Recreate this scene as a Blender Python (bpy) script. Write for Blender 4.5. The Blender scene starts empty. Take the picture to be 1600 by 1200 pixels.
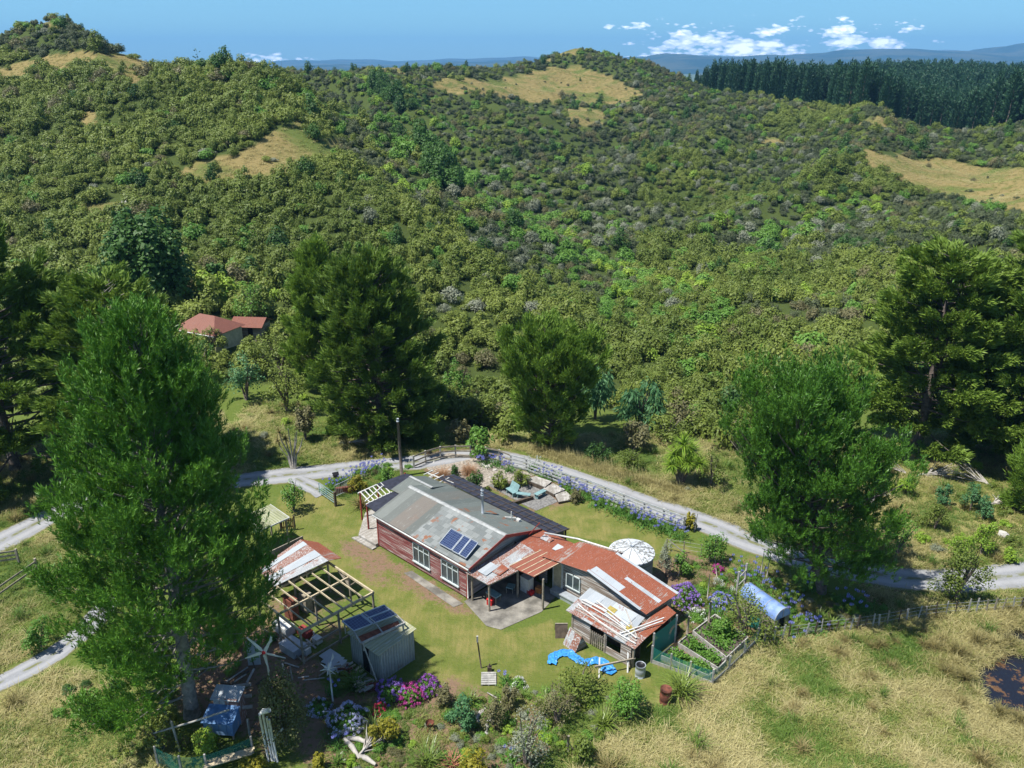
import bpy, math, random
import numpy as np
sc = bpy.context.scene
col = sc.collection
rng = np.random.default_rng(7)
random.seed(7)
PI = math.pi
R = math.radians

# ---------------------------------------------------------------- camera numbers
CAM_F, CAM_H = 1250.0, 32.0
PIT = math.atan(505 / CAM_F)
CP, SP = math.cos(PIT), math.sin(PIT)

def g(px, py, z=0.0):
    """a point of the photograph put down on the level z"""
    dy = CAM_F * CP + (600 - py) * SP
    dz = -CAM_F * SP + (600 - py) * CP
    t = (z - CAM_H) / dz
    return ((px - 800) * t, dy * t)

def v(px, py, Y):
    t = Y / (CAM_F * CP + (600 - py) * SP)
    return ((px - 800) * t, Y, CAM_H + t * (-CAM_F * SP + (600 - py) * CP))

def project(x, y, z):
    a = y * CP - (z - CAM_H) * SP
    b = y * SP + (z - CAM_H) * CP
    return 800 + CAM_F * x / a, 600 - CAM_F * b / a

# the frame of the homestead: everything in the yard is square to the house
FA = R(-42.5)
FO = (-9.45, 48.45)
def fw(x, y):
    return (FO[0] + x * math.cos(FA) - y * math.sin(FA), FO[1] + x * math.sin(FA) + y * math.cos(FA))

# ---------------------------------------------------------------- objects
def tag(o, label=None, cat=None, group=None, kind=None):
    if label: o['label'] = label
    if cat: o['category'] = cat
    if group: o['group'] = group
    if kind: o['kind'] = kind
    return o

def empty(name, loc, rz=0.0, label=None, cat=None, group=None):
    o = bpy.data.objects.new(name, None)
    o.empty_display_size = 0.2
    col.objects.link(o)
    o.location = loc
    o.rotation_euler = (0, 0, rz)
    return tag(o, label, cat, group)

def fthing(name, x, y, label, cat, group=None, rz=0.0, z=0.0):
    """a thing placed in the homestead frame"""
    w = fw(x, y)
    return empty(name, (w[0], w[1], z), FA + rz, label, cat, group)

class MB:
    """collects shapes into one mesh"""
    def __init__(s):
        s.V = []; s.F = []; s.M = []; s.n = 0; s.A = []; s.S = []
    def add(s, verts, faces, mi=0, var=None, smooth=False):
        verts = np.asarray(verts, dtype=float).reshape(-1, 3)
        k = s.n
        s.V.append(verts); s.n += len(verts)
        if isinstance(faces, np.ndarray):
            fl = (faces + k).tolist()
        else:
            fl = [[i + k for i in f] for f in faces]
        s.F += fl
        s.M += [mi] * len(fl)
        s.S += [smooth] * len(fl)
        if var is None: s.A += [random.random()] * len(fl)
        else: s.A += list(var)
        return s
    def box(s, x0, x1, y0, y1, z0, z1, mi=0, rz=0.0, c=None):
        P = [(x0, y0, z0), (x1, y0, z0), (x1, y1, z0), (x0, y1, z0), (x0, y0, z1), (x1, y0, z1), (x1, y1, z1), (x0, y1, z1)]
        if rz:
            cx, cy = c if c else ((x0 + x1) / 2, (y0 + y1) / 2)
            P = [(cx + (a - cx) * math.cos(rz) - (b - cy) * math.sin(rz), cy + (a - cx) * math.sin(rz) + (b - cy) * math.cos(rz), d) for a, b, d in P]
        return s.add(P, [(0, 3, 2, 1), (4, 5, 6, 7), (0, 1, 5, 4), (1, 2, 6, 5), (2, 3, 7, 6), (3, 0, 4, 7)], mi)
    def bar(s, p, q, w=0.1, h=None, mi=0):
        """rectangular bar from p to q"""
        p = np.array(p, float); q = np.array(q, float)
        h = h or w
        d = q - p; d /= np.linalg.norm(d)
        up = np.array((0, 0, 1.0)) if abs(d[2]) < .95 else np.array((0, 1.0, 0))
        a = np.cross(d, up); a /= np.linalg.norm(a)
        b = np.cross(a, d)
        P = []
        for e in (p, q):
            for sa, sb in ((-1, -1), (1, -1), (1, 1), (-1, 1)):
                P.append(e + a * sa * w / 2 + b * sb * h / 2)
        return s.add(P, [(0, 1, 2, 3), (7, 6, 5, 4), (0, 4, 5, 1), (1, 5, 6, 2), (2, 6, 7, 3), (3, 7, 4, 0)], mi)
    def tube(s, pts, rad, seg=8, mi=0, cap=True, smooth=True):
        pts = [np.array(p, float) for p in pts]
        n = len(pts)
        rad = rad if hasattr(rad, '__len__') else [rad] * n
        P = []
        for i, p in enumerate(pts):
            d = pts[min(i + 1, n - 1)] - pts[max(i - 1, 0)]
            d = d / (np.linalg.norm(d) + 1e-9)
            up = np.array((0, 0, 1.0)) if abs(d[2]) < .9 else np.array((0, 1.0, 0))
            a = np.cross(d, up); a /= np.linalg.norm(a)
            b = np.cross(d, a)
            for k in range(seg):
                t = 2 * PI * k / seg
                P.append(p + (a * math.cos(t) + b * math.sin(t)) * rad[i])
        Fc = []
        for i in range(n - 1):
            for k in range(seg):
                k2 = (k + 1) % seg
                Fc.append((i * seg + k, i * seg + k2, (i + 1) * seg + k2, (i + 1) * seg + k))
        if cap:
            Fc.append(tuple(range(seg))); Fc.append(tuple(range((n - 1) * seg, n * seg))[::-1])
        return s.add(P, Fc, mi, smooth=smooth)
    def slab(s, quad, th=0.04, mi=0):
        """a sheet through 3 or more corner points, given thickness"""
        Q = np.array(quad, float)
        nrm = np.cross(Q[1] - Q[0], Q[2] - Q[0]); nrm /= np.linalg.norm(nrm)
        if nrm[2] < 0: Q = Q[::-1]; nrm = -nrm
        n = len(Q)
        P = list(Q) + list(Q - nrm * th)
        Fc = [tuple(range(n)), tuple(range(2 * n - 1, n - 1, -1))] + [(i, n + i, n + (i + 1) % n, (i + 1) % n) for i in range(n)]
        return s.add(P, Fc, mi)
    def build(s, name, mats, parent=None, loc=None):
        me = bpy.data.meshes.new(name)
        V = np.concatenate(s.V) if s.V else np.zeros((0, 3))
        me.from_pydata(V.tolist(), [], s.F)
        if not isinstance(mats, (list, tuple)): mats = [mats]
        for m in mats: me.materials.append(m)
        me.polygons.foreach_set('material_index', s.M)
        me.polygons.foreach_set('use_smooth', s.S)
        at = me.attributes.new('var', 'FLOAT', 'FACE')
        at.data.foreach_set('value', s.A)
        me.update()
        o = bpy.data.objects.new(name, me)
        col.objects.link(o)
        if parent: o.parent = parent
        if loc: o.location = loc
        return o

def copy_tree(o, parent=None):
    c = o.copy(); col.objects.link(c)
    if parent: c.parent = parent
    for ch in o.children: copy_tree(ch, c)
    return c

# ---------------------------------------------------------------- materials
def nm(name):
    m = bpy.data.materials.new(name); m.use_nodes = True
    nt = m.node_tree; nt.nodes.clear()
    out = nt.nodes.new('ShaderNodeOutputMaterial')
    return m, nt, out

class NT:
    def __init__(s, nt): s.nt = nt; s.n = nt.nodes; s.l = nt.links
    def val(s, sock, x):
        if isinstance(x, (int, float)): sock.default_value = x
        elif isinstance(x, (tuple, list)):
            if len(x) == 3 and len(sock.default_value) == 4: x = (*x, 1)
            sock.default_value = x
        else: s.l.new(x, sock)
    def math(s, op, a, b=0.0, c=0.0, clamp=False):
        n = s.n.new('ShaderNodeMath'); n.operation = op; n.use_clamp = clamp
        s.val(n.inputs[0], a); s.val(n.inputs[1], b); s.val(n.inputs[2], c)
        return n.outputs[0]
    def ramp(s, f, lo, hi):
        n = s.n.new('ShaderNodeMapRange'); n.interpolation_type = 'SMOOTHSTEP'
        s.val(n.inputs[0], f); s.val(n.inputs[1], lo); s.val(n.inputs[2], hi)
        return n.outputs[0]
    def noise(s, vec, scale, detail=3, rough=.55, dist=0.0):
        n = s.n.new('ShaderNodeTexNoise')
        if vec is not None: s.l.new(vec, n.inputs['Vector'])
        n.inputs['Scale'].default_value = scale; n.inputs['Detail'].default_value = detail
        n.inputs['Roughness'].default_value = rough; n.inputs['Distortion'].default_value = dist
        return n.outputs['Fac']
    def mix(s, f, a, b, mode='MIX'):
        n = s.n.new('ShaderNodeMix'); n.data_type = 'RGBA'; n.blend_type = mode
        s.val(n.inputs[0], f); s.val(n.inputs[6], a); s.val(n.inputs[7], b)
        return n.outputs[2]
    def obj(s): return s.n.new('ShaderNodeTexCoord').outputs['Object']
    def pos(s): return s.n.new('ShaderNodeNewGeometry').outputs['Position']
    def attr(s, name, out='Fac'):
        n = s.n.new('ShaderNodeAttribute'); n.attribute_name = name
        return n.outputs[out]
    def mapping(s, vec, scale=(1, 1, 1), rot=(0, 0, 0), loc=(0, 0, 0)):
        n = s.n.new('ShaderNodeMapping'); s.l.new(vec, n.inputs[0])
        n.inputs['Scale'].default_value = scale; n.inputs['Rotation'].default_value = rot; n.inputs['Location'].default_value = loc
        return n.outputs[0]
    def sep(s, vec):
        n = s.n.new('ShaderNodeSeparateXYZ'); s.l.new(vec, n.inputs[0]); return n.outputs
    def bump(s, h, strength=.5, dist=.05):
        n = s.n.new('ShaderNodeBump'); n.inputs['Strength'].default_value = strength; n.inputs['Distance'].default_value = dist
        s.l.new(h, n.inputs['Height']); return n.outputs[0]
    def pbsdf(s, color, rough=.8, metal=0.0, normal=None, spec=.4):
        n = s.n.new('ShaderNodeBsdfPrincipled')
        s.val(n.inputs['Base Color'], color); s.val(n.inputs['Roughness'], rough); s.val(n.inputs['Metallic'], metal)
        n.inputs['Specular IOR Level'].default_value = spec
        if normal is not None: s.l.new(normal, n.inputs['Normal'])
        return n.outputs[0]

def plain(name, c, rough=.75, metal=0.0, var=.25, scale=3.0, spec=.35):
    """a slightly worn, slightly uneven surface of one colour"""
    m, nt, out = nm(name); t = NT(nt)
    o = t.obj()
    f = t.ramp(t.noise(o, scale, 5), .3, .7)
    f2 = t.noise(o, scale * 9, 3)
    dark = tuple(x * (1 - var) for x in c); lite = tuple(min(1, x * (1 + var)) for x in c)
    cc = t.mix(f, dark, lite)
    cc = t.mix(t.math('MULTIPLY', f2, .5), cc, tuple(x * (1 - var * 1.3) for x in c))
    nt.links.new(t.pbsdf(cc, rough, metal, t.bump(f2, .25, .02), spec), out.inputs[0])
    return m

def leaf(name, a, b, transl=.25, rough=.55, spec=.3, c=None):
    """foliage: hue varies leaf by leaf and plant by plant"""
    m, nt, out = nm(name); t = NT(nt)
    f = t.attr('var')
    oi = nt.nodes.new('ShaderNodeObjectInfo')
    loc = oi.outputs['Location']
    patch = t.noise(loc, .035, 2)
    r = t.math('ADD', t.math('MULTIPLY', oi.outputs['Random'], .34), t.math('MULTIPLY', t.ramp(patch, .38, .62), .55))
    k = t.math('ADD', t.math('MULTIPLY', f, .45), t.math('MULTIPLY', r, .6), clamp=True)
    cc = t.mix(k, a, b)
    if c is not None:
        cc = t.mix(t.ramp(f, .86, .9), cc, c)
    p = t.pbsdf(cc, rough, 0, None, spec)
    tr = nt.nodes.new('ShaderNodeBsdfTranslucent'); nt.links.new(cc, tr.inputs[0])
    mx = nt.nodes.new('ShaderNodeMixShader'); mx.inputs[0].default_value = transl
    nt.links.new(p, mx.inputs[1]); nt.links.new(tr.outputs[0], mx.inputs[2])
    nt.links.new(mx.outputs[0], out.inputs[0])
    return m

def sheet_metal(name, base, rust=(.30, .09, .045), amount=.5, rib=.076, ribdir='x', panel=.8, scratch=.1, pale=(.55, .56, .55), ribcol=.0, seam=None, rough=.5):
    """corrugated iron in sheets, with rust that eats in irregular patches"""
    m, nt, out = nm(name); t = NT(nt)
    o = t.obj(); X = t.sep(o)
    across, along = (X[0], X[1]) if ribdir == 'x' else (X[1], X[0])
    wave = t.math('SINE', t.math('MULTIPLY', across, 2 * PI / rib))
    pid = t.math('FLOOR', t.math('DIVIDE', across, panel))
    wn = nt.nodes.new('ShaderNodeTexWhiteNoise'); wn.noise_dimensions = '1D'
    nt.links.new(pid, wn.inputs['W'])
    pr = wn.outputs['Value']
    n1 = t.noise(o, 1.1, 6, .6); n2 = t.noise(t.mapping(o, (7, .7, 1) if ribdir == 'x' else (.7, 7, 1)), 2.0, 5, .65)
    rf = t.math('ADD', t.math('ADD', t.math('MULTIPLY', n1, .5), t.math('MULTIPLY', n2, .5)), t.math('MULTIPLY', t.math('SUBTRACT', pr, .5), .30))
    thr = .74 - amount * .5
    rmask = t.ramp(rf, thr - .02, thr + .05)
    rustc = t.mix(n2, tuple(x * .6 for x in rust), tuple(min(1, x * 1.45) for x in rust))
    bc = t.mix(t.math('MULTIPLY', pr, .7), tuple(x * .78 for x in base), tuple(min(1, x * 1.2) for x in base))
    bc = t.mix(t.ramp(n2, .5, .8), bc, pale)
    cc = t.mix(rmask, bc, rustc)
    sc_ = t.ramp(t.noise(t.mapping(o, (3, 9, 1)), 3, 4), .72 - scratch * .4, .8 - scratch * .4)
    if scratch: cc = t.mix(t.math('MULTIPLY', sc_, .8), cc, pale)
    if ribcol:
        line = t.ramp(wave, .72, .95)
        cc = t.mix(t.math('MULTIPLY', line, ribcol), cc, pale)
    if seam:
        fr = t.math('FRACT', t.math('DIVIDE', along, seam))
        cc = t.mix(t.math('MULTIPLY', t.math('LESS_THAN', fr, .03), .5), cc, pale)
    nt.links.new(t.pbsdf(cc, rough, .0, t.bump(wave, .6, .02), .5), out.inputs[0])
    return m

def boards(name, c1, c2, pitch=.15, axis='z', worn=(.5, .47, .42), wear=.3, line=.5):
    m, nt, out = nm(name); t = NT(nt)
    o = t.obj(); X = t.sep(o)
    A = X[{'x': 0, 'y': 1, 'z': 2}[axis]]
    q = t.math('DIVIDE', A, pitch)
    wn = nt.nodes.new('ShaderNodeTexWhiteNoise'); wn.noise_dimensions = '1D'
    nt.links.new(t.math('FLOOR', q), wn.inputs['W'])
    fr = t.math('FRACT', q)
    n = t.noise(t.mapping(o, (.3, .3, 8) if axis == 'z' else (2, 2, 1)), 1.6, 6, .65)
    cc = t.mix(wn.outputs['Value'], c1, c2)
    cc = t.mix(t.ramp(n, .62 - wear * .4, .75 - wear * .4), cc, worn)
    edge = t.ramp(fr, .06, .12)
    cc = t.mix(t.math('MULTIPLY', t.math('SUBTRACT', 1.0, edge), line), cc, (.02, .016, .014))
    nt.links.new(t.pbsdf(cc, .8, 0, t.bump(t.math('ADD', edge, n), .4, .03), .3), out.inputs[0])
    return m

M = {}
M['wood'] = plain('weathered_wood', (.30, .26, .20), .85, 0, .35, 4)
M['wood_grey'] = plain('grey_wood', (.36, .35, .32), .85, 0, .3, 5)
M['wood_dark'] = plain('dark_wood', (.10, .075, .055), .85, 0, .35, 4)
M['wood_pale'] = plain('pale_wood', (.50, .42, .28), .8, 0, .25, 4)
M['dead'] = plain('dead_branch', (.42, .39, .35), .85, 0, .25, 4)
M['bark'] = plain('bark', (.16, .13, .11), .9, 0, .4, 5)
M['bark_grey'] = plain('bark_grey', (.27, .25, .22), .9, 0, .35, 5)
M['white'] = plain('white_paint', (.60, .60, .57), .55, 0, .16, 4)
M['redpaint'] = plain('red_paint', (.28, .05, .04), .6, 0, .2, 4)
M['red'] = plain('bright_red', (.6, .03, .03), .5, 0, .15, 4)
M['teal'] = plain('teal_paint', (.20, .33, .34), .6, 0, .2, 4)
M['steel'] = plain('galvanised', (.42, .46, .50), .4, .3, .15, 3)
M['black'] = plain('black_plastic', (.02, .02, .022), .45, 0, .2, 4)
M['blackroof'] = plain('black_roof', (.035, .038, .055), .55, 0, .35, 3)
M['blue'] = plain('blue_paint', (.10, .22, .42), .55, 0, .3, 3)
M['orange'] = plain('orange_dust', (.45, .19, .06), .9, 0, .3, 5)
M['rustiron'] = plain('rusty_iron', (.19, .065, .04), .85, 0, .45, 5)
M['rock'] = plain('pale_rock', (.48, .46, .42), .9, 0, .25, 3)
M['lid'] = plain('dark_void', (.012, .012, .014), .9, 0, .2, 3)  # near black paints unlit door openings; also colours the letterbox roof
M['cream'] = plain('cream_wall', (.52, .47, .33), .8, 0, .2, 2)
M['petal'] = None
HAZE, EXPO = 9e-5, .62
# ---------------------------------------------------------------- terrain
CTRL = []
def C(px, py, Y):
    p = v(px, py, Y); CTRL.append((p[0] / Y, math.log(Y), p[2]))
def CZ(px, Y, z):
    CTRL.append(((px - 800) / (CAM_F * CP + 100), math.log(Y), z))
for px, rows in {
    -350: [(400, 130), (250, 190), (130, 260), (60, 330)],
    0: [(440, 112), (390, 130), (300, 155), (200, 190), (125, 225), (85, 265), (62, 280)],
    130: [(430, 115), (340, 142), (270, 165), (200, 190), (120, 235), (70, 268), (38, 290)],
    250: [(420, 118), (300, 152), (230, 175), (180, 195), (120, 225), (88, 250)],
    390: [(400, 125), (340, 140), (290, 152), (240, 165), (200, 178), (130, 208), (90, 235)],
    480: [(400, 122), (300, 150), (230, 172), (180, 195), (145, 220)],
    560: [(400, 121), (330, 142), (275, 162), (235, 185), (180, 300), (140, 360), (118, 410)],
    630: [(480, 104), (400, 122), (330, 146), (290, 170), (240, 255), (190, 310), (140, 380), (112, 430)],
    700: [(480, 106), (400, 130), (350, 155), (290, 235), (230, 300), (160, 390), (135, 425), (108, 470)],
    800: [(490, 106), (410, 142), (350, 195), (290, 255), (220, 335), (165, 415), (140, 450), (112, 500)],
    900: [(500, 112), (440, 150), (380, 200), (300, 280), (230, 360), (190, 410), (140, 480), (106, 530), (66, 560)],
    1000: [(490, 122), (410, 172), (340, 232), (260, 312), (200, 382), (150, 455), (110, 520)],
    1100: [(480, 125), (410, 175), (350, 228), (300, 265), (250, 330), (190, 410), (150, 470)],
    1200: [(480, 123), (410, 168), (350, 215), (290, 275), (220, 350), (170, 430), (152, 460)],
    1300: [(470, 124), (400, 168), (340, 218), (280, 268), (230, 320), (190, 390), (172, 420)],
    1400: [(460, 125), (390, 163), (330, 205), (275, 250), (245, 280), (215, 315), (190, 355)],
    1500: [(450, 124), (390, 158), (330, 196), (290, 228), (250, 265), (215, 305), (186, 345)],
    1600: [(440, 122), (370, 160), (330, 188), (290, 222), (255, 255), (230, 290), (217, 315)],
    1900: [(430, 120), (350, 165), (280, 220), (230, 280), (200, 340)]}.items():
    for py, Y in rows: C(px, py, Y)
for px in (-700, -300, 0, 200, 400): 
    for Y in (6, 12, 20, 30, 45, 60, 80): CZ(px, Y, 0)
for px in (0, 200): CZ(px, 95, 2)
CZ(400, 92, -.5)
for px in (600, 800, 1000, 1200, 1400, 1600, 1900, 2300):
    for Y in (6, 12, 20, 30, 45, 58): CZ(px, Y, 0)
    CZ(px, 72, -1.0); CZ(px, 88, -4.0)
for px, Y, z in ((-350, 420, 25), (0, 330, 30), (130, 350, 30), (250, 290, 24), (390, 270, 22), (480, 250, 14), (480, 330, 8), (-700, 300, 40), (-700, 130, 10),
                 (500, 450, 24), (600, 520, 20), (700, 580, 15), (820, 560, 24), (1050, 560, 18), (800, 650, 8), (900, 700, 10), (1000, 650, 8),
                 (840, 545, 33), (1010, 540, 28),
                 (1150, 560, 2), (1150, 680, 4), (1300, 480, 1), (1350, 600, 4), (1350, 760, 7), (1450, 430, -3), (1600, 400, -7), (1600, 480, -4), (1600, 620, 2), (1600, 780, 7),
                 (1900, 420, -7), (1900, 600, 2), (1900, 800, 7), (1150, 800, 0), (2300, 300, 10), (2300, 700, 5), (2300, 120, -3)):
    CZ(px, Y, z)
for px in (-1200, -400, 0, 400, 800, 1200, 1600, 2400):
    CZ(px, 1100, -25); CZ(px, 2500, -55); CZ(px, 9000, -60); CZ(px, 16000, -60)
CT = np.array(CTRL)
_s = np.array((1.15, 1.0))
def _phi(r2): return np.sqrt(r2 + .05 ** 2)
_P = CT[:, :2] * _s
_D = ((_P[:, None, :] - _P[None, :, :]) ** 2).sum(-1)
_n = len(CT)
_A = np.zeros((_n + 1, _n + 1)); _A[:_n, :_n] = _phi(_D) - np.eye(_n) * .012; _A[_n, :_n] = 1; _A[:_n, _n] = 1
_W = np.linalg.solve(_A, np.append(CT[:, 2], 0))
def smooth(a, lo, hi):
    t = np.clip((a - lo) / (hi - lo), 0, 1); return t * t * (3 - 2 * t)
PONDS = [(29.3, 34.6, 3.6, 2.7), (30.9, 39.0, 1.9, .8)]
def zg(x, y):
    x = np.atleast_1d(np.asarray(x, float)); y = np.atleast_1d(np.asarray(y, float))
    yy = np.maximum(y, 4.0)
    u = x / yy; L = np.log(yy)
    q = np.stack([u, L], -1) * _s
    z = np.empty(len(x))
    for i in range(0, len(x), 20000):
        d = ((q[i:i + 20000, None, :] - _P[None]) ** 2).sum(-1)
        z[i:i + 20000] = _phi(d) @ _W[:_n] + _W[_n]
    z *= smooth(y, 58, 74)
    far = smooth(y, 85, 130) * (1 - smooth(y, 700, 1500))
    z += far * (1.1 * np.sin(x * .11 + 1.3 * np.sin(y * .05)) * np.sin(y * .085 + x * .03) + .7 * np.sin(x * .23 + y * .07) * np.sin(y * .19 - x * .05 + 2))
    th = .050 * (.85 * np.sqrt((x - 10) ** 2 + 300) - .5 * y) + .8 * np.sin(y * .013 + x * .008)
    z += smooth(y, 150, 230) * (1 - smooth(y, 380, 440)) * 6.5 * (1 - 1.7 * np.abs(np.sin(th)) ** .8) * np.where(x > -40, 1, .55)
    z += .10 * np.sin(x * .9 + np.sin(y * .7)) * np.sin(y * .8 + .4 * x) * (y < 60) * smooth(x - 6, 4, 9) * (1 - smooth(y, 36, 39) )
    for cx, cy, a, b in PONDS:
        r = np.sqrt(((x - cx) / a) ** 2 + ((y - cy) / b) ** 2)
        r = r + .10 * np.sin(3 * np.arctan2(y - cy, x - cx)) + .06 * np.sin(7 * np.arctan2(y - cy, x - cx))
        z -= .75 * (1 - smooth(r, .75, 1.25))
    return z
def z1(x, y): return float(zg([x], [y])[0])
def at(px, py, Y0=10.0, Y1=900.0):
    """where the line of sight through a point of the photograph first meets the terrain"""
    Ys = np.geomspace(Y0, Y1, 900)
    t = Ys / (CAM_F * CP + (600 - py) * SP)
    X = (px - 800) * t; Z = CAM_H + t * (-CAM_F * SP + (600 - py) * CP)
    G = zg(X, Ys)
    hit = np.nonzero(Z < G)[0]
    i = hit[0] if len(hit) else len(Ys) - 1
    return X[i], Ys[i], G[i]

def inpoly(x, y, poly):
    x = np.asarray(x, float); y = np.asarray(y, float)
    r = np.zeros(x.shape, bool); n = len(poly)
    for i in range(n):
        x0, y0 = poly[i]; x1, y1 = poly[(i + 1) % n]
        c = ((y0 > y) != (y1 > y)) & (x < (x1 - x0) * (y - y0) / (y1 - y0 + 1e-12) + x0)
        r ^= c
    return r

# clearings and edges, as they lie on the slopes
CLEAR = [[(262, 288), (300, 258), (370, 238), (440, 203), (462, 185), (490, 215), (527, 225), (522, 246), (470, 268), (400, 284), (330, 290)],
         [(-60, 112), (60, 96), (80, 82), (240, 84), (305, 92), (285, 108), (215, 128), (140, 112), (80, 110), (30, 126), (-60, 128)],
         [(66, 33), (120, 29), (84, 41), (60, 43)],
         [(668, 138), (690, 122), (780, 126), (855, 106), (900, 104), (925, 112), (955, 116), (1005, 152), (960, 168), (905, 160), (885, 150), (862, 162), (740, 146)],
         [(880, 166), (950, 176), (935, 196), (888, 192)],
         [(560, 104), (640, 100), (640, 112), (600, 116)], [(850, 80), (915, 66), (925, 74), (880, 88), (835, 98)],
         [(1340, 236), (1420, 246), (1640, 266), (1640, 336), (1540, 326), (1450, 302), (1385, 276)],
         [(1330, 192), (1400, 178), (1490, 174), (1530, 198), (1495, 190), (1440, 186), (1380, 200)],
         [(1180, 215), (1225, 218), (1225, 226), (1180, 224)],
         [(1130, 142), (1220, 136), (1220, 144), (1140, 148)],
         [(130, 318), (205, 318), (195, 338), (140, 342)], [(870, 660), (905, 655), (980, 690), (960, 700), (880, 705)],
         [(1185, 372), (1210, 378), (1205, 390), (1185, 384)], [(130, 175), (150, 178), (158, 200), (140, 205)], [(1250, 145), (1300, 150), (1285, 172), (1255, 165)]]
EDGE = [(-600, 610), (150, 620), (330, 600), (420, 600), (455, 560), (475, 560), (510, 590), (560, 610), (690, 650), (760, 672), (800, 662), (865, 645), (870, 620), (1000, 655), (1020, 690), (1100, 715), (1180, 690), (1320, 640), (1400, 640), (2300, 660)]
def above_edge(px, py):
    return py < np.interp(px, [e[0] for e in EDGE], [e[1] for e in EDGE])

# ---------------- yard regions, in world metres
def W_(pts, z=0): return [g(a, b, z) for a, b in pts]
LAWN = [W_([(430, 790), (440, 770), (520, 762), (560, 790), (600, 870), (735, 945), (790, 990), (860, 970), (900, 1010), (1010, 1050), (1030, 1080), (900, 1060), (780, 1080), (650, 1070), (650, 1030), (600, 980), (590, 935), (480, 870), (430, 830)]),
        W_([(840, 800), (885, 778), (915, 775), (1000, 815), (1092, 862), (1092, 872), (1040, 868), (960, 848), (880, 835)])]
DIRT = [(W_([(585, 850), (690, 912), (760, 950), (790, 985), (745, 965), (660, 945), (600, 905), (560, 890), (510, 855), (540, 835)]), .85), (W_([(540, 855), (640, 900), (600, 925), (540, 900)]), .75),
        (W_([(510, 880), (590, 920), (590, 950), (540, 920)]), .5),
        (W_([(640, 705), (740, 690), (880, 745), (890, 790), (830, 800), (750, 760), (650, 740)]), .9), (W_([(1000, 870), (1100, 860), (1230, 880), (1230, 960), (1180, 1000), (1060, 1000), (1020, 920)]), .8),
        (W_([(500, 1070), (700, 1060), (790, 1080), (880, 1080), (880, 1180), (800, 1260), (480, 1260), (440, 1150)]), .8), (W_([(280, 960), (420, 960), (520, 1040), (520, 1100), (420, 1170), (280, 1120)]), 1.0),
        (W_([(395, 880), (560, 900), (580, 990), (480, 1040), (380, 960)]), .5), (W_([(1060, 945), (1180, 960), (1180, 1010), (1100, 1060), (1030, 1040)]), .9),
        (W_([(1440, 690), (1580, 690), (1620, 720), (1600, 760), (1480, 740)]), .7), (W_([(1330, 900), (1460, 925), (1540, 935), (1500, 950), (1340, 950)]), .7)]
STRAW = [W_([(1040, 1090), (1100, 1060), (1180, 1010), (1400, 968), (1800, 935), (2400, 1300), (900, 1300), (880, 1170)]), W_([(1330, 700), (1560, 700), (1700, 800), (1700, 870), (1460, 860), (1330, 850)]),
         W_([(-400, 1080), (0, 1060), (200, 1080), (260, 1160), (240, 1300), (-400, 1300)]), W_([(380, 690), (560, 700), (640, 690), (760, 700), (840, 690), (1000, 740), (1090, 790), (1080, 770), (900, 705), (640, 670)])]
def soft(x, y, poly, w):
    """1 inside a polygon, falling off softly over w metres"""
    ins = inpoly(x, y, poly)
    d = np.full(x.shape, 1e9)
    P = np.array(poly)
    for i in range(len(P)):
        a = P[i]; b = P[(i + 1) % len(P)]; ab = b - a
        t = np.clip(((x - a[0]) * ab[0] + (y - a[1]) * ab[1]) / (ab @ ab + 1e-9), 0, 1)
        d = np.minimum(d, np.hypot(x - a[0] - t * ab[0], y - a[1] - t * ab[1]))
    return np.clip(.5 + np.where(ins, d, -d) / w, 0, 1)

# ground mesh
uu = np.concatenate([np.linspace(-2.2, -.95, 30, endpoint=False), np.linspace(-.95, .95, 520), np.linspace(.95, 2.2, 31)[1:]])
YY = np.concatenate([np.linspace(5, 22, 18, endpoint=False), np.geomspace(22, 75, 330, endpoint=False), np.geomspace(75, 900, 300, endpoint=False), np.geomspace(900, 16000, 40)])
U, Yg = np.meshgrid(uu, YY)
X = (U * Yg).ravel(); Y_ = Yg.ravel(); Zt = zg(X, Y_)
nu, ny = len(uu), len(YY)
idx = np.arange(nu * ny).reshape(ny, nu)
FQ = np.stack([idx[:-1, :-1], idx[:-1, 1:], idx[1:, 1:], idx[1:, :-1]], -1).reshape(-1, 4)
me = bpy.data.meshes.new('ground')
me.vertices.add(len(X)); me.vertices.foreach_set('co', np.stack([X, Y_, Zt], -1).ravel())
me.loops.add(len(FQ) * 4); me.loops.foreach_set('vertex_index', FQ.ravel().astype(np.int32))
me.polygons.add(len(FQ)); me.polygons.foreach_set('loop_start', np.arange(0, len(FQ) * 4, 4, dtype=np.int32))
me.update(calc_edges=True)
me.polygons.foreach_set('use_smooth', np.ones(len(FQ), bool))
near = (Y_ < 75)
lawn = np.zeros(len(X)); dirt = np.zeros(len(X)); straw = np.zeros(len(X)); wild = np.zeros(len(X))
xn, yn = X[near], Y_[near]
lv = np.zeros(len(xn))
for p in LAWN: lv = np.maximum(lv, soft(xn, yn, p, 1.6))
lawn[near] = lv
dv = np.zeros(len(xn))
for p, k in DIRT: dv = np.maximum(dv, soft(xn, yn, p, 2.6) * k)
dirt[near] = dv
sv = np.zeros(len(xn))
for p in STRAW: sv = np.maximum(sv, soft(xn, yn, p, 3.5))
straw[near] = sv
px, py = project(X, Y_, Zt)
up = above_edge(px, py) | (Y_ > 100)
cl = np.zeros(len(X), bool)
jx = 7 * np.sin(X * .31 + 2 * np.sin(Y_ * .23)) * np.sin(Y_ * .27); jy = 3.5 * np.sin(X * .37 + Y_ * .19)
for c in CLEAR: cl |= inpoly(px + jx, py + jy, c)
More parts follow.
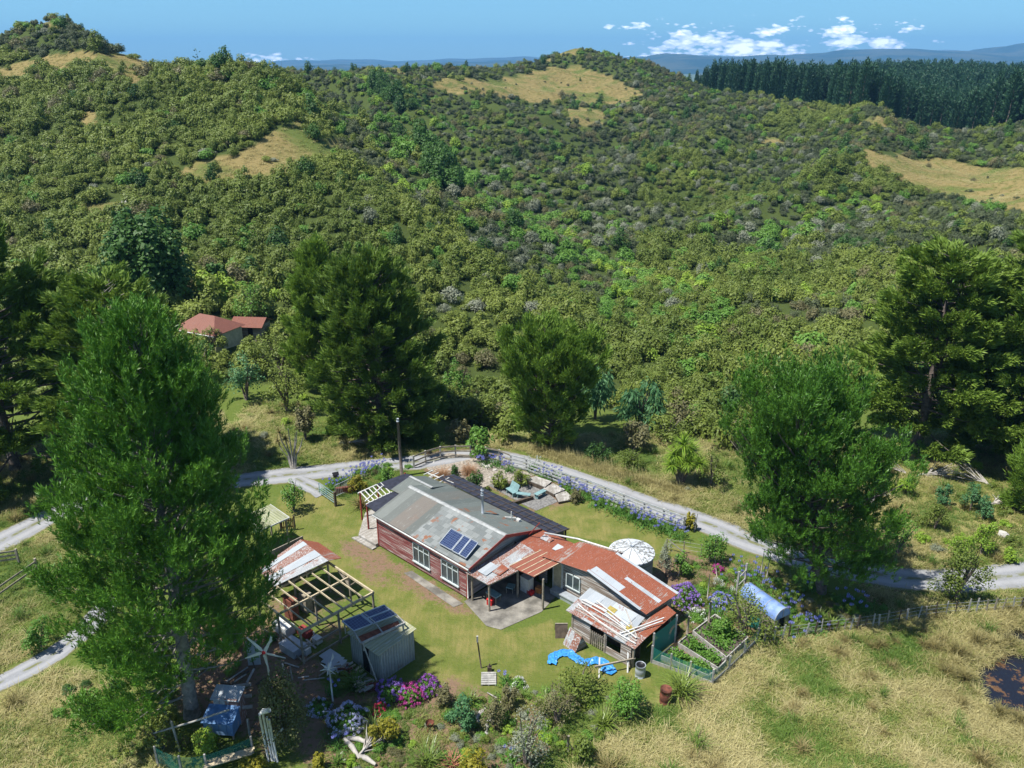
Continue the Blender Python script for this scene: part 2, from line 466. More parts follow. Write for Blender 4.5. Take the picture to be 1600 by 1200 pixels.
# hidden far sides count as bush floor; open clearings are dry grass
straw[up & cl] = .75
straw[up & ~cl & (Y_ < 900)] = .25
wild[up & ~cl] = 1
for nme, arr in (('lawn', lawn), ('dirt', dirt), ('straw', straw), ('wild', wild)):
    at_ = me.attributes.new(nme, 'FLOAT', 'POINT'); at_.data.foreach_set('value', arr)
ground = bpy.data.objects.new('ground', me); col.objects.link(ground); ground['kind'] = 'structure'

m, nt, out = nm('ground_cover'); t = NT(nt)
P_ = t.pos()
n_big = t.noise(P_, .12, 4); n_mid = t.noise(P_, .7, 5, .6); n_fine = t.noise(P_, 5.5, 4, .7)
streak = t.noise(t.mapping(P_, (1, 3.2, 1), (0, 0, .5)), 2.2, 5, .7, 1.2)
green = t.mix(n_fine, (.06, .10, .015), (.15, .19, .04))
strawc = t.mix(n_fine, (.20, .175, .055), (.38, .34, .145))
sf = t.math('ADD', t.math('MULTIPLY', t.attr('straw'), .40), t.math('SUBTRACT', t.math('ADD', t.math('MULTIPLY', streak, .6), t.math('MULTIPLY', n_mid, .6)), .33))
rough_ = t.mix(t.ramp(sf, .28, .72), green, strawc)
farz = t.ramp(t.sep(P_)[1], 80, 150)
nv = t.noise(P_, .055, 6, .65, .6)
dry = t.mix(t.noise(P_, .35, 5, .7), (.15, .13, .04), (.30, .225, .10))
rough_ = t.mix(farz, rough_, t.mix(t.ramp(nv, .36, .52), (.10, .13, .03), dry))
lg = t.mix(n_fine, (.090, .118, .020), (.165, .185, .046))
lg = t.mix(t.ramp(t.math('ADD', t.math('MULTIPLY', n_mid, .6), t.math('MULTIPLY', n_big, .5)), .46, .67), lg, (.22, .20, .065))
lg = t.mix(t.ramp(t.noise(P_, 2.3, 4, .7), .63, .72), lg, (.26, .20, .10))
mowed = t.noise(t.mapping(P_, (5, .5, 1), (0, 0, -.75)), 1.0, 3)
lg = t.mix(t.math('MULTIPLY', t.ramp(mowed, .45, .6), .3), lg, (.10, .14, .02))
cc = t.mix(t.ramp(t.math('ADD', t.attr('lawn'), t.math('MULTIPLY', t.math('SUBTRACT', n_fine, .5), .5)), .35, .65), rough_, lg)
dc = t.mix(n_fine, (.15, .095, .06), (.27, .18, .12))
dc = t.mix(t.ramp(t.noise(P_, 3.1, 5, .65), .55, .62), dc, (.11, .13, .035))
cc = t.mix(t.ramp(t.math('ADD', t.attr('dirt'), t.math('MULTIPLY', t.math('SUBTRACT', t.math('ADD', t.math('MULTIPLY', n_mid, .6), t.math('MULTIPLY', n_fine, .4)), .5), 2.2)), .40, .75), cc, dc)
wc = t.mix(n_mid, (.035, .055, .013), (.075, .10, .024))
cc = t.mix(t.attr('wild'), cc, wc)
farc = t.ramp(t.math('DIVIDE', t.sep(P_)[1], 1000.0), 1.0, 2.0)
cc = t.mix(farc, cc, (.10, .13, .07))
bmp = t.bump(t.math('ADD', n_fine, streak), .7, .12)
nt.links.new(t.pbsdf(cc, .95, 0, bmp, .15), out.inputs[0])
me.materials.append(m)

# ---------------- roads
def ribbon(name, pix, width, mat, lift=.012, world=None):
    pts = np.array(world if world is not None else [g(a, b) for a, b in pix], float)
    # smooth the line
    for _ in range(3):
        q = [pts[0]]
        for a, b in zip(pts[:-1], pts[1:]): q += [a * .75 + b * .25, a * .25 + b * .75]
        q.append(pts[-1]); pts = np.array(q)
    d = np.gradient(pts, axis=0); d /= np.linalg.norm(d, axis=1)[:, None]
    nrm = np.stack([-d[:, 1], d[:, 0]], -1)
    K = 9
    V = []
    for i in range(len(pts)):
        w = width * (1 + .05 * math.sin(i * .7))
        for k in range(K):
            s_ = k / (K - 1) - .5
            p = pts[i] + nrm[i] * s_ * w
            V.append((p[0], p[1], 0))
    V = np.array(V); V[:, 2] = zg(V[:, 0], V[:, 1]) + lift + .03 * (1 - ((np.arange(len(V)) % K) / (K - 1) * 2 - 1) ** 2)
    Fc = [(i * K + k, i * K + k + 1, (i + 1) * K + k + 1, (i + 1) * K + k) for i in range(len(pts) - 1) for k in range(K - 1)]
    mb = MB(); mb.add(V, Fc, 0, smooth=True)
    o = mb.build(name, mat); o['kind'] = 'structure'
    a = o.data.attributes.new('across', 'FLOAT', 'POINT')
    a.data.foreach_set('value', [(i % K) / (K - 1) for i in range(len(V))])
    return o
m, nt, out = nm('gravel'); t = NT(nt)
P_ = t.pos(); A = t.attr('across')
nf = t.noise(P_, 9, 4, .75); nm_ = t.noise(P_, 1.2, 4, .6)
cc = t.mix(nf, (.17, .175, .185), (.33, .335, .345))
edge = t.math('ABSOLUTE', t.math('SUBTRACT', A, .5))
cc = t.mix(t.ramp(t.math('ADD', edge, t.math('MULTIPLY', nm_, .22)), .52, .58), cc, (.16, .155, .07))
wh = t.math('ABSOLUTE', t.math('SUBTRACT', edge, .23))
cc = t.mix(t.math('MULTIPLY', t.math('SUBTRACT', 1.0, t.ramp(wh, .03, .13)), .45), cc, (.38, .38, .385))
mid = t.math('MULTIPLY', t.math('SUBTRACT', 1.0, t.ramp(edge, .02, .10)), t.ramp(t.math('ADD', nm_, t.math('MULTIPLY', nf, .3)), .55, .75))
cc = t.mix(mid, cc, (.15, .155, .07))
cc = t.mix(t.math('MULTIPLY', t.ramp(t.noise(P_, .5, 4, .6), .5, .7), .35), cc, (.16, .155, .14))
nt.links.new(t.pbsdf(cc, .95, 0, t.bump(nf, .5, .04), .2), out.inputs[0])
M['gravel'] = m
ribbon('road', [(-330, 985), (-120, 905), (0, 848), (110, 790), (240, 765), (400, 748), (500, 737), (600, 726), (660, 722), (720, 712), (780, 712), (860, 735), (940, 762), (1030, 795), (1100, 815), (1200, 860), (1330, 892), (1420, 905), (1500, 908), (1600, 898), (1750, 880), (2000, 860)], 2.8, M['gravel'])
ribbon('driveway', [(462, 748), (485, 760), (508, 772)], 1.7, M['gravel'], .024)
ribbon('track', [(-260, 1190), (-60, 1095), (60, 1040), (130, 990), (180, 930)], 1.7, M['gravel'])

# ---------------- pond water
m, nt, out = nm('pond_water'); t = NT(nt)
P_ = t.pos(); nw = t.noise(P_, 1.6, 5, .7)
cc = t.mix(t.ramp(nw, .52, .62), (.012, .014, .022), (.13, .07, .03))
cc = t.mix(t.ramp(t.noise(P_, 4, 4, .7), .66, .7), cc, (.14, .15, .05))
nt.links.new(t.pbsdf(cc, .12, 0, t.bump(nw, .06, .03), .5), out.inputs[0])
for i, (cx, cy, a, b) in enumerate(PONDS):
    mb = MB()
    n = 40
    mb.add([(cx, cy, -.34)] + [(cx + a * 1.25 * math.cos(2 * PI * k / n), cy + b * 1.25 * math.sin(2 * PI * k / n), -.34) for k in range(n)], [(0, 1 + k, 1 + (k + 1) % n) for k in range(n)])
    o = mb.build('pond_water', m); o['kind'] = 'structure'

# ---------------- far ranges
def hills(name, D, prof, mat, depth=2500):
    mb = MB()
    xs = np.linspace(-1.1, 1.25, 260)
    rr = np.random.default_rng(int(D))
    ph = rr.uniform(0, 6, 8)
    V = []
    for u_ in xs:
        pxx = 800 + u_ * 1361
        h = np.interp(pxx, [p[0] for p in prof], [p[1] for p in prof])   # metres above camera level at distance D
        h += D * .0011 * (math.sin(u_ * 31 + ph[0]) + .6 * math.sin(u_ * 67 + ph[1]) + .35 * math.sin(u_ * 143 + ph[2]))
        top = CAM_H + h
        for k, (f, zz) in enumerate(((0, -61), (.25, .35), (.55, .72), (1, 1), (1.6, .3))):
            w = .06 * math.sin(u_ * 90 + k * 2 + ph[3]) + .04 * math.sin(u_ * 210 + k + ph[4])
            z = -61 if k == 0 else -60 + (top + 60) * (zz + (w if k in (1, 2) else 0))
            V.append((u_ * D, D + depth * (f - 1 + w), z))
    Fc = [(i * 5 + k, (i + 1) * 5 + k, (i + 1) * 5 + k + 1, i * 5 + k + 1) for i in range(len(xs) - 1) for k in range(4)]
    mb.add(V, Fc, 0, smooth=True)
    o = mb.build(name, mat); o['kind'] = 'structure'
m, nt, out = nm('hill_cover'); t = NT(nt)
n_ = t.noise(t.pos(), .002, 6, .6)
nt.links.new(t.pbsdf(t.mix(t.ramp(n_, .4, .6), (.015, .035, .03), (.06, .07, .05)), 1, 0, None, 0), out.inputs[0])
D = 9000
def hp(py): return (95 - py) / 1361 * D
hills('hills', D, [(-700, hp(97)), (300, hp(100)), (455, hp(106)), (500, hp(100)), (560, hp(103)), (700, hp(96)), (800, hp(96)), (960, hp(94)), (1040, hp(84)), (1090, hp(90)), (1200, hp(86)), (1290, hp(82)), (1420, hp(77)), (1480, hp(80)), (1540, hp(78)), (1600, hp(70)), (2500, hp(74))], m)
D2 = 13000
hills('hills', D2, [(-700, 20), (300, -20), (1000, 60), (1330, 90), (1450, 150), (1570, 170), (1620, 260), (2500, 200)], m)
# ---------------------------------------------------------------- foliage shapes
def unit(a): return a / (np.linalg.norm(a, axis=-1, keepdims=True) + 1e-9)
def rdir(n, r): return unit(r.normal(size=(n, 3)))
def cards(mb, P, N, s, r, asp=1.0, mi=0, var=None):
    """leaf clumps: small diamonds lying across N"""
    n = len(P); N = unit(N)
    s = np.broadcast_to(s, (n,))[:, None]
    t_ = unit(np.cross(N, rdir(n, r))); b_ = np.cross(N, t_)
    V = np.stack([P - t_ * s * .5 * asp, P - b_ * s * .5, P + t_ * s * .5 * asp, P + b_ * s * .5], 1).reshape(-1, 3)
    mb.add(V, np.arange(4 * n).reshape(n, 4), mi, var if var is not None else r.random(n))
def blades(mb, P, D, L, w, r, mi=0, var=None, belly=.45):
    """needles or sprays: long diamonds along D"""
    n = len(P); D = unit(D)
    L = np.broadcast_to(L, (n,))[:, None]; w = np.broadcast_to(w, (n,))[:, None]
    sd = unit(np.cross(D, rdir(n, r)))
    V = np.stack([P, P + D * L * belly - sd * w / 2, P + D * L, P + D * L * belly + sd * w / 2], 1).reshape(-1, 3)
    mb.add(V, np.arange(4 * n).reshape(n, 4), mi, var if var is not None else r.random(n))
def straps(mb, B, az, el, L, w, droop, r, mi=0, seg=4, var=None):
    """arching strap leaves (flax, agapanthus, tussock)"""
    n = len(B)
    L = np.broadcast_to(L, (n,)); w = np.broadcast_to(w, (n,)); droop = np.broadcast_to(droop, (n,)); el = np.broadcast_to(el, (n,))
    h = np.stack([np.cos(az), np.sin(az), np.zeros(n)], -1)
    sd = np.stack([-np.sin(az), np.cos(az), np.zeros(n)], -1)
    p = np.array(B, float); rows = []
    for k in range(seg + 1):
        f = k / seg
        ww = w * (1 - f ** 2.2) * .5 + .002
        rows.append(np.stack([p - sd * ww[:, None], p + sd * ww[:, None]], 1))
        e = el - droop * f
        p = p + (h * np.cos(e)[:, None] + np.array((0, 0, 1.0)) * np.sin(e)[:, None]) * (L / seg)[:, None]
    V = np.stack(rows, 1).reshape(-1, 3)          # n, seg+1, 2
    base = (np.arange(n) * (seg + 1) * 2)[:, None]
    k = np.arange(seg)[None] * 2
    F = np.stack([base + k, base + k + 1, base + k + 3, base + k + 2], -1).reshape(-1, 4)
    vv = var if var is not None else r.random(n)
    mb.add(V, F, mi, np.repeat(vv, seg))

def lobes(r, n, flat=.8, spread=.62, lr=(.28, .45), zmin=0.15):
    c = rdir(n, r) * (r.random(n)[:, None] ** .4) * spread
    c[:, 2] = np.abs(c[:, 2]) * flat + zmin
    return c, r.uniform(*lr, n)
def bush_crown(mb, r, nl=15, ncard=700, size=.11, flat=.8, H=1.0, lr=(.28, .45), mi=0, updir=.35, asp=.8, low=-.35):
    """unit-radius crown of lobes, each covered in leaf clumps"""
    c, lrad = lobes(r, nl, flat, lr=lr)
    pick = r.choice(nl, ncard, p=lrad ** 2 / (lrad ** 2).sum())
    d = rdir(ncard, r)
    d[:, 2] = np.where(d[:, 2] < low, -d[:, 2], d[:, 2])
    P = c[pick] + d * lrad[pick][:, None] * r.uniform(.72, 1.08, (ncard, 1))
    P[:, 2] *= H
    N = d + rdir(ncard, r) * .42; N[:, 2] += updir
    lv = r.random(nl)
    cards(mb, P, N, size * r.uniform(.6, 1.5, ncard), r, asp, mi, np.clip(lv[pick] * .5 + r.random(ncard) * .5, 0, 1))
    return c, lrad

def bush_trunk(r, H=.5, w=.05, n=4):
    mb = MB()
    for k in range(n):
        a = r.uniform(0, 6.28); e = r.uniform(.2, .45)
        mb.tube([(0, 0, -.25), (e * .3 * math.cos(a), e * .3 * math.sin(a), H * .4), (e * math.cos(a), e * math.sin(a), H)], [w, w * .7, w * .3], 5)
    return mb

LEAF = {
    'manuka': leaf('manuka_leaf', (.072, .118, .016), (.25, .30, .055)),
    'kanuka': leaf('kanuka_leaf_shaded', (.048, .070, .028), (.15, .18, .08)),  # grey green kanuka, darkened further to paint gully shade
    'mahoe': leaf('broadleaf_leaf', (.06, .17, .018), (.20, .36, .06), .3),
    'lime': leaf('lime_leaf', (.15, .28, .02), (.34, .46, .06), .3),
    'grey': leaf('grey_leaf', (.14, .165, .10), (.33, .35, .25)),
    'brown': leaf('brown_leaf', (.11, .11, .045), (.24, .22, .10)),
    'dark': leaf('dark_leaf', (.02, .065, .012), (.085, .18, .032)),
    'fern': leaf('fern_leaf', (.09, .20, .03), (.20, .34, .08), .35),
    'pine': leaf('pine_needle', (.022, .085, .010), (.155, .33, .030), .1, .45, .4),
    'pinefar': leaf('forest_needle', (.018, .065, .030), (.062, .14, .065), .15),
    'mac': leaf('cypress_spray', (.045, .105, .015), (.22, .32, .045), .2),
    'mac2': leaf('cypress_spray_bright', (.08, .17, .018), (.28, .40, .055), .25),
    'euc': leaf('bluegreen_leaf', (.05, .15, .055), (.13, .27, .105), .25),
    'flax': leaf('flax_leaf', (.08, .14, .02), (.25, .32, .06), .2, .4, .5),
    'straw': leaf('straw_blade', (.32, .28, .105), (.60, .54, .27), .3),
    'grass': leaf('grass_blade', (.15, .19, .035), (.40, .39, .13), .3),
    'green': leaf('green_blade', (.07, .15, .02), (.18, .27, .05), .3),
    'tussock': leaf('copper_tussock', (.26, .13, .06), (.50, .32, .18), .3),
    'rush': leaf('rush_blade', (.14, .13, .04), (.36, .29, .12), .25),
    'climber': leaf('climber_leaf', (.08, .10, .03), (.20, .20, .07), .25, c=(.22, .12, .12)),
    'agleaf': leaf('agapanthus_leaf', (.05, .14, .02), (.13, .28, .04), .2),
    'agblue': leaf('blue_floret', (.16, .17, .55), (.38, .40, .80), .2),
    'white': leaf('white_floret', (.55, .58, .50), (.80, .80, .76), .2),
    'hydpurple': leaf('purple_floret', (.20, .06, .32), (.42, .14, .50), .2),
    'hydviolet': leaf('violet_floret', (.20, .11, .45), (.45, .28, .68), .2),
    'hydpink': leaf('magenta_floret', (.38, .04, .22), (.60, .10, .38), .2),
    'hydblue': leaf('pale_blue_floret', (.36, .40, .60), (.62, .62, .80), .2),
    'redfl': leaf('red_floret', (.5, .02, .06), (.75, .08, .16), .2),
    'redstrap': leaf('bronze_strap', (.35, .12, .08), (.60, .28, .18), .2),
    'yelshrub': leaf('gold_leaf', (.16, .16, .012), (.34, .30, .03), .25),
}

# ---------------- prototypes of the hillside bush (unit radius)
def proto(kind, seed):
    r = np.random.default_rng(seed); mb = MB(); k = kind
    if kind == 'fern':
        for j in range(11):
            a = 2 * PI * j / 11 + r.uniform(-.1, .1)
            n = 10
            f = np.linspace(.1, 1, n)
            P = np.stack([math.cos(a) * f, math.sin(a) * f, .85 + .35 * f - .62 * f ** 2], -1)
            s = .30 * (1.1 - f)
            for sd in (-1, 1):
                D = np.array([[math.cos(a) * .5 - sd * math.sin(a), math.sin(a) * .5 + sd * math.cos(a), -.15]]) * np.ones((n, 1))
                blades(mb, P, D, s + .04, .10, r)
        tr = MB(); tr.tube([(0, 0, -.3), (0, 0, .86)], [.06, .045], 6)
    elif kind == 'pinefar':
        n = 850
        h = 1 - r.random(n) ** .62
        h = .12 + h * .86
        rad = .42 * (1.04 - h) ** .75 * (.85 + .15 * np.sin(h * 40)) 
        a = r.uniform(0, 2 * PI, n); q = np.sqrt(r.uniform(.3, 1, n))
        P = np.stack([np.cos(a) * rad * q, np.sin(a) * rad * q, h * 2.6], -1)
        D = np.stack([np.cos(a), np.sin(a), np.full(n, .9)], -1) + rdir(n, r) * .35
        blades(mb, P, D, r.uniform(.13, .22, n), .055, r)
        D = np.array([[0, 0, 1.0]]).repeat(5, 0) + rdir(5, r) * .2
        blades(mb, np.array([[0, 0, 2.5]]).repeat(5, 0), D, .2, .05, r)
        tr = MB(); tr.tube([(0, 0, -.1), (0, 0, 2.4)], [.03, .006], 5)
    else:
        if kind == 'mahoe' or kind == 'lime':
            bush_crown(mb, r, 12, 850, .12, .8, 1.0, (.26, .44))
        elif kind == 'dark':
            bush_crown(mb, r, 20, 1000, .105, 1.0, 1.35, (.24, .38))
        elif kind == 'grey' or kind == 'brown':
            bush_crown(mb, r, 22, 950, .085, .8, .95, (.2, .34))
        else:
            bush_crown(mb, r, int(r.integers(9, 17)), 900, .10, r.uniform(.75, 1.0), r.uniform(.9, 1.15), (.2, .40))
        tr = bush_trunk(r)
    return mb, tr
PROTO = {}
VAR = {'manuka': 6, 'kanuka': 4, 'mahoe': 3, 'lime': 2, 'grey': 2, 'brown': 2, 'dark': 2, 'fern': 2, 'pinefar': 4}
for k, nv in VAR.items():
    for j in range(nv):
        cm, tm = proto(k, 100 + j * 7 + len(k) * 31)
        c = cm.build('crown', LEAF[k]); tr = tm.build('trunk', M['bark'])
        col.objects.unlink(c); col.objects.unlink(tr)
        PROTO.setdefault(k, []).append((c, tr))

def stuff(name, protos, pts, scl, rot, vi, label, cat):
    """uncountable plants: one object whose points carry the plants"""
    me = bpy.data.meshes.new(name); me.vertices.add(len(pts)); me.vertices.foreach_set('co', np.asarray(pts, float).ravel())
    a = me.attributes.new('scl', 'FLOAT_VECTOR', 'POINT'); a.data.foreach_set('vector', np.asarray(scl, float).ravel())
    a = me.attributes.new('rot', 'FLOAT_VECTOR', 'POINT'); a.data.foreach_set('vector', np.asarray(rot, float).ravel())
    a = me.attributes.new('vi', 'INT', 'POINT'); a.data.foreach_set('value', np.asarray(vi, np.int32))
    o = bpy.data.objects.new(name, me); col.objects.link(o)
    c = bpy.data.collections.new(name + '_kinds')
    for i, p in enumerate(protos):
        q = p.copy(); q.name = '%s_%03d' % (name, i); c.objects.link(q); q.location = (0, 0, 0)
    ng = bpy.data.node_groups.new(name, 'GeometryNodeTree')
    ng.interface.new_socket('Geometry', in_out='INPUT', socket_type='NodeSocketGeometry')
    ng.interface.new_socket('Geometry', in_out='OUTPUT', socket_type='NodeSocketGeometry')
    N = ng.nodes; L = ng.links
    gi = N.new('NodeGroupInput'); go = N.new('NodeGroupOutput')
    ci = N.new('GeometryNodeCollectionInfo'); ci.inputs['Collection'].default_value = c
    ci.inputs['Separate Children'].default_value = True; ci.inputs['Reset Children'].default_value = True
    ip = N.new('GeometryNodeInstanceOnPoints'); ip.inputs['Pick Instance'].default_value = True
    def na(nme, ty):
        n = N.new('GeometryNodeInputNamedAttribute'); n.data_type = ty; n.inputs[0].default_value = nme; return n.outputs[0]
    mp = N.new('GeometryNodeMeshToPoints')
    L.new(gi.outputs[0], mp.inputs[0]); L.new(mp.outputs[0], ip.inputs['Points'])
    L.new(ci.outputs[0], ip.inputs['Instance']); L.new(na('vi', 'INT'), ip.inputs['Instance Index'])
    L.new(na('rot', 'FLOAT_VECTOR'), ip.inputs['Rotation']); L.new(na('scl', 'FLOAT_VECTOR'), ip.inputs['Scale'])
    L.new(ip.outputs[0], go.inputs[0])
    md = o.modifiers.new('plants', 'NODES'); md.node_group = ng
    tag(o, label, cat, None, 'stuff')
    return o

# ---------------- where the bush stands
def cells(Ya, Yb, sp, umax=.86):
    xs = np.arange(-umax * Yb, umax * Yb, sp); ys = np.arange(Ya, Yb, sp)
    gx, gy = np.meshgrid(xs, ys); gx = gx.ravel(); gy = gy.ravel()
    gx = gx + rng.uniform(-.8, .8, len(gx)) * sp; gy = gy + rng.uniform(-.8, .8, len(gy)) * sp
    k = np.abs(gx) < umax * gy + 5
    return gx[k], gy[k]
bx = []; by = []; br = []
for Ya, Yb, sp, r0, r1 in ((62, 170, 2.2, 1.15, 2.5), (170, 330, 2.5, 1.3, 2.8), (330, 620, 3.2, 1.6, 3.1)):
    a, b = cells(Ya, Yb, sp); bx.append(a); by.append(b); br.append(rng.uniform(r0, r1, len(a)))
bx = np.concatenate(bx); by = np.concatenate(by); br = np.concatenate(br)
bz = zg(bx, by)
px, py = project(bx, by, bz)
keep = above_edge(px, py) & (px > -190) & (px < 1790) & (py > 0)
cl = np.zeros(len(bx), bool)
jx = 7 * np.sin(bx * .31 + 2 * np.sin(by * .23)) * np.sin(by * .27); jy = 3.5 * np.sin(bx * .37 + by * .19)
for c in CLEAR: cl |= inpoly(px + jx, py + jy, c)
# a few low bushes inside the clearings
lone = cl & (rng.random(len(bx)) < .035)
br = np.where(lone, br * .6, br)
keep &= (~cl | lone)
# the pine plantation replaces the bush on the plateau to the right
def forest_zone(x, y, z):
    px, py = project(x, y, z)
    front = np.interp(px, [1080, 1160, 1290, 1340, 1480, 1520, 1600, 1900], [560, 500, 450, 400, 395, 375, 345, 330])
    return (px > 1085) & (y > front)
keep &= ~forest_zone(bx, by, bz)
keep &= ~((np.abs(px - 365) < 62) & (np.abs(py - 530) < 32))
bx, by, bz, br, px, py = [q[keep] for q in (bx, by, bz, br, px, py)]
# what the slopes in front of it hide needs no plants
def visible(x, y, z, top):
    ok = np.ones(len(x), bool)
    for f in np.linspace(.35, .97, 22):
        gx, gy = x * f, y * f
        zz = CAM_H + (z + top - CAM_H) * f
        gz = zg(gx, gy)
        ok &= zz > gz - 3.0
    return ok
vis = visible(bx, by, bz, br * 1.6)
bx, by, bz, br, px, py = [q[vis] for q in (bx, by, bz, br, px, py)]
nb = len(bx)
def fn(x, y, s, ph):
    return np.sin(x * s + ph + 1.7 * np.sin(y * s * .7 + ph)) * np.sin(y * s * 1.1 - ph + 1.3 * np.sin(x * s * .6))
def near_line(px, py, line, w):
    d = np.full(px.shape, 1e9); Pn = np.array(line, float)
    for i in range(len(Pn) - 1):
        a = Pn[i]; ab = Pn[i + 1] - a
        t_ = np.clip(((px - a[0]) * ab[0] + (py - a[1]) * ab[1]) / (ab @ ab), 0, 1)
        d = np.minimum(d, np.hypot(px - a[0] - t_ * ab[0], py - a[1] - t_ * ab[1]))
    return np.exp(-(d / w) ** 2)
gully = near_line(px, py, [(590, 170), (700, 260), (830, 350), (940, 430), (1080, 520)], 45) + near_line(px, py, [(1290, 330), (1180, 420), (1080, 500)], 35) * .8 + near_line(px, py, [(860, 560), (1000, 470), (1100, 560)], 40) * .7 + near_line(px, py, [(360, 470), (420, 440), (460, 500)], 35) * 1.5
rnd = rng.random(nb)
kind = np.array(['manuka'] * nb, dtype=object)
pb = .035 + .26 * np.clip(gully, 0, 1.2)
kind[rnd < pb] = 'mahoe'
kind[(rnd >= pb) & (rnd < pb + .004 + .04 * gully)] = 'lime'
pg = np.where(px > 650, .035 + .08 * (fn(bx, by, .03, 1) > .1), .008) * (py < 500)
kind[(rnd > 1 - pg)] = 'grey'
rnd2 = rng.random(nb)
kind[(rnd2 < .08) & (kind == 'manuka') & (fn(bx, by, .04, 4) > -.1)] = 'brown'
kind[(rnd2 > .982) & (kind == 'manuka')] = 'dark'
ferns = (near_line(px, py, [(1150, 330), (1040, 360), (980, 400), (830, 330)], 60) > .4) & (rnd2 < .05) & (rnd2 > .03)
kind[ferns] = 'fern'
zl = np.interp(px, [430, 470, 530, 600, 690, 790, 950, 1050, 1200, 1300, 1420, 1600], [90, 130, 235, 300, 350, 430, 500, 420, 500, 520, 470, 420])
kz = (py < zl) & (kind == 'manuka') & ~((px > 1000) & (fn(bx, by, .02, 3) > .25)) & (rng.random(nb) < .85)
kind[kz] = 'kanuka'; br = np.where(kz, br * .72, br)  # darker leaf colour also stands in for relief shading on these slopes
# one thicket of tall dark trees on the near spur
th = near_line(px, py, [(665, 260), (700, 290)], 18) > .5
kind[th] = 'dark'; br = np.where(th, br * 1.5, br)
th = near_line(px, py, [(590, 140), (640, 175)], 12) > .5
kind[th] = 'dark'; br = np.where(th, br * 1.4, br)
br = np.interp(px, [430, 520], [1.36, 1.14]) * br * (1 + .22 * fn(bx, by, .06, 2.2))
br = np.where(kind == 'fern', 1.9, br)
kinds_order = ['manuka', 'kanuka', 'mahoe', 'lime', 'grey', 'brown', 'dark', 'fern']
flat_protos = []; start = {}
for k in kinds_order:
    start[k] = len(flat_protos); flat_protos += [c for c, t_ in PROTO[k]]
vi = np.array([start[k] + int(rng.integers(VAR[k])) for k in kind])
rotz = rng.uniform(0, 6.28, nb)
hs = rng.uniform(.75, 1.5, nb)
LAB = {'kanuka': ('scrub_tree', '', ''), 'manuka': ('scrub_tree', 'olive green rounded scrub tree in the near bush below the far slope', 'olive scrub trees of the near bush'),
       'mahoe': ('broadleaf_tree', 'bright green broadleaf tree standing among the near scrub', 'bright broadleaf trees in the near bush'),
       'lime': ('broadleaf_tree', 'lime yellow green broadleaf tree among darker near scrub', 'lime green broadleaf trees in the near bush'),
       'grey': ('scrub_tree', 'silvery grey green scrub tree on the valley slope', 'silvery scrub trees on the valley slope'),
       'brown': ('scrub_tree', 'brownish olive scrub tree in the near bush', 'brownish scrub trees of the near bush'),
       'dark': ('bush_tree', 'tall dark green tree standing out of the olive scrub', 'tall dark trees in the scrub'),
       'fern': ('tree_fern', 'pale green tree fern with star shaped fronds in the gully scrub', 'tree ferns in the gully')}
CAP = {'manuka': 240, 'kanuka': 0, 'mahoe': 70, 'lime': 25, 'grey': 15, 'brown': 30, 'dark': 25, 'fern': 40}
order = np.argsort(by)
single = np.zeros(nb, bool)
cnt = {k: 0 for k in CAP}
roots = {}
for i in order:
    k = kind[i]
    if cnt[k] >= CAP[k] or not (-20 < px[i] < 1620): continue
    cnt[k] += 1; single[i] = True
    j = int(vi[i] - start[k])
    key = (k, j)
    nmz, lb, gp = LAB[k]
    o = bpy.data.objects.new(nmz, None); o.empty_display_size = .2; col.objects.link(o)
    tag(o, lb, 'tree', gp)
    o.location = (bx[i], by[i], bz[i] - .1); o.rotation_euler = (0, 0, rotz[i]); o.scale = (br[i], br[i], br[i] * hs[i])
    for src, nn in zip(PROTO[k][j], ('crown', 'trunk')):
        c = src.copy(); c.name = nn; col.objects.link(c); c.parent = o
rest = ~single
sc3 = np.stack([br, br * rng.uniform(.85, 1.15, nb), br * hs], -1)
stuff('bush_cover', flat_protos, np.stack([bx, by, bz - .1], -1)[rest], sc3[rest], np.stack([rotz * 0, rotz * 0, rotz], -1)[rest], vi[rest],
      'dense olive and grey green scrub forest clothing the hills and gullies behind the farm', 'bush')
print('bush', nb, 'singles', single.sum())

# ---------------- the pine plantation
fx, fy = cells(330, 760, 5.2)
fz = zg(fx, fy)
pxx, pyy = project(fx, fy, fz)
k = forest_zone(fx, fy, fz) & (pxx < 1780) & (fy < 740)
k &= ~((fy > np.interp(pxx, [1085, 1150, 1250], [620, 680, 740])))
fx, fy, fz, pxx = fx[k], fy[k], fz[k], pxx[k]
ft = rng.uniform(8.0, 10.2, len(fx)) * np.interp(pxx, [1085, 1120, 1200, 1600], [.45, .85, 1.0, .88]) * (1 + .10 * fn(fx, fy, .025, 1.0))
fw_ = ft * rng.uniform(.85, 1.1, len(fx))
frot = rng.uniform(0, 6.28, len(fx)); fv = rng.integers(0, 4, len(fx))
od = np.argsort(fy); sgl = np.zeros(len(fx), bool)
n_ = 0
for i in od:
    if n_ >= 150: break
    if not (1085 < pxx[i] < 1620): continue
    n_ += 1; sgl[i] = True
    o = bpy.data.objects.new('plantation_pine', None); o.empty_display_size = .2; col.objects.link(o)
    tag(o, 'tall dark conifer in the front edge of the plantation on the right skyline', 'tree', 'front row pines of the plantation')
    o.location = (fx[i], fy[i], fz[i]); o.rotation_euler = (0, 0, frot[i]); o.scale = (fw_[i], fw_[i], ft[i])
    for src, nn in zip(PROTO['pinefar'][int(fv[i])], ('crown', 'trunk')):
        c = src.copy(); c.name = nn; col.objects.link(c); c.parent = o
r_ = ~sgl
stuff('pine_plantation', [c for c, t_ in PROTO['pinefar']], np.stack([fx, fy, fz], -1)[r_], np.stack([fw_, fw_, ft], -1)[r_], np.stack([frot * 0, frot * 0, frot], -1)[r_], fv[r_],
      'dark blue green pine plantation covering the plateau on the right skyline', 'plantation')
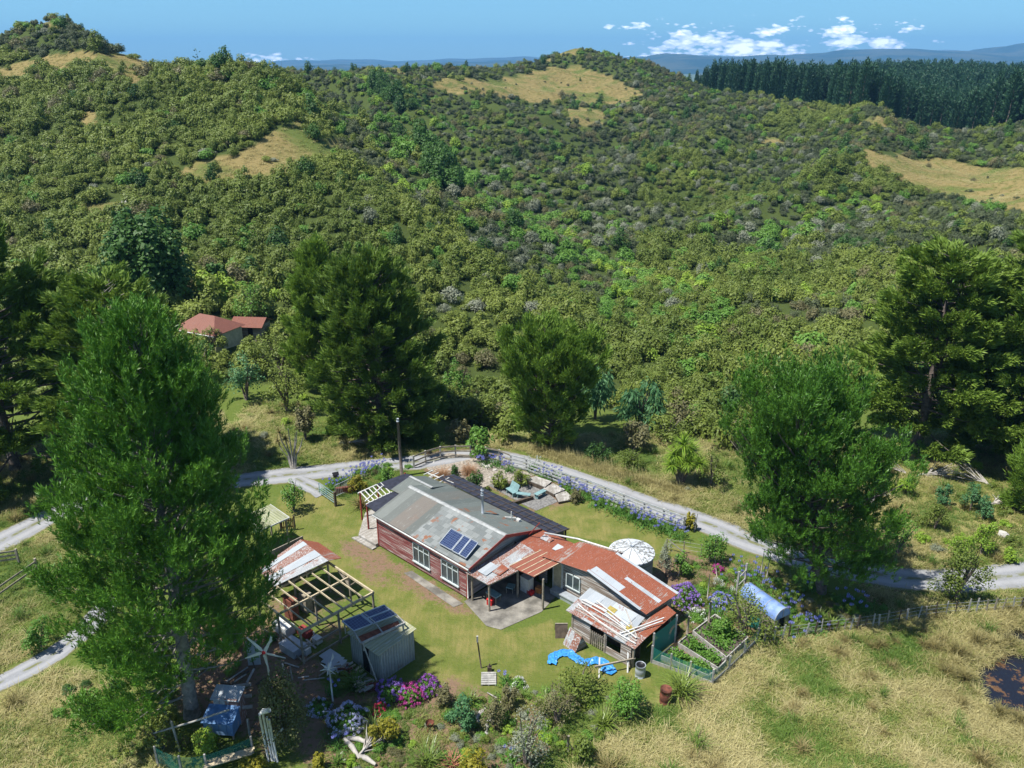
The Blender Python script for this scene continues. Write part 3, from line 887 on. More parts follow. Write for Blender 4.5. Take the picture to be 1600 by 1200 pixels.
print('forest', len(fx))
# ---------------------------------------------------------------- single trees
def conifer(name, x, y, H, Rm, prof, nbr, el0, el1, tipup, matl, matb, label, cat='tree', seed=1, h0=.08, tuft=(2600, 22, .30, .032), style='pine', stems=((0, 0),), skip=None, tr=.28, fanw=.30, lean=(0, 0), z=None, group=None):
    r = np.random.default_rng(seed)
    z0 = (z1(x, y) if z is None else z) - .15
    root = empty(name, (x, y, z0), 0, label, cat, group)
    wood = MB(); crown = MB()
    tops = []
    for k, (sx, sy) in enumerate(stems):
        pts = [(sx * .06 * f * 0 + sx * (f ** 1.2) * H * .35 + lean[0] * f + .12 * math.sin(f * 7 + k) * f, sy * (f ** 1.2) * H * .35 + lean[1] * f + .1 * math.cos(f * 6 + k) * f, f * H * (.97 if k == 0 else .88)) for f in np.linspace(0, 1, 9)]
        wood.tube(pts, [tr * (1 - f) ** .8 * (1 if k == 0 else .7) + .02 for f in np.linspace(0, 1, 9)], 9)
        tops.append(np.array(pts))
    # root flare
    wood.tube([(0, 0, -.3), (0, 0, .25), (0, 0, .8)], [tr * 1.55, tr * 1.25, tr], 9)
    paths = []
    for i in range(nbr):
        st = tops[i % len(tops)]
        h = h0 + (1 - h0) * ((i + r.random()) / nbr) ** .92
        a = i * 2.399 + r.uniform(-.4, .4)
        if skip and skip(h, math.cos(a), math.sin(a)): continue
        L = Rm * prof(h) * r.uniform(.72, 1.12)
        if L < .25: continue
        p = np.array([np.interp(min(h, .97) * H, st[:, 2], st[:, c]) for c in range(3)])
        el = el0 + (el1 - el0) * h + r.uniform(-.12, .12)
        pts = [p]; n = 6
        for k in range(n):
            e = el + tipup * (k / n) ** 1.5
            a += r.uniform(-.09, .09)
            p = p + np.array((math.cos(a) * math.cos(e), math.sin(a) * math.cos(e), math.sin(e))) * L / n
            pts.append(p)
        pts = np.array(pts); pts[:, 2] = np.maximum(pts[:, 2], .25)
        rb = .018 + .012 * L
        wood.tube(pts[:-1], [rb * (1 - k / 6.5) for k in range(n)], 4, cap=False)
        paths.append((pts, L, a))
    nT, nB, bl, bw = tuft
    Ls = np.array([q[1] for q in paths]); pr = Ls ** 1.35; pr /= pr.sum()
    pick = r.choice(len(paths), nT, p=pr)
    f = r.random(nT) ** .62 * .78 + .24
    PT = np.array([q[0] for q in paths])[pick]
    seg = np.minimum((f * 6).astype(int), 5); fr = f * 6 - seg
    A_ = PT[np.arange(nT), seg]; B_ = PT[np.arange(nT), seg + 1]
    c = A_ + (B_ - A_) * fr[:, None]
    nC = max(8, nT // 8); cid = r.integers(0, nC, nT)
    pick = pick[:nC][cid]; f = f[:nC][cid]; c = c[:nC][cid]; A_ = A_[:nC][cid]; B_ = B_[:nC][cid]
    d = unit(B_ - A_)
    side = unit(np.stack([-d[:, 1], d[:, 0], np.zeros(nT)], -1))
    LL = Ls[pick]
    wdt = fanw * LL * np.clip(1.15 - f, .12, 1) + .15
    off = r.uniform(-1, 1, nC)[cid]
    jit = r.normal(0, .23 if style == 'pine' else .17, (nT, 3)) * (1 if Rm < 9 else 1.2)
    c = c + side * (off * wdt)[:, None] + jit
    cv = r.random(nC)[cid]
    sd = unit(d + side * off[:, None] * .9)
    lv = r.random(len(paths))[pick]
    if style == 'pine':
        c[:, 2] += r.uniform(-.1, .35, nT)
        ax = unit(sd * .65 + np.array((0, 0, .95)) + rdir(nT, r) * .45)
        tl = r.uniform(.38, .75, nT)
        P = np.repeat(c, nB, 0) + np.repeat(ax, nB, 0) * (np.repeat(tl, nB) * r.random(nT * nB))[:, None]
        D = np.repeat(ax, nB, 0) * 1.15 + rdir(nT * nB, r) * .8
        vv = np.clip(np.repeat(lv * .2 + cv * .35 + r.random(nT) * .2, nB) + r.random(nT * nB) * .3, 0, 1)
        blades(crown, P, D, bl * r.uniform(.7, 1.2, nT * nB), bw, r, 0, vv)
    else:
        c[:, 2] += r.uniform(-.12, .12, nT) - .05 * LL * np.abs(off)
        c[:, 2] = np.maximum(c[:, 2], .1)
        tipd = unit(sd + np.array((0, 0, .28 + .25 * tipup)))
        P = np.repeat(c, nB, 0) + rdir(nT * nB, r) * .16 + np.repeat(tipd, nB, 0) * r.uniform(-.1, .35, (nT * nB, 1))
        D = np.repeat(tipd, nB, 0) + rdir(nT * nB, r) * .55
        vv = np.clip(np.repeat(lv * .25 + cv * .3 + r.random(nT) * .2, nB) + r.random(nT * nB) * .3, 0, 1)
        blades(crown, P, D, bl * r.uniform(.6, 1.3, nT * nB), bw * r.uniform(.8, 1.3, nT * nB), r, 0, vv)
    crown.build('crown', matl, root)
    wood.build('trunk', matb, root)
    return root

def spec(px, pyb, pyt, wpx):
    X, Y, Z = at(px, pyb)
    tx, ty, tz = v(px, pyt, Y)
    m_ = Y / (CAM_F * CP + (600 - (pyb + pyt) / 2) * SP)
    return X, Y, tz - Z + .1, wpx / 2 * m_

dome = lambda h: max(0.0, 1 - ((h - .38) / .66) ** 2) ** .5
x, y = g(300, 1117)
def lp_skip(h, ca, sa): return (h < .24 and ca > .15 and sa < .2) or (h < .09 and ca > -.3)
conifer('pine_tree', x, y, 21.6, 5.6, lambda h: min(1.0, (1 - h) ** .52 * 1.32) * (1 if h > .25 else .93), 250, -.22, 1.0, .45, LEAF['pine'], M['bark_grey'],
        'huge bright green pine towering over the timber frame and the left of the yard', seed=11, h0=.04, tuft=(13500, 22, .26, .042), lean=(.5, .5), skip=lp_skip, tr=.36, fanw=.34)
x, y = g(1283, 925)
conifer('pine_tree', x, y, 13.2, 6.0, lambda h: max(0, 1 - ((h - .50) / .54) ** 2) ** .5 * (1 if h > .35 else .9), 180, .05, 1.05, .35, LEAF['pine'], M['bark'],
        'broad many stemmed green pine standing between the flower garden and the road', seed=23, h0=.14, tuft=(9500, 22, .27, .046), stems=((0, 0), (-.5, .1), (.05, .2), (-.28, -.4)), tr=.26, fanw=.4, lean=(-2.4, 0))
X, Y, H_, R_ = spec(598, 680, 378, 205)
conifer('cypress_tree', X, Y, H_ * .92, R_, lambda h: min(1, (1 - h) ** .42 * 1.15), 230, -.10, .75, .42, LEAF['mac'], M['bark'],
        'large dark cypress with drooping tiers standing behind the house beyond the road', seed=31, h0=.04, tuft=(8500, 15, .50, .10), style='mac', fanw=.30, tr=.4, stems=((0, 0), (-.28, .1)))
X, Y, H_, R_ = spec(512, 612, 388, 140)
conifer('cypress_tree', X, Y, H_, R_, lambda h: min(1, (1 - h) ** .42 * 1.15), 160, .3, 1.1, .35, LEAF['mac2'], M['bark'],
        'feathery lighter green cypress leaning out left behind the large dark cypress', seed=33, h0=.04, tuft=(6000, 14, .55, .09), style='mac', fanw=.26, tr=.3)
X, Y, H_, R_ = spec(860, 695, 535, 146)
conifer('cypress_tree', X, Y, H_ * .78, R_ * 1.75, lambda h: .42 + .75 * h if h < .62 else max(.0, 1.0 - (h - .62) * 1.15), 150, .35, 1.0, .38, LEAF['mac2'], M['bark'],
        'young vase shaped cypress with upswept branches on the roadside bank', seed=37, h0=.03, tuft=(4800, 14, .48, .085), style='mac', fanw=.24, tr=.2)
X, Y, H_, R_ = spec(25, 735, 325, 350)
conifer('cypress_tree', X, Y, H_, R_, lambda h: min(1, (1 - h) ** .55 * 1.2), 130, -.05, .6, .35, LEAF['mac'], M['bark'],
        'dark spreading cypress cut by the left edge of the view above the road', seed=41, h0=.05, tuft=(11500, 14, .52, .11), style='mac', fanw=.32, tr=.4)
X, Y, H_, R_ = spec(215, 742, 440, 290)
conifer('cypress_tree', X, Y, H_, R_, lambda h: min(1, (1 - h) ** .40 * 1.12), 80, 0, .45, .15, LEAF['mac'], M['bark_grey'],
        'flat topped layered cypress just behind the crown of the huge pine', seed=43, h0=.25, tuft=(6000, 14, .50, .11), style='mac', fanw=.40, tr=.35)
X, Y, H_, R_ = spec(1432, 700, 395, 265)
conifer('cypress_tree', X, Y, H_, R_, lambda h: min(1, (1 - h) ** .32 * 1.05), 110, 0, .4, .12, LEAF['mac'], M['bark'],
        'flat tiered dark cypress left of the pair at the right edge behind the road', seed=47, h0=.12, tuft=(11500, 14, .50, .115), style='mac', fanw=.40, tr=.4, stems=((0, 0), (.25, .1)))
X, Y, H_, R_ = spec(1582, 715, 365, 260)
conifer('cypress_tree', X, Y, H_, R_, lambda h: min(1, (1 - h) ** .38 * 1.1), 120, -.05, .45, .15, LEAF['mac'], M['bark'],
        'tallest dark cypress at the right edge of the view with shade beneath it', seed=53, h0=.06, tuft=(11500, 14, .50, .115), style='mac', fanw=.36, tr=.4)
X, Y, H_, R_ = spec(1612, 800, 640, 110)
conifer('cypress_tree', X, Y, H_, R_, lambda h: min(1, (1 - h) ** .7 * 1.3), 80, .1, 1.0, .4, LEAF['mac2'], M['bark'],
        'small bright green cypress at the right edge above the road bend', seed=59, h0=.02, tuft=(2400, 13, .42, .06), style='mac', fanw=.28, tr=.2)
# hilltop trees on the left crest
X, Y, H_, R_ = spec(441, 118, 88, 22)
conifer('cypress_tree', X, Y + 2, H_ + .6, R_, lambda h: min(1, (1 - h) ** 1.0 * 1.3), 40, .9, 1.2, .3, LEAF['mac'], M['bark'],
        'lone spiky dark conifer on the crest of the left ridge', seed=61, h0=.02, tuft=(150, 9, 1.0, .14), style='mac', tr=.2)
X, Y, H_, R_ = spec(308, 92, 80, 18)
conifer('cypress_tree', X, Y + 2, H_ + .8, R_, lambda h: .8, 24, .2, .5, .1, LEAF['mac'], M['bark'],
        'tiny flat topped dark tree on the saddle of the left skyline', seed=62, h0=.4, tuft=(260, 10, .9, .22), style='mac', tr=.15)

def broad(name, X, Y, H, Rd, mat, label, cat='tree', seed=1, nl=40, nc=4200, size=None, lr=(.16, .30), group=None, zz=None, low=-.35, droop=0, flat=1.0):
    r = np.random.default_rng(seed)
    z0 = (z1(X, Y) if zz is None else zz)
    root = empty(name, (X, Y, z0 - .08), 0, label, cat, group)
    mb = MB(); s_ = size or .09
    c, l = lobes(r, nl, 1.0, .74, lr, .22)
    c[:, 2] = c[:, 2] * flat
    pick = r.choice(nl, nc, p=l ** 2 / (l ** 2).sum())
    d = rdir(nc, r); d[:, 2] = np.where(d[:, 2] < low, -d[:, 2], d[:, 2])
    P = c[pick] + d * l[pick][:, None] * r.uniform(.65, 1.1, (nc, 1))
    top = P[:, 2].max()
    P = P * np.array((Rd, Rd, H / top)); P[:, 2] = np.maximum(P[:, 2], .03)
    N = d + rdir(nc, r) * .7; N[:, 2] += .3
    lv = r.random(nl)
    if droop:
        D = d * .5 + rdir(nc, r) * .4 + np.array((0, 0, -droop))
        blades(mb, P, D, s_ * 3.2, s_ * .8, r, 0, np.clip(lv[pick] * .5 + r.random(nc) * .5, 0, 1))
    else:
        cards(mb, P, N, s_ * r.uniform(.6, 1.5, nc), r, .75, 0, np.clip(lv[pick] * .5 + r.random(nc) * .5, 0, 1))
    mb.build('crown', LEAF[mat], root)
    w_ = MB(); n = 5; tw = max(.03, Rd * .05)
    for k in range(n):
        a = r.uniform(0, 6.28); e = r.uniform(.25, .6) * Rd
        w_.tube([(0, 0, -.1), (e * .2 * math.cos(a), e * .2 * math.sin(a), H * .3), (e * .6 * math.cos(a + .2), e * .6 * math.sin(a + .2), H * .6), (e * math.cos(a), e * math.sin(a), H * .85)], [tw, tw * .75, tw * .45, tw * .15], 6)
    w_.build('trunk', M['bark'], root)
    return root
X, Y, H_, R_ = spec(243, 480, 325, 158)
broad('round_tree', X, Y, H_, R_, 'dark', 'big dense dark green dome shaped tree on the slope above the old farmhouse', seed=3, nl=70, nc=9000, size=.52, lr=(.14, .26))
X, Y, H_, R_ = spec(198, 420, 330, 44)
broad('round_tree', X, Y, H_, R_, 'dark', 'narrow pointed dark tree tucked against the left side of the big dome tree', seed=4, nl=18, nc=1500, size=.45)
X, Y, H_, R_ = spec(345, 460, 408, 44)
broad('round_tree', X, Y, H_, R_, 'dark', 'small dark green tree directly above the old farmhouse roof', seed=5, nl=18, nc=1500, size=.45)

# (px, foot row, top row, width, leaf, label, name)
SHRUBS = [
 (930, 655, 562, 72, 'euc', 'blue green weeping shrub close behind the vase shaped cypress', 'shrub', 1),
 (1000, 668, 596, 92, 'euc', 'wider blue green weeping shrub on the bank right of the vase shaped cypress', 'shrub', 1),
 (395, 500, 440, 75, 'mahoe', 'bright green leafy tree right of the old farmhouse roof', 'broadleaf_tree', 0),
 (355, 470, 425, 60, 'lime', 'yellow green tree behind the old farmhouse', 'broadleaf_tree', 0),
 (440, 590, 520, 100, 'manuka', 'grey green scrub tree in front of the old farmhouse annexe', 'scrub_tree', 0),
 (385, 625, 552, 80, 'euc', 'dark blue green bush below the old farmhouse', 'shrub', 0),
 (450, 645, 565, 95, 'manuka', 'round olive bush beside the grassy clearing below the farmhouse', 'shrub', 0),
 (335, 555, 512, 62, 'manuka', 'olive bush covering the front wall of the old farmhouse', 'shrub', 0),
 (395, 560, 525, 50, 'manuka', 'olive bush in front of the farm annexe wall', 'shrub', 0),
 (320, 600, 540, 90, 'manuka', 'olive bush between the layered cypress and the old farmhouse', 'shrub', 0),
 (478, 690, 632, 42, 'brown', 'small wispy bush right behind the bare cabbage tree', 'shrub', 0),
 (715, 640, 560, 60, 'mahoe', 'bright green shrub at the right foot of the large dark cypress', 'shrub', 0),
 (705, 655, 590, 60, 'manuka', 'olive bush at the right foot of the large dark cypress', 'shrub', 0),
 (755, 665, 615, 70, 'manuka', 'olive bush between the large cypress and the vase shaped cypress', 'shrub', 0),
 (745, 713, 668, 70, 'mahoe', 'dark green round bush behind the garden rail fence above the tussocks', 'shrub', 0),
 (715, 690, 655, 50, 'brown', 'thin grey leafed bush beside the rail fence', 'shrub', 0),
 (790, 690, 650, 55, 'manuka', 'grey green bush left of the vase shaped cypress foot', 'shrub', 0),
 (935, 722, 690, 60, 'dark', 'low dark hedge like bush along the roadside bank', 'shrub', 0),
 (985, 735, 700, 60, 'manuka', 'low olive bush on the bank left of the cabbage tree', 'shrub', 0),
 (1040, 690, 640, 80, 'manuka', 'grey olive bush behind the cabbage tree', 'shrub', 0),
 (990, 705, 660, 70, 'brown', 'brownish bush above the bare grass knoll', 'shrub', 0),
 (1110, 760, 700, 60, 'manuka', 'olive bush between the cabbage tree and the broad pine', 'shrub', 0),
 (1400, 870, 805, 75, 'mahoe', 'leafy green shrub on the inside of the road bend right of the broad pine', 'shrub', 0),
 (1345, 850, 815, 50, 'mahoe', 'green shrub in the shade right of the broad pine', 'shrub', 0),
 (1460, 828, 785, 45, 'manuka', 'round grey olive shrub on the dry slope above the road', 'shrub', 0),
 (1415, 775, 740, 40, 'lime', 'yellow green bramble on the slope below the dead branches', 'shrub', 0),
 (1375, 745, 705, 50, 'mahoe', 'green shrub beside the grey dead branches', 'shrub', 0),
 (1435, 720, 690, 45, 'mahoe', 'bright bush above the pile of grey dead branches', 'shrub', 0),
 (1515, 800, 755, 38, 'euc', 'upright grey green bush on the dry slope under the right cypresses', 'shrub', 0),
 (1535, 815, 775, 30, 'euc', 'smaller upright bush next to the white stump on the dry slope', 'shrub', 0),
 (1472, 790, 755, 30, 'euc', 'dark little bush in the middle of the dry slope', 'shrub', 0),
 (1570, 800, 790, 40, 'manuka', 'bush half under the small bright cypress', 'shrub', 0),
 (1532, 868, 812, 45, 'lime', 'round lime green shrub above the small tree by the road', 'shrub', 0),
 (1495, 878, 832, 55, 'lime', 'lime green bush left behind the small roadside tree', 'shrub', 0),
 (1575, 880, 858, 30, 'lime', 'low yellow green weed clump beside the far road bend', 'shrub', 0),
 (1110, 880, 830, 60, 'mahoe', 'green shrub at the lawn corner beside the broad pine', 'shrub', 0),
 (1078, 830, 800, 24, 'yelshrub', 'golden shrub at the end of the rail fence', 'shrub', 0),
 (1040, 905, 845, 38, 'brown', 'tall brownish hedge bush right behind the water tank', 'shrub', 0),
 (1065, 900, 862, 34, 'mahoe', 'dark leafy shrub between the tank and the flower beds', 'shrub', 0),
 (1160, 992, 922, 122, 'manuka', 'broad feathery olive bush in front of the blue tunnel house', 'shrub', 0),
 (1130, 1000, 965, 45, 'mahoe', 'lush green potato bush inside the netted vegetable garden', 'shrub', 0),
 (460, 800, 748, 50, 'pine', 'bright green pine branch tip bush beside the road left of the gate', 'shrub', 0),
 (320, 1175, 1140, 60, 'lime', 'bright yellow green bush inside the netted chicken run', 'shrub', 0),
 (395, 1215, 1185, 60, 'yelshrub', 'yellow green shrub below the white lamp poles', 'shrub', 0),
 (255, 1170, 1120, 90, 'manuka', 'shaded thicket outside the left corner of the chicken run', 'shrub', 0),
 (140, 1120, 1080, 70, 'mahoe', 'low green bush under the lowest boughs of the huge pine', 'shrub', 0),
 (65, 1015, 970, 60, 'mahoe', 'leafy bush left of the huge pine beside the track', 'shrub', 0),
 (820, 1195, 1110, 110, 'brown', 'large twiggy grey brown bush at the bottom middle of the garden', 'shrub', 0),
 (770, 1135, 1090, 60, 'brown', 'loose grey bush right of the stone heap', 'shrub', 0),
 (905, 1090, 1045, 110, 'manuka', 'grey olive shrub row in front of the blue tarpaulin', 'shrub', 0),
 (870, 1130, 1075, 90, 'brown', 'bare branched grey bush beside the flax clumps', 'shrub', 0),
 (975, 1115, 1060, 80, 'mahoe', 'dense green shrub behind the rusty drum', 'shrub', 0),
 (720, 1142, 1092, 62, 'euc', 'rounded dense grey green shrub in the middle of the flower garden', 'shrub', 0),
 (600, 1165, 1125, 70, 'yelshrub', 'mustard yellow green shrub between the logs and the flower garden', 'shrub', 0),
 (695, 1100, 1070, 44, 'brown', 'dry wispy shrub right of the purple hydrangeas', 'shrub', 0),
 (500, 1205, 1180, 30, 'yelshrub', 'small golden shrub at the bottom edge left of the logs', 'shrub', 0),
 (795, 1110, 1070, 40, 'brown', 'thin dark twiggy shrub behind the small wooden pallet', 'shrub', 0),
 (540, 1070, 1052, 60, 'manuka', 'grey leafed shrub below the small wind turbine', 'shrub', 0),
 (740, 1215, 1175, 70, 'yelshrub', 'gold green shrub cut by the bottom edge', 'shrub', 0),
 (905, 1190, 1150, 70, 'manuka', 'olive shrub against the paddock fence at the bottom', 'shrub', 0),
 (712, 752, 728, 26, "dark", "neat dark shrub between the two copper tussocks", "shrub", 0),
 (743, 770, 735, 34, 'dark', 'round dark green shrub against the rear of the black lean-to roof', 'shrub', 9),
 (782, 764, 738, 36, 'manuka', 'olive mound shrub on the stony terrace', 'shrub', 0),
 (813, 762, 735, 38, 'manuka', 'bigger olive mound shrub beside the timber decks', 'shrub', 0),
 (900, 785, 765, 28, 'brown', 'purple brown low shrub right of the timber decks', 'shrub', 0),
 (560, 768, 740, 38, 'yelshrub', 'golden green shrub along the drive hedge', 'shrub', 0),
 (605, 760, 730, 30, 'green_', 'bright green shrub at the corner of the front garden by the utility pole', 'shrub', 0),
]
LEAF['green_'] = LEAF['mahoe']
for i, (a, b, c_, wpx, lf, lab, nme, kk) in enumerate(SHRUBS):
    X, Y, H_, R_ = spec(a, b, c_, wpx)
    near_ = Y < 62
    if lf == 'brown' and near_:
        rt = broad(nme, X, Y, H_, R_, 'grey' if i % 2 else 'brown', lab, 'shrub', seed=200 + i, nl=26, nc=1500, size=.085)
    else:
        broad(nme, X, Y, H_, R_, lf, lab, 'tree' if 'tree' in nme else 'shrub', seed=200 + i, nl=24, nc=int(900 + 500 * R_) if near_ else 1500, size=(.11 if near_ else .20), droop=.9 if kk == 1 else 0)
# small tree with a visible stem by the road
X, Y, H_, R_ = spec(1493, 938, 850, 112)
broad('small_tree', X, Y, H_, R_, 'manuka', 'small spreading olive tree with a forked stem standing in front of the road bend', seed=77, nl=34, nc=3400, size=.12, lr=(.14, .26), low=-.2, flat=.75)
# climber covered mound by the turbine
X, Y, H_, R_ = spec(447, 1168, 1038, 96)
broad('climber_mound', X, Y, H_, R_ * .95, 'climber', 'tall mound of brown tipped climber smothering a post right of the chicken coop', 'climber', seed=78, nl=60, nc=9500, size=.10, lr=(.18, .34), flat=1.3)

# ---------------- strap leaved plants
def flax(name, px, pyb, Rm, n, mat, label, cat='flax', seed=1, el=(.7, 1.45), w=.05, droop=1.2, group=None, z=None, dead=0):
    r = np.random.default_rng(seed)
    X, Y = g(px, pyb) if z is None else (px, pyb)
    o = MB(); B = np.stack([r.normal(0, Rm * .12, n), r.normal(0, Rm * .12, n), np.zeros(n)], -1)
    straps(o, B, r.uniform(0, 2 * PI, n), r.uniform(*el, n), Rm * r.uniform(.8, 1.35, n), w, r.uniform(droop * .4, droop * 1.3, n), r)
    ob = o.build(name, LEAF[mat], None, (X, Y, (z1(X, Y) if z is None else z)))
    return tag(ob, label, cat, group)
for i, (a, b, Rm, n, mt, lab) in enumerate([
    (1065, 1085, 1.5, 150, 'flax', 'yellow green flax clump beside the corner of the green netting fence'),
    (978, 1112, 1.35, 130, 'flax', 'lush green flax left of the rusty drum'),
    (945, 1135, 1.1, 90, 'flax', 'yellow striped flax lower left of the rusty drum'),
    (850, 1110, 1.2, 70, 'flax', 'sparse pale flax showing among grey twiggy bushes'),
    (668, 1198, 1.3, 120, 'flax', 'big dark and yellow flax at the bottom edge of the flower garden'),
    (735, 1100, .9, 60, 'flax', 'small spiky flax behind the rounded grey green shrub'),
    (585, 1140, .8, 50, 'flax', 'wispy yellow flax beside the driftwood logs'),
    (565, 792, 1.15, 120, 'rush', 'dark bronze flax at the front corner of the house deck'),
    (555, 1078, 1.15, 110, 'green', 'dense green lily clump right of the small wind turbine'),
    (528, 1195, .6, 60, 'green', 'small bright green iris tuft at the bottom left of the garden'),
    (600, 752, .8, 90, 'green', 'bright green strappy clump by the utility pole'),
    (1275, 975, .9, 70, 'flax', 'left one of the two yellow yuccas near the batten fence'),
    (1297, 980, .9, 70, 'flax', 'right one of the two yellow yuccas near the batten fence'),
    (1240, 985, .8, 60, 'flax', 'yellow green spiky plant just right of the tunnel house end'),
    (820, 1090, .5, 40, 'green', 'tiny flax between the loops of the blue tarpaulin')]):
    flax('flax', a, b, Rm, n, mt, lab, seed=300 + i, w=.05)
flax('bronze_cordyline', 706, 1196, .75, 60, 'redstrap', 'star shaped pink bronze cordyline at the bottom middle of the garden', 'cordyline', 331, (.3, 1.4), .045, .9)
for i, (a, b, lab) in enumerate([(691, 746, 'left copper tussock grass on the stony terrace behind the black roof'), (733, 741, 'right copper tussock grass on the stony terrace behind the black roof')]):
    flax('tussock', a, b, 1.05, 420, 'tussock', lab, 'tussock', 340 + i, (.4, 1.5), .016, 1.9)
flax('tussock', 1260, 958, .8, 260, 'rush', 'brown tussock in the shade between agapanthus and the yuccas', 'tussock', 345, (.5, 1.5), .016, 1.7)

# cabbage trees
def cabbage(px, pyb, heads, label, seed, nl=60, bare=False, Lf=.75, mat='flax'):
    r = np.random.default_rng(seed); X, Y = g(px, pyb)
    rt = empty('cabbage_tree', (X, Y, z1(X, Y)), 0, label, 'cabbage tree')
    tr = MB(); cr = MB()
    for (dx, dz, hd) in heads:
        dy = r.uniform(-.5, .5)
        tr.tube([(dx * .15, 0, -.1), (dx * .35, dy * .2, dz * .45), (dx * .8, dy * .6, dz * .75), (dx, dy, dz)], [.07 if bare else .13, .06 if bare else .10, .05 if bare else .08, .04], 7)
        if hd:
            d = rdir(nl, r); az = np.arctan2(d[:, 1], d[:, 0]); el = np.arcsin(np.clip(d[:, 2] * .9 + .2, -1, 1))
            B = np.array([[dx, dy, dz]]).repeat(nl, 0)
            straps(cr, B, az, el, Lf * hd * r.uniform(.8, 1.2, nl), .075, r.uniform(.3, 1.0, nl), r, 0, 4)
    cr.build('crown', LEAF[mat], rt); tr.build('trunk', M['bark_grey' if bare else 'bark'], rt)
cabbage(1062, 757, [(-.5, 2.6, 1.1), (.1, 3.4, 1.2), (.8, 2.8, 1.1), (.5, 2.2, .9), (-.9, 1.9, .9), (1.3, 2.1, .9), (-.2, 2.3, 1), (.3, 1.7, .9)], 'leafy cabbage tree with several round heads on the roadside bank', 5, 150, False, 1.0, 'lime')
cabbage(459, 733, [(-.9, 3.4, .9), (-.5, 2.7, .6), (.0, 3.9, 0), (.35, 3.2, 0), (.9, 2.7, 0), (.6, 3.5, 0), (-1.2, 2.4, .6)], 'mostly bare cabbage tree with pale upright limbs beside the road', 6, 45, True, .7, 'rush')

# flowering clumps
def flower_balls(mb, P, rad, r, nper=26, mi=1, size=.03):
    n = len(P); d = rdir(n * nper, r)
    Q = np.repeat(P, nper, 0) + d * (np.repeat(np.broadcast_to(rad, (n,)), nper) * r.uniform(.75, 1, n * nper))[:, None]
    cards(mb, Q, d + rdir(n * nper, r) * .4, size, r, 1, mi, np.repeat(r.random(n), nper))
def hydrangea(px, pyb, Rx, H, mats, label, seed, nh=90, hr=.085, rest=0, cat='hydrangea', name='hydrangea'):
    r = np.random.default_rng(seed); X, Y = g(px, pyb)
    rt = empty(name, (X, Y, z1(X, Y)), r.uniform(0, 6), label, cat)
    lv = MB(); n = int(700 * Rx + 200); d = rdir(n, r); d[:, 2] = np.abs(d[:, 2])
    bumps = 1 + .18 * np.sin(d[:, 0] * 5 + seed) * np.cos(d[:, 1] * 4)
    P = d * np.array((Rx, Rx, H)) * (bumps * r.uniform(.6, .97, n))[:, None]
    cards(lv, P, d + rdir(n, r) * .6, .13, r, .7)
    lv.build('foliage', LEAF['mahoe'], rt)
    fl = MB(); d = rdir(nh, r); d[:, 2] = np.abs(d[:, 2]) * 1.0 + .05; d = unit(d)
    bumps = 1 + .18 * np.sin(d[:, 0] * 5 + seed) * np.cos(d[:, 1] * 4)
    P = d * np.array((Rx, Rx, H)) * bumps[:, None]
    flower_balls(fl, P, hr, r, 30, 0, .05)
    q = fl.build('flower_heads', LEAF[mats], rt)
for i, (a, b, Rx, H, mt, nh, lab) in enumerate([
    (612, 1088, .85, .95, 'hydviolet', 90, 'violet blue hydrangea at the corner of the metal shed'),
    (642, 1092, .8, .8, 'hydpink', 100, 'magenta pink hydrangea in the middle of the purple row'),
    (668, 1078, .75, .75, 'hydpurple', 90, 'deep purple hydrangea at the right end of the row by the shed'),
    (545, 1128, 1.0, .95, 'hydblue', 150, 'pale blue and white hydrangea left of the red flowers'),
    (1069, 940, 1.05, 1.25, 'hydviolet', 150, 'tall violet hydrangea at the corner of the rusted roof'),
    (1125, 945, .75, .75, 'agblue', 110, 'round blue hydrangea near the tunnel house'),
    (1121, 893, .42, .5, 'hydpink', 40, 'small magenta bush near the garden arch'),
    (593, 1113, .42, .45, 'redfl', 34, 'small bright red flowering bush beside the pale hydrangea'),
    (497, 1108, .7, .4, 'hydblue', 40, 'shaded pale blue hydrangea behind the climber mound'),
    (808, 1072, .5, .45, 'white', 18, 'white daisy bush near the clothes prop'),
    (1090, 965, .7, .45, 'white', 24, 'white flowered low bush right of the rusted roof corner')]):
    hydrangea(a, b, Rx, H, mt, lab, 400 + i, nh, .13 if mt == 'white' else (.085 if mt != 'redfl' else .07))

HEAD = {}
def agapanthus(X, Y, Rm, nf, mat, seed, label, group=None, tall=.85):
    r = np.random.default_rng(seed)
    rt = empty('agapanthus', (X, Y, z1(X, Y)), 0, label, 'agapanthus', group)
    lv = MB(); n = int(60 * Rm + 24)
    B = np.stack([r.normal(0, Rm * .42, n), r.normal(0, Rm * .42, n), np.zeros(n)], -1)
    straps(lv, B, r.uniform(0, 6.28, n), r.uniform(.5, 1.3, n), .6, .045, r.uniform(.8, 1.9, n), r, 0, 3)
    lv.build('foliage', LEAF['agleaf'], rt)
    P = np.stack([r.normal(0, Rm * .5, nf), r.normal(0, Rm * .5, nf), r.uniform(tall * .8, tall * 1.2, nf)], -1)
    if mat not in HEAD:
        fl = MB(); flower_balls(fl, np.zeros((1, 3)), .10, r, 34, 0, .055); HEAD[mat] = fl.build('flower_head', LEAF[mat]); col.objects.unlink(HEAD[mat])
    for p in P:
        q = HEAD[mat].copy(); q.name = 'flower_head'; col.objects.link(q); q.parent = rt; q.location = p
    st = MB()
    for p in P: st.bar((p[0] * .1, p[1] * .1, 0), p, .015)
    st.build('stem', LEAF['agleaf'], rt)
AG = []
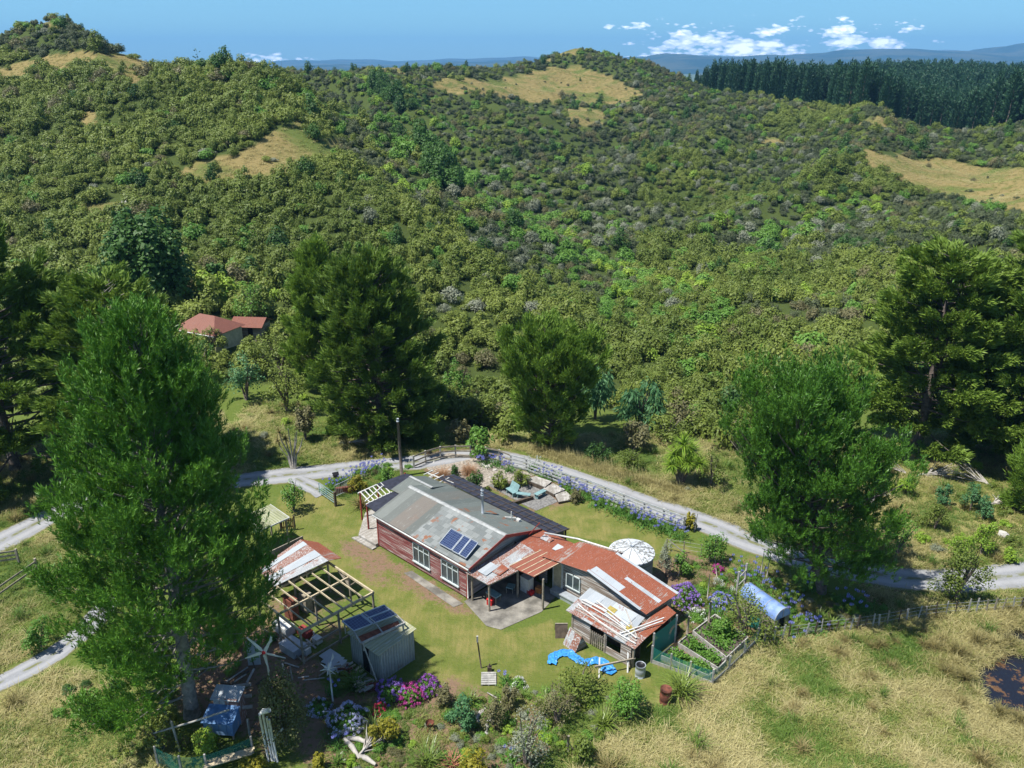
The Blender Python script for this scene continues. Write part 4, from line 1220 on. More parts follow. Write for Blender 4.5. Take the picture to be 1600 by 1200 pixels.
for a, b, nf, mt in [(520, 765, 9, 'b'), (536, 758, 10, 'b'), (552, 750, 10, 'b'), (566, 743, 12, 'b'), (580, 740, 12, 'b'), (592, 736, 9, 'b'), (527, 757, 5, 'w')]:
    AG.append((a, b, .8, nf, mt, 'blue agapanthus clump in the hedge along the drive left of the house', 'agapanthus along the drive'))
for a, b, nf, mt in [(759, 726, 12, 'b'), (775, 727, 9, 'b'), (796, 736, 7, 'b')]:
    AG.append((a, b, .7, nf, mt, 'blue agapanthus clump on the stony terrace by the rail fence', 'agapanthus on the stony terrace'))
line_ = [(832, 738), (850, 746), (866, 752), (880, 762), (893, 770), (908, 776), (920, 782), (932, 788), (946, 794), (960, 798), (973, 806), (984, 808), (994, 814), (1007, 820), (1020, 824), (1034, 828), (1047, 832), (1060, 838)]
for i, (a, b) in enumerate(line_):
    white = i in (0, 9, 12)
    AG.append((a, b + (i % 2) * 6 - 4, .75, 10, 'w' if white else 'b', ('white agapanthus clump among the blue ones along the rail fence' if white else 'blue agapanthus clump threaded through the rail fence by the road'), 'white agapanthus along the rail fence' if white else 'blue agapanthus along the rail fence'))
for a, b, nf, mt in [(1180, 905, 9, 'b'), (1195, 925, 9, 'b'), (1235, 960, 10, 'b'), (1228, 945, 8, 'b'), (1268, 985, 12, 'b'), (1275, 920, 6, 'b'), (1340, 950, 9, 'b'), (1325, 945, 6, 'b'), (1150, 908, 6, 'b'), (1240, 1000, 6, 'b'), (1165, 895, 6, 'b')]:
    AG.append((a, b, .9, nf, mt, 'blue agapanthus clump in the shaded flower garden under the broad pine', 'agapanthus under the broad pine'))
for a, b, nf, mt in [(1128, 925, 7, 'w'), (1115, 960, 5, 'w'), (1150, 935, 4, 'w')]:
    AG.append((a, b, .7, nf, mt, 'white agapanthus clump in the sunny flower bed left of the tunnel house', 'white agapanthus by the tunnel house'))
for a, b, nf, mt in [(528, 1170, 3, 'b'), (519, 1085, 4, 'b'), (790, 1068, 3, 'b'), (795, 1190, 3, 'b')]:
    lab = {528: 'tiny purple agapanthus pair left of the driftwood logs', 519: 'shaded agapanthus under the small wind turbine', 790: 'single stem agapanthus right of the wooden pallet', 795: 'small deep blue agapanthus near the bottom edge'}[a]
    AG.append((a, b, .35, nf, mt, lab, None))
for i, (a, b, Rm, nf, mt, lab, gp) in enumerate(AG):
    X, Y = g(a, b); agapanthus(X, Y, Rm * 1.1, int(nf * 1.25), 'agblue' if mt == 'b' else 'white', 500 + i, lab, gp)

# ---------------- grass you could not count
def tuft(seed, n, L, w, el, droop, mat, spread):
    r = np.random.default_rng(seed); mb = MB()
    B = np.stack([r.normal(0, spread, n), r.normal(0, spread, n), np.zeros(n)], -1)
    straps(mb, B, r.uniform(0, 6.28, n), r.uniform(*el, n), L * r.uniform(.7, 1.3, n), w, r.uniform(droop * .5, droop * 1.3, n), r, 0, 3)
    o = mb.build('grass_tuft', LEAF[mat]); col.objects.unlink(o); return o
GT = [tuft(600 + i, 34, .34, .020, (.3, 1.2), 1.2, 'grass', .22) for i in range(3)] + [tuft(610 + i, 34, .50, .018, (.15, .9), 1.0, 'straw', .25) for i in range(3)] + \
     [tuft(620 + i, 34, .22, .02, (.5, 1.3), 1.0, 'green', .16) for i in range(2)] + [tuft(630, 90, .75, .02, (.6, 1.45), 1.1, 'rush', .10), tuft(631, 90, .6, .02, (.6, 1.45), 1.1, 'green', .12)]
def tuft_field(name, polys_pix, dens, mixf, label, smin=.7, smax=1.25, excl=()):
    P = []
    for pol in polys_pix:
        W = np.array([g(a, b) for a, b in pol])
        x0, y0 = W.min(0); x1, y1 = W.max(0)
        n = int((x1 - x0) * (y1 - y0) * dens)
        xs = rng.uniform(x0, x1, n); ys = rng.uniform(y0, y1, n)
        k = inpoly(xs, ys, W.tolist()) & (ys < 75)
        P.append(np.stack([xs[k], ys[k]], -1))
    P = np.concatenate(P); z = zg(P[:, 0], P[:, 1])
    a, b = project(P[:, 0], P[:, 1], z)
    k = (a > -80) & (a < 1680) & (b < 1270)
    for ex in excl: k &= ~inpoly(a, b, ex)
    k &= z > -.3
    P = P[k]; z = z[k]; n = len(P)
    vi = mixf(P[:, 0], P[:, 1], n)
    s_ = rng.uniform(smin, smax, n)
    s_ = np.where(vi >= 8, s_ * rng.uniform(.6, 1.3, n), s_)
    rot = np.stack([rng.normal(0, .12, n), rng.normal(0, .12, n), rng.uniform(0, 6.28, n)], -1)
    stuff(name, GT, np.stack([P[:, 0], P[:, 1], z - .02], -1), np.stack([s_] * 3, -1), rot, vi, label, 'grass')
    print(name, n)
ROADX = [(-60, 855), (0, 830), (110, 772), (240, 750), (400, 735), (500, 725), (620, 713), (720, 702), (800, 702), (880, 730), (1000, 770), (1100, 800), (1200, 845), (1330, 878), (1450, 890), (1600, 878), (1680, 870), (1680, 915), (1600, 925), (1500, 930), (1400, 925), (1320, 912), (1180, 880), (1080, 838), (960, 785), (860, 750), (780, 728), (660, 738), (600, 742), (500, 752), (400, 765), (240, 785), (120, 812), (0, 868), (-60, 890)]
TRACKX = [(-80, 1090), (60, 1015), (120, 980), (160, 1010), (60, 1062), (-80, 1140)]
def mix_pad(x, y, n):
    q = fn(x, y, .55, .3) + .6 * fn(x, y, 1.4, 2) + rng.normal(0, .35, n)
    vi = np.where(q > .12, 3 + rng.integers(0, 3, n), np.where(q > -.45, rng.integers(0, 3, n), 6 + rng.integers(0, 2, n)))
    return np.where(rng.random(n) < .010, 8 + rng.integers(0, 2, n), vi)
tuft_field('paddock_grass', [[(880, 1240), (905, 1180), (1040, 1098), (1110, 1068), (1190, 1012), (1400, 970), (1700, 940), (1750, 1300), (880, 1300)]], 26, mix_pad, 'rough green and straw coloured paddock grass in the lower right')
def mix_gr(x, y, n):
    q = fn(x, y, .4, 1.1) + rng.normal(0, .5, n)
    vi = np.where(q > .45, 3 + rng.integers(0, 3, n), np.where(q > -.3, rng.integers(0, 3, n), 6 + rng.integers(0, 2, n)))
    return np.where(rng.random(n) < .012, 8 + rng.integers(0, 2, n), vi)
tuft_field('bank_grass', [[(330, 745), (380, 640), (470, 585), (560, 610), (700, 610), (900, 640), (1080, 690), (1180, 660), (1320, 640), (1700, 640), (1700, 950), (1400, 965), (1330, 905), (1180, 880), (1080, 800), (900, 730), (800, 700), (620, 712), (400, 740)], [(-80, 800), (130, 770), (130, 1000), (-80, 1080)], [(-80, 1090), (60, 1040), (160, 1060), (250, 1130), (245, 1280), (-80, 1280)], [(-80, 700), (330, 620), (400, 740), (-80, 830)]], 11, mix_gr, 'long rough grass on the banks beside the gravel road', excl=[ROADX, TRACKX])
def mix_lawn(x, y, n): return np.where(fn(x, y, .9, .3) > .3, rng.integers(0, 3, n), 6 + rng.integers(0, 2, n))
tuft_field('garden_weeds', [[(500, 1100), (620, 1105), (780, 1085), (880, 1095), (1000, 1110), (905, 1190), (880, 1260), (500, 1260)], [(1060, 880), (1230, 880), (1230, 960), (1060, 1000)], [(1180, 960), (1330, 940), (1400, 955), (1190, 1005)], [(500, 765), (620, 730), (640, 740), (560, 790)]], 10, mix_lawn, 'mixed green weeds and ground cover between the garden shrubs', .5, 1.1)
# feathery seed heads along the road bank
for px0, px1, f_ in ((830, 1060, 1),):
    n = 420
    a = rng.uniform(px0, px1, n); b = np.interp(a, [830, 900, 1060], [700, 722, 768]) + rng.normal(0, 3, n)
    P = np.array([g(p, q) for p, q in zip(a, b)])
    z = zg(P[:, 0], P[:, 1]); n = len(P); s_ = rng.uniform(1.2, 1.9, n)
    stuff('seed_heads', [GT[3], GT[4]], np.stack([P[:, 0], P[:, 1], z], -1), np.stack([s_ * .6, s_ * .6, s_ * 1.6], -1), np.zeros((n, 3)), rng.integers(0, 2, n), 'tall pinkish brown seeding grass lining the far verge of the road', 'grass')

# low plants filling the beds, and scattered small bushes on the banks
def low_plants(name, polys, dens, rs, kinds, label, excl=()):
    P = []
    for pol in polys:
        W = np.array([g(a, b) for a, b in pol]); x0, y0 = W.min(0); x1, y1 = W.max(0)
        n = int((x1 - x0) * (y1 - y0) * dens); xs = rng.uniform(x0, x1, n); ys = rng.uniform(y0, y1, n)
        k = inpoly(xs, ys, W.tolist()); P.append(np.stack([xs[k], ys[k]], -1))
    P = np.concatenate(P); z = zg(P[:, 0], P[:, 1]); a, b = project(P[:, 0], P[:, 1], z)
    k = (fn(P[:, 0], P[:, 1], 1.1, .7) > -.25)
    for ex in excl: k &= ~inpoly(a, b, ex)
    P = P[k]; z = z[k]; n = len(P); s_ = rng.uniform(*rs, n)
    protos = [PROTO[q][0][0] for q in kinds]
    stuff(name, protos, np.stack([P[:, 0], P[:, 1], z - .03], -1), np.stack([s_, s_, s_ * rng.uniform(.6, 1.3, n)], -1), np.stack([s_ * 0, s_ * 0, rng.uniform(0, 6, n)], -1), rng.integers(0, len(protos), n), label, 'ground cover')
    print(name, n)
low_plants('garden_cover', [[(500, 1100), (600, 1110), (700, 1110), (780, 1085), (880, 1080), (1000, 1100), (905, 1185), (880, 1230), (500, 1230)], [(1180, 900), (1330, 930), (1400, 955), (1290, 985), (1195, 1000), (1215, 960)], [(1060, 880), (1180, 890), (1170, 940), (1080, 960)], [(500, 770), (560, 735), (640, 722), (640, 738), (560, 775)]],
           4.6, (.18, .52), ['manuka', 'mahoe', 'mahoe', 'lime', 'grey', 'brown'], 'mixed low green and grey plants filling the garden beds', excl=[[(535, 1070), (660, 1060), (660, 1030), (540, 1000)]])
low_plants('bank_scrub', [[(1330, 700), (1600, 700), (1640, 870), (1460, 870), (1330, 850)], [(400, 620), (560, 610), (620, 690), (480, 700), (400, 720)], [(640, 672), (760, 680), (900, 690), (1100, 740), (1100, 790), (900, 715), (760, 695)]],
           .22, (.3, .9), ['manuka', 'mahoe', 'brown', 'manuka', 'lime', 'grey'], 'scattered low scrub on the rough banks beside the road', excl=[ROADX])
low_plants('pine_litter_scrub', [[(60, 1060), (250, 1060), (300, 1160), (200, 1190), (100, 1130)], [(250, 950), (400, 960), (480, 1040), (330, 1080)]], .5, (.25, .7), ['manuka', 'dark', 'brown', 'mahoe'], 'low shaded undergrowth round the foot of the huge pine')
for i in range(34):
    th = i / 22 * 2 * PI
    if i < 22: X, Y = 29.3 + 4.6 * math.cos(th) + random.uniform(-.5, .5), 34.8 + 3.5 * math.sin(th) + random.uniform(-.4, .4)
    else: X, Y = g(random.uniform(1150, 1560), random.uniform(990, 1190))
    if i < 22: flax('tussock', X, Y, random.uniform(.55, .95), 150, 'rush' if i % 3 else 'straw', 'shaggy brown rush tussock on the rim of the dark pond', 'tussock', 700 + i, (.5, 1.5), .022, 1.5, 'tussocks round the pond', z=z1(X, Y))
    else: flax('tussock', X, Y, random.uniform(.4, .75), 130, 'rush', 'brown tussock standing up out of the straw coloured paddock', 'tussock', 700 + i, (.5, 1.5), .02, 1.5, 'tussocks in the paddock', z=z1(X, Y))

# rough grass on the hill clearings
gx_, gy_ = cells(120, 560, 1.25)
gz_ = zg(gx_, gy_); a, b = project(gx_, gy_, gz_)
k = np.zeros(len(gx_), bool)
for c in CLEAR: k |= inpoly(a, b, c)
k &= (a > -60) & (a < 1660)
gx_, gy_, gz_ = gx_[k], gy_[k], gz_[k]; n = len(gx_); q = fn(gx_, gy_, .09, 1.5) + rng.normal(0, .4, n)
s_ = rng.uniform(.9, 1.8, n)
stuff('hill_grass', GT, np.stack([gx_, gy_, gz_ - .03], -1), np.stack([s_ * 1.2, s_ * 1.2, s_ * .8], -1), np.stack([s_ * 0, s_ * 0, rng.uniform(0, 6, n)], -1),
      np.where(q > .1, 3 + rng.integers(0, 3, n), rng.integers(0, 3, n)), 'dry rough pasture grass on the open hillside clearings', 'grass')
print('hill grass', n)
# ---------------------------------------------------------------- the homestead
HT = lambda a, b: g(a, b)
# painted iron roof of the house: plain long sheets to the left, short mended sheets to the right
m, nt, out = nm('house_roof_iron'); t = NT(nt); o = t.obj(); X = t.sep(o)
br_ = nt.nodes.new('ShaderNodeTexBrick'); nt.links.new(t.mapping(o, (1.9, 2.6, 1)), br_.inputs[0])
br_.inputs['Scale'].default_value = 1; br_.inputs['Mortar Size'].default_value = .012; br_.inputs['Brick Width'].default_value = 1.0; br_.inputs['Row Height'].default_value = 1.0
br_.inputs['Color1'].default_value = (.15, .165, .16, 1); br_.inputs['Color2'].default_value = (.29, .305, .295, 1); br_.inputs['Mortar'].default_value = (.09, .10, .09, 1)
br_.inputs['Bias'].default_value = -.15
n1 = t.noise(o, .9, 5, .6); n2 = t.noise(t.mapping(o, (8, 1.2, 1)), 1.5, 5, .65)
wn = nt.nodes.new('ShaderNodeTexWhiteNoise'); wn.noise_dimensions = '1D'; nt.links.new(t.math('FLOOR', t.math('DIVIDE', X[0], .76)), wn.inputs['W'])
lng = t.mix(wn.outputs['Value'], (.12, .13, .118), (.22, .235, .215))
lng = t.mix(t.math('MULTIPLY', t.math('GREATER_THAN', wn.outputs['Value'], .72), .55), lng, (.14, .095, .07))
patch = t.math('MULTIPLY', t.ramp(t.math('ADD', X[0], t.math('MULTIPLY', n1, 1.2)), 4.3, 4.6), t.math('LESS_THAN', X[1], 3.2))
cc = t.mix(patch, lng, br_.outputs[0])
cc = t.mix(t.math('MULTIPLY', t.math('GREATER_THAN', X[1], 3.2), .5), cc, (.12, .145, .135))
cc = t.mix(t.math('MULTIPLY', t.ramp(n2, .55, .75), .55), cc, (.36, .38, .36))
rs = t.math('MULTIPLY', t.ramp(t.noise(o, 1.35, 5, .55), .61, .66), t.ramp(X[0], 2.0, 5.0))
cc = t.mix(rs, cc, (.24, .11, .06))
wv = t.math('SINE', t.math('MULTIPLY', X[0], 2 * PI / .076))
nt.links.new(t.pbsdf(cc, .55, 0, t.bump(t.math('ADD', wv, t.math('MULTIPLY', patch, n2)), .4, .03), .4), out.inputs[0])
M['houseroof'] = m
M['clap'] = boards('red_weatherboard', (.17, .042, .040), (.26, .085, .08), .135, 'z', (.42, .36, .33), .35, .75)
M['gable'] = boards('gable_board_shaded', (.17, .15, .15), (.26, .21, .22), .12, 'z', (.40, .38, .36), .5, .6)  # shaded grey purple of the gable end put into the board colour
M['greyboard'] = boards('bleached_board', (.38, .36, .33), (.56, .54, .50), .14, 'z', (.24, .19, .15), .55, .8)
M['deck'] = boards('deck_board', (.26, .24, .21), (.38, .36, .32), .12, 'x', (.45, .43, .40), .3, .8)
M['rust'] = sheet_metal('red_rust_iron', (.40, .34, .30), (.27, .085, .045), .86, panel=.8, scratch=.25)
M['rustmix'] = sheet_metal('mixed_rust_iron', (.42, .44, .45), (.24, .11, .075), .66, panel=.76, scratch=.5)
M['galv'] = sheet_metal('galvanised_iron', (.46, .50, .53), (.3, .12, .06), .12, panel=.76, scratch=.2, rough=.4)
M['greenrib'] = sheet_metal('faded_green_iron', (.30, .31, .17), (.25, .14, .06), .05, rib=.2, ribdir='y', ribcol=.0, scratch=.1)
M['shedwall'] = sheet_metal('shed_wall_iron', (.28, .31, .30), (.14, .08, .05), .35, rib=.19, scratch=.2, ribcol=.45)
M['shedwally'] = sheet_metal('shed_wall_iron_side', (.28, .31, .30), (.14, .08, .05), .35, rib=.19, ribdir='y', scratch=.2, ribcol=.45)
M['shedroof'] = sheet_metal('shed_roof_iron', (.36, .36, .20), (.2, .12, .07), .15, rib=.22, ribcol=.25)
M['porch'] = sheet_metal('porch_iron', (.32, .12, .08), (.27, .095, .06), 1.1, panel=.47, scratch=.1)
M['glass'] = plain('window_glass', (.05, .07, .08), .08, 0, .2, 2, .8)
M['concrete'] = plain('old_concrete', (.23, .215, .185), .95, 0, .5, 1.1)
M['palerail'] = plain('bleached_rail', (.42, .44, .43), .8, 0, .2, 4)
M['frame'] = plain('pale_window_paint', (.50, .56, .56), .6, 0, .12, 4)
M['lead'] = plain('ridge_capping', (.36, .37, .36), .5, 0, .25, 4)
m, nt, out = nm('solar_cells'); t = NT(nt); o = t.obj()
b2 = nt.nodes.new('ShaderNodeTexBrick'); nt.links.new(t.mapping(o, (6.5, 6.5, 0)), b2.inputs[0]); b2.offset = 0
b2.inputs['Scale'].default_value = 1; b2.inputs['Mortar Size'].default_value = .05; b2.inputs['Brick Width'].default_value = 1; b2.inputs['Row Height'].default_value = 1
b2.inputs['Color1'].default_value = (.018, .028, .075, 1); b2.inputs['Color2'].default_value = (.028, .042, .10, 1); b2.inputs['Mortar'].default_value = (.12, .16, .26, 1)
nt.links.new(t.pbsdf(b2.outputs[0], .15, 0, None, .8), out.inputs[0]); M['solar'] = m

# ---- house
H = fthing('farmhouse', 0, 0, 'long red weatherboard farmhouse with a grey green iron roof and solar panels', 'house')
RX0, RX1 = -.2, 9.35; EF = (-.2, 2.62); RG = (3.2, 3.46); EB = (6.85, 2.22)
mb = MB()
def clap(mb, p0, p1, z0, z1f, nrm, pitch=.135, mi=0, holes=()):
    """overlapping boards from p0 to p1, each leaning out at its foot; z1f(x) is the height of the wall"""
    L = math.dist(p0, p1); n = int(z1f(.5) / pitch) + 3
    ux, uy = (p1[0] - p0[0]) / L, (p1[1] - p0[1]) / L
    for k in range(n):
        a = z0 + k * pitch; b = a + pitch
        segs = [(0, L)]
        for h0, h1, hz0, hz1 in holes:
            if b > hz0 and a < hz1:
                ns = []
                for s0, s1 in segs:
                    if h0 > s0: ns.append((s0, min(h0, s1)))
                    if h1 < s1: ns.append((max(h1, s0), s1))
                segs = [q for q in ns if q[1] - q[0] > .02]
        for s0, s1 in segs:
            # cut by the roof line
            fs = np.linspace(s0, s1, 9)
            ok = [f for f in fs if z1f(f / L) > a + .02]
            if len(ok) < 2: continue
            s0_, s1_ = min(ok), max(ok)
            P = []
            for s_, z_, off in ((s0_, a, .03), (s1_, a, .03), (s1_, min(b, z1f(s1_ / L)), .004), (s0_, min(b, z1f(s0_ / L)), .004)):
                P.append((p0[0] + ux * s_ + nrm[0] * off, p0[1] + uy * s_ + nrm[1] * off, z_))
            P2 = [(x - nrm[0] * .04, y - nrm[1] * .04, z) for x, y, z in P]
            mb.add(P + P2, [(0, 1, 2, 3), (7, 6, 5, 4), (0, 4, 5, 1), (1, 5, 6, 2), (2, 6, 7, 3), (3, 7, 4, 0)], mi)
zf = lambda y: np.interp(y, [EF[0], RG[0], EB[0]], [EF[1], RG[1], EB[1]]) - .06
WIN = [(3.85, 5.4, .62, 1.98), (6.65, 8.15, .62, 1.98)]
clap(mb, (0, 0), (8.95, 0), .12, lambda f: 2.55, (0, -1), holes=WIN)
clap(mb, (0, 6.5), (0, 0), .12, lambda f: zf(6.5 * (1 - f)), (-1, 0))
clap(mb, (8.95, 0), (8.95, 6.5), .12, lambda f: zf(6.5 * f), (1, 0), mi=1)
mb.box(.05, 8.9, 6.45, 6.5, .1, 2.2, 1)
mb.box(.1, 8.85, .1, 6.4, -.3, .12, 2)
mb.box(-.04, .07, -.05, .06, .0, 2.5, 3); mb.box(8.9, 9.01, -.05, .06, 0, 2.5, 3)
mb.build('wall', [M['clap'], M['gable'], M['wood_dark'], M['redpaint']], H)
mb = MB()
n = 14
for a, b in ((EF, RG), (RG, EB)):
    xs0 = RX0 + (.25 if a is RG or b is RG else 0)
    mb.slab([(RX0, a[0], a[1]), (RX1, a[0], a[1]), (RX1, b[0], b[1]), (RX0, b[0], b[1])], .05)
mb.build('roof', M['houseroof'], H)
mb = MB(); mb.slab([(RX0, RG[0] - .17, RG[1] - .02), (RX1, RG[0] - .17, RG[1] - .02), (RX1, RG[0], RG[1] + .03), (RX0, RG[0], RG[1] + .03)], .02)
mb.slab([(RX0, RG[0], RG[1] + .03), (RX1, RG[0], RG[1] + .03), (RX1, RG[0] + .17, RG[1] - .025), (RX0, RG[0] + .17, RG[1] - .025)], .02)
mb.build('ridge_cap', M['lead'], H)
mb = MB()
for xx in (RX1 + .02,): mb.bar((xx, EF[0], EF[1] - .1), (xx, RG[0], RG[1] - .1), .04, .2); mb.bar((xx, RG[0], RG[1] - .1), (xx, EB[0], EB[1] - .1), .04, .2)
mb.build('bargeboard', M['redpaint'], H)
mb = MB(); mb.tube([(RX0, EF[0] - .06, EF[1] - .06), (RX1, EF[0] - .06, EF[1] - .10)], .055, 8); mb.tube([(9.2, -.24, 2.5), (9.3, -.1, 2.2), (9.1, -.1, 2.0), (9.1, -.1, .2)], .035, 6)
mb.build('gutter', M['white'], H)
for (a, b, c, d) in WIN:
    f = MB()
    f.box(a - .06, b + .06, -.07, .0, d, d + .09); f.box(a - .1, b + .1, -.13, .02, c - .08, c); f.box(a - .06, a, -.07, .0, c, d); f.box(b, b + .06, -.07, .0, c, d)
    w3 = (b - a) / 3
    for k in (1, 2): f.box(a + w3 * k - .035, a + w3 * k + .035, -.06, 0, c, d)
    for k in range(3): f.box(a + w3 * k + .035, a + w3 * (k + 1) - .035, -.045, -.005, d - .36, d - .31)
    wo_ = f.build('window', M['frame'], H)
    for k in range(3):
        p = MB(); p.box(a + w3 * k + .035, a + w3 * (k + 1) - .035, -.02, 0, c, d - .001); p.build('pane', M['glass'], wo_)
    cu = MB()
    for k in (0, 2): cu.box(a + w3 * k + .06, a + w3 * k + w3 * .55, .03, .05, c + .02, d - .05)
    cu.build('curtain', M['cream'], wo_)
# flue and aerial
z_ = lambda x, y: float(zf(y)) + .06
fl = MB(); fl.tube([(5.75, 4.7, z_(0, 4.7) - .1), (5.75, 4.7, 4.35)], .085, 12); fl.tube([(5.75, 4.7, 4.38), (5.75, 4.7, 4.55)], .13, 12); fl.tube([(5.75, 4.7, 4.55), (5.75, 4.7, 4.75)], [.06, .06], 10); fl.tube([(5.75, 4.7, 4.75), (5.75, 4.7, 4.82), (5.75, 4.7, 4.9)], [.13, .13, .02], 12)
fl.build('flue', M['steel'], H)
fl = MB(); fl.bar((7.35, 5.9, 2.5), (7.35, 5.9, 3.2), .05); fl.bar((7.0, 5.6, 2.75), (7.6, 6.1, 2.7), .06); fl.box(7.55, 7.85, 6.1, 6.35, 2.4, 2.6); fl.build('roof_bracket', M['white'], H)
# solar panels
def panel(par, quad, nsplit=1, th=.04, fr=.045, mat='solar'):
    Q = np.array(quad, float); mb = MB(); mb.slab(Q, th); o = mb.build('solar_panel', M['solar'] if mat == 'solar' else M[mat], par)
    nrm = np.cross(Q[1] - Q[0], Q[2] - Q[0]); nrm /= np.linalg.norm(nrm)
    if nrm[2] < 0: nrm = -nrm
    f = MB()
    for i in range(4): f.bar(Q[i] + nrm * .01, Q[(i + 1) % 4] + nrm * .01, fr, th + .02)
    f.build('panel_frame', M['steel'], o)
def onroof(x, y, up): return (x, y, z_(x, y) + up)
panel(H, [onroof(6.25, .15, .2), onroof(7.4, .15, .2), onroof(7.2, 1.45, .3), onroof(6.05, 1.45, .3)])
panel(H, [onroof(7.47, .15, .2), onroof(8.07, .15, .2), onroof(7.87, 1.45, .3), onroof(7.27, 1.45, .3)])
panel(H, [onroof(8.13, .15, .2), onroof(8.75, .15, .2), onroof(8.55, 1.45, .3), onroof(7.93, 1.45, .3)])
mb = MB()
for a, b in ((6.3, .2), (7.35, .2), (8.65, .2), (6.1, 1.4), (7.15, 1.4), (8.45, 1.4)): mb.bar(onroof(a, b, .0), onroof(a, b, .26 if b > 1 else .16), .04)
mb.build('panel_rack', M['steel'], H)
# extension at the far end
mb = MB()
ER = (4.55, 3.12)
mb.slab([(-2.1, 3.0, 2.52), (-.15, 3.0, 2.52), (.75, ER[0], ER[1]), (-1.75, ER[0], ER[1])], .05); mb.slab([(-1.75, ER[0], ER[1]), (.75, ER[0], ER[1]), (.3, 6.6, 2.3), (-2.1, 6.4, 2.3)], .05)
mb.slab([(-1.75, ER[0], ER[1]), (-2.1, 6.4, 2.3), (-2.12, 3.0, 2.52)], .05)
mb.build('extension_roof', M['houseroof'], H)
mb = MB(); mb.box(-2.0, -.02, 3.1, 6.3, .1, 2.3); mb.build('extension_wall', M['clap'], H)
mb = MB(); mb.bar((-1.75, ER[0], ER[1] + .02), (.75, ER[0], ER[1] + .02), .2, .03); mb.build('ridge_cap', M['lead'], H)
mb = MB(); mb.slab([(-3.8, 2.9, 2.38), (-2.15, 3.05, 2.46), (-2.2, 5.9, 2.3), (-3.6, 5.7, 2.25)], .05); mb.build('veranda_roof', M['blackroof'], H)
mb = MB(); mb.slab([(-2.05, .55, 2.3), (-.25, .3, 2.42), (-.22, 2.95, 2.5), (-1.9, 3.15, 2.4)], .05); mb.build('veranda_roof', M['blackroof'], H)
mb = MB()
for i in range(6): 
    y_ = .9 + i * .38; mb.bar((-3.7, y_ + .5, 2.36), (-1.95, y_, 2.4), .06)
mb.bar((-3.1, 3.0, 2.42), (-2.3, .75, 2.42), .08); mb.bar((-3.75, 1.2, 2.32), (-3.75, 3.1, 2.32), .08); mb.bar((-2.0, .6, 2.34), (-2.0, 3.0, 2.34), .08)
mb.build('pergola', M['white'], H)
for a, b in ((-1.95, .62), (-3.7, 1.35), (-3.7, 3.0), (-3.6, 5.6)):
    mb = MB(); mb.bar((a, b, 0), (a, b, 2.33), .10); mb.build('post', M['redpaint'], H)
mb = MB(); mb.add([(-1.9, -.35, .28), (0, -.3, .28), (0, 3.0, .28), (-2, 6.3, .28), (-3.9, 6.0, .28), (-4.0, 1.9, .28), (-1.9, -.35, .02), (0, -.3, .02), (0, 3.0, .02), (-2, 6.3, .02), (-3.9, 6.0, .02), (-4.0, 1.9, .02)],
                  [(0, 1, 2, 3, 4, 5), (0, 6, 7, 1), (1, 7, 8, 2), (3, 9, 10, 4), (4, 10, 11, 5), (5, 11, 6, 0), (2, 8, 9, 3)])
mb.slab([(-2.2, -.75, .12), (.1, -.68, .12), (.1, -.32, .12), (-2.0, -.37, .12)], .1)
mb.build('deck', M['deck'], H)
# black lean-to along the far side
mb = MB(); mb.slab([(-1.0, 6.7, 2.42), (10.45, 6.75, 2.3), (10.65, 8.25, 2.12), (-.95, 8.3, 2.12)], .04)
mb.build('lean_to_roof', M['blackroof'], H)
mb = MB()
for k in range(16): mb.bar((-.7 + k * .75, 6.72, 2.43), (-.65 + k * .75, 8.27, 2.14), .035, .02)
for yy, zz in ((7.1, 2.375), (7.7, 2.27)): mb.bar((-1, yy, zz), (10.5, yy, zz - .03), .04, .012)
mb.build('roof_batten', M['wood_dark'], H)
for k in range(6):
    mb = MB(); mb.bar((-.6 + k * 2.2, 8.1, 0), (-.6 + k * 2.2, 8.1, 2.1), .1); mb.build('post', M['wood_dark'], H)
mb = MB(); mb.box(10.2, 10.28, 6.85, 8.1, .1, 2.1); mb.build('lean_to_wall', M['wood'], H)
mb = MB(); mb.bar((-2.4, 6.8, 2.3), (.4, 7.0, 2.35), .07); [mb.bar((-2.3 + k * .6, 6.4, 2.33), (-2.3 + k * .6, 7.4, 2.33), .06) for k in range(4)]
mb.build('pergola', M['white'], H)

# ---- rusted workshop behind the porch
WS = fthing('workshop', 9.2, 0, 'rambling grey board workshop with rusted red iron roofs joined to the end of the farmhouse', 'outbuilding')
ox = 9.2
def S_(mb, pts, th=.035, mi=0): mb.slab([(a - ox, b, c) for a, b, c in pts], th, mi)
mb = MB(); S_(mb, [(9.1, -.25, 2.22), (10.95, -.1, 2.12), (11.4, 2.35, 2.2), (11.4, 4.3, 2.32), (9.45, 4.4, 2.42)]); mb.build('low_roof', M['rustmix'], WS)
mb = MB(); S_(mb, [(9.45, 4.4, 2.42), (11.4, 4.3, 2.32), (12.0, 4.3, 2.5), (12.9, 6.7, 2.4), (9.5, 6.8, 2.2)]); mb.build('low_roof', M['rust'], WS)
mb = MB(); S_(mb, [(10.7, 2.05, 2.28), (12.62, 2.25, 2.28), (13.15, 4.75, 2.52), (11.25, 4.5, 2.52)]); 
mb.build('porch_roof', M['porch'], WS)
mb = MB()
for k in range(5):
    f_ = k / 4; a = np.array((10.72 + 1.85 * f_ - ox, 2.08 + .2 * f_, 2.295)); b = np.array((11.27 + 1.85 * f_ - ox, 4.5 + .22 * f_, 2.535)); mb.bar(a, b, .05, .02)
mb.build('roof_batten', M['wood_pale'], WS)
mb = MB(); S_(mb, [(11.75, 3.95, 2.60), (13.5, 4.25, 2.62), (15.1, 4.45, 2.72), (15.45, 7.15, 2.86), (12.75, 6.65, 2.8)]); mb.build('roof', M['rust'], WS)
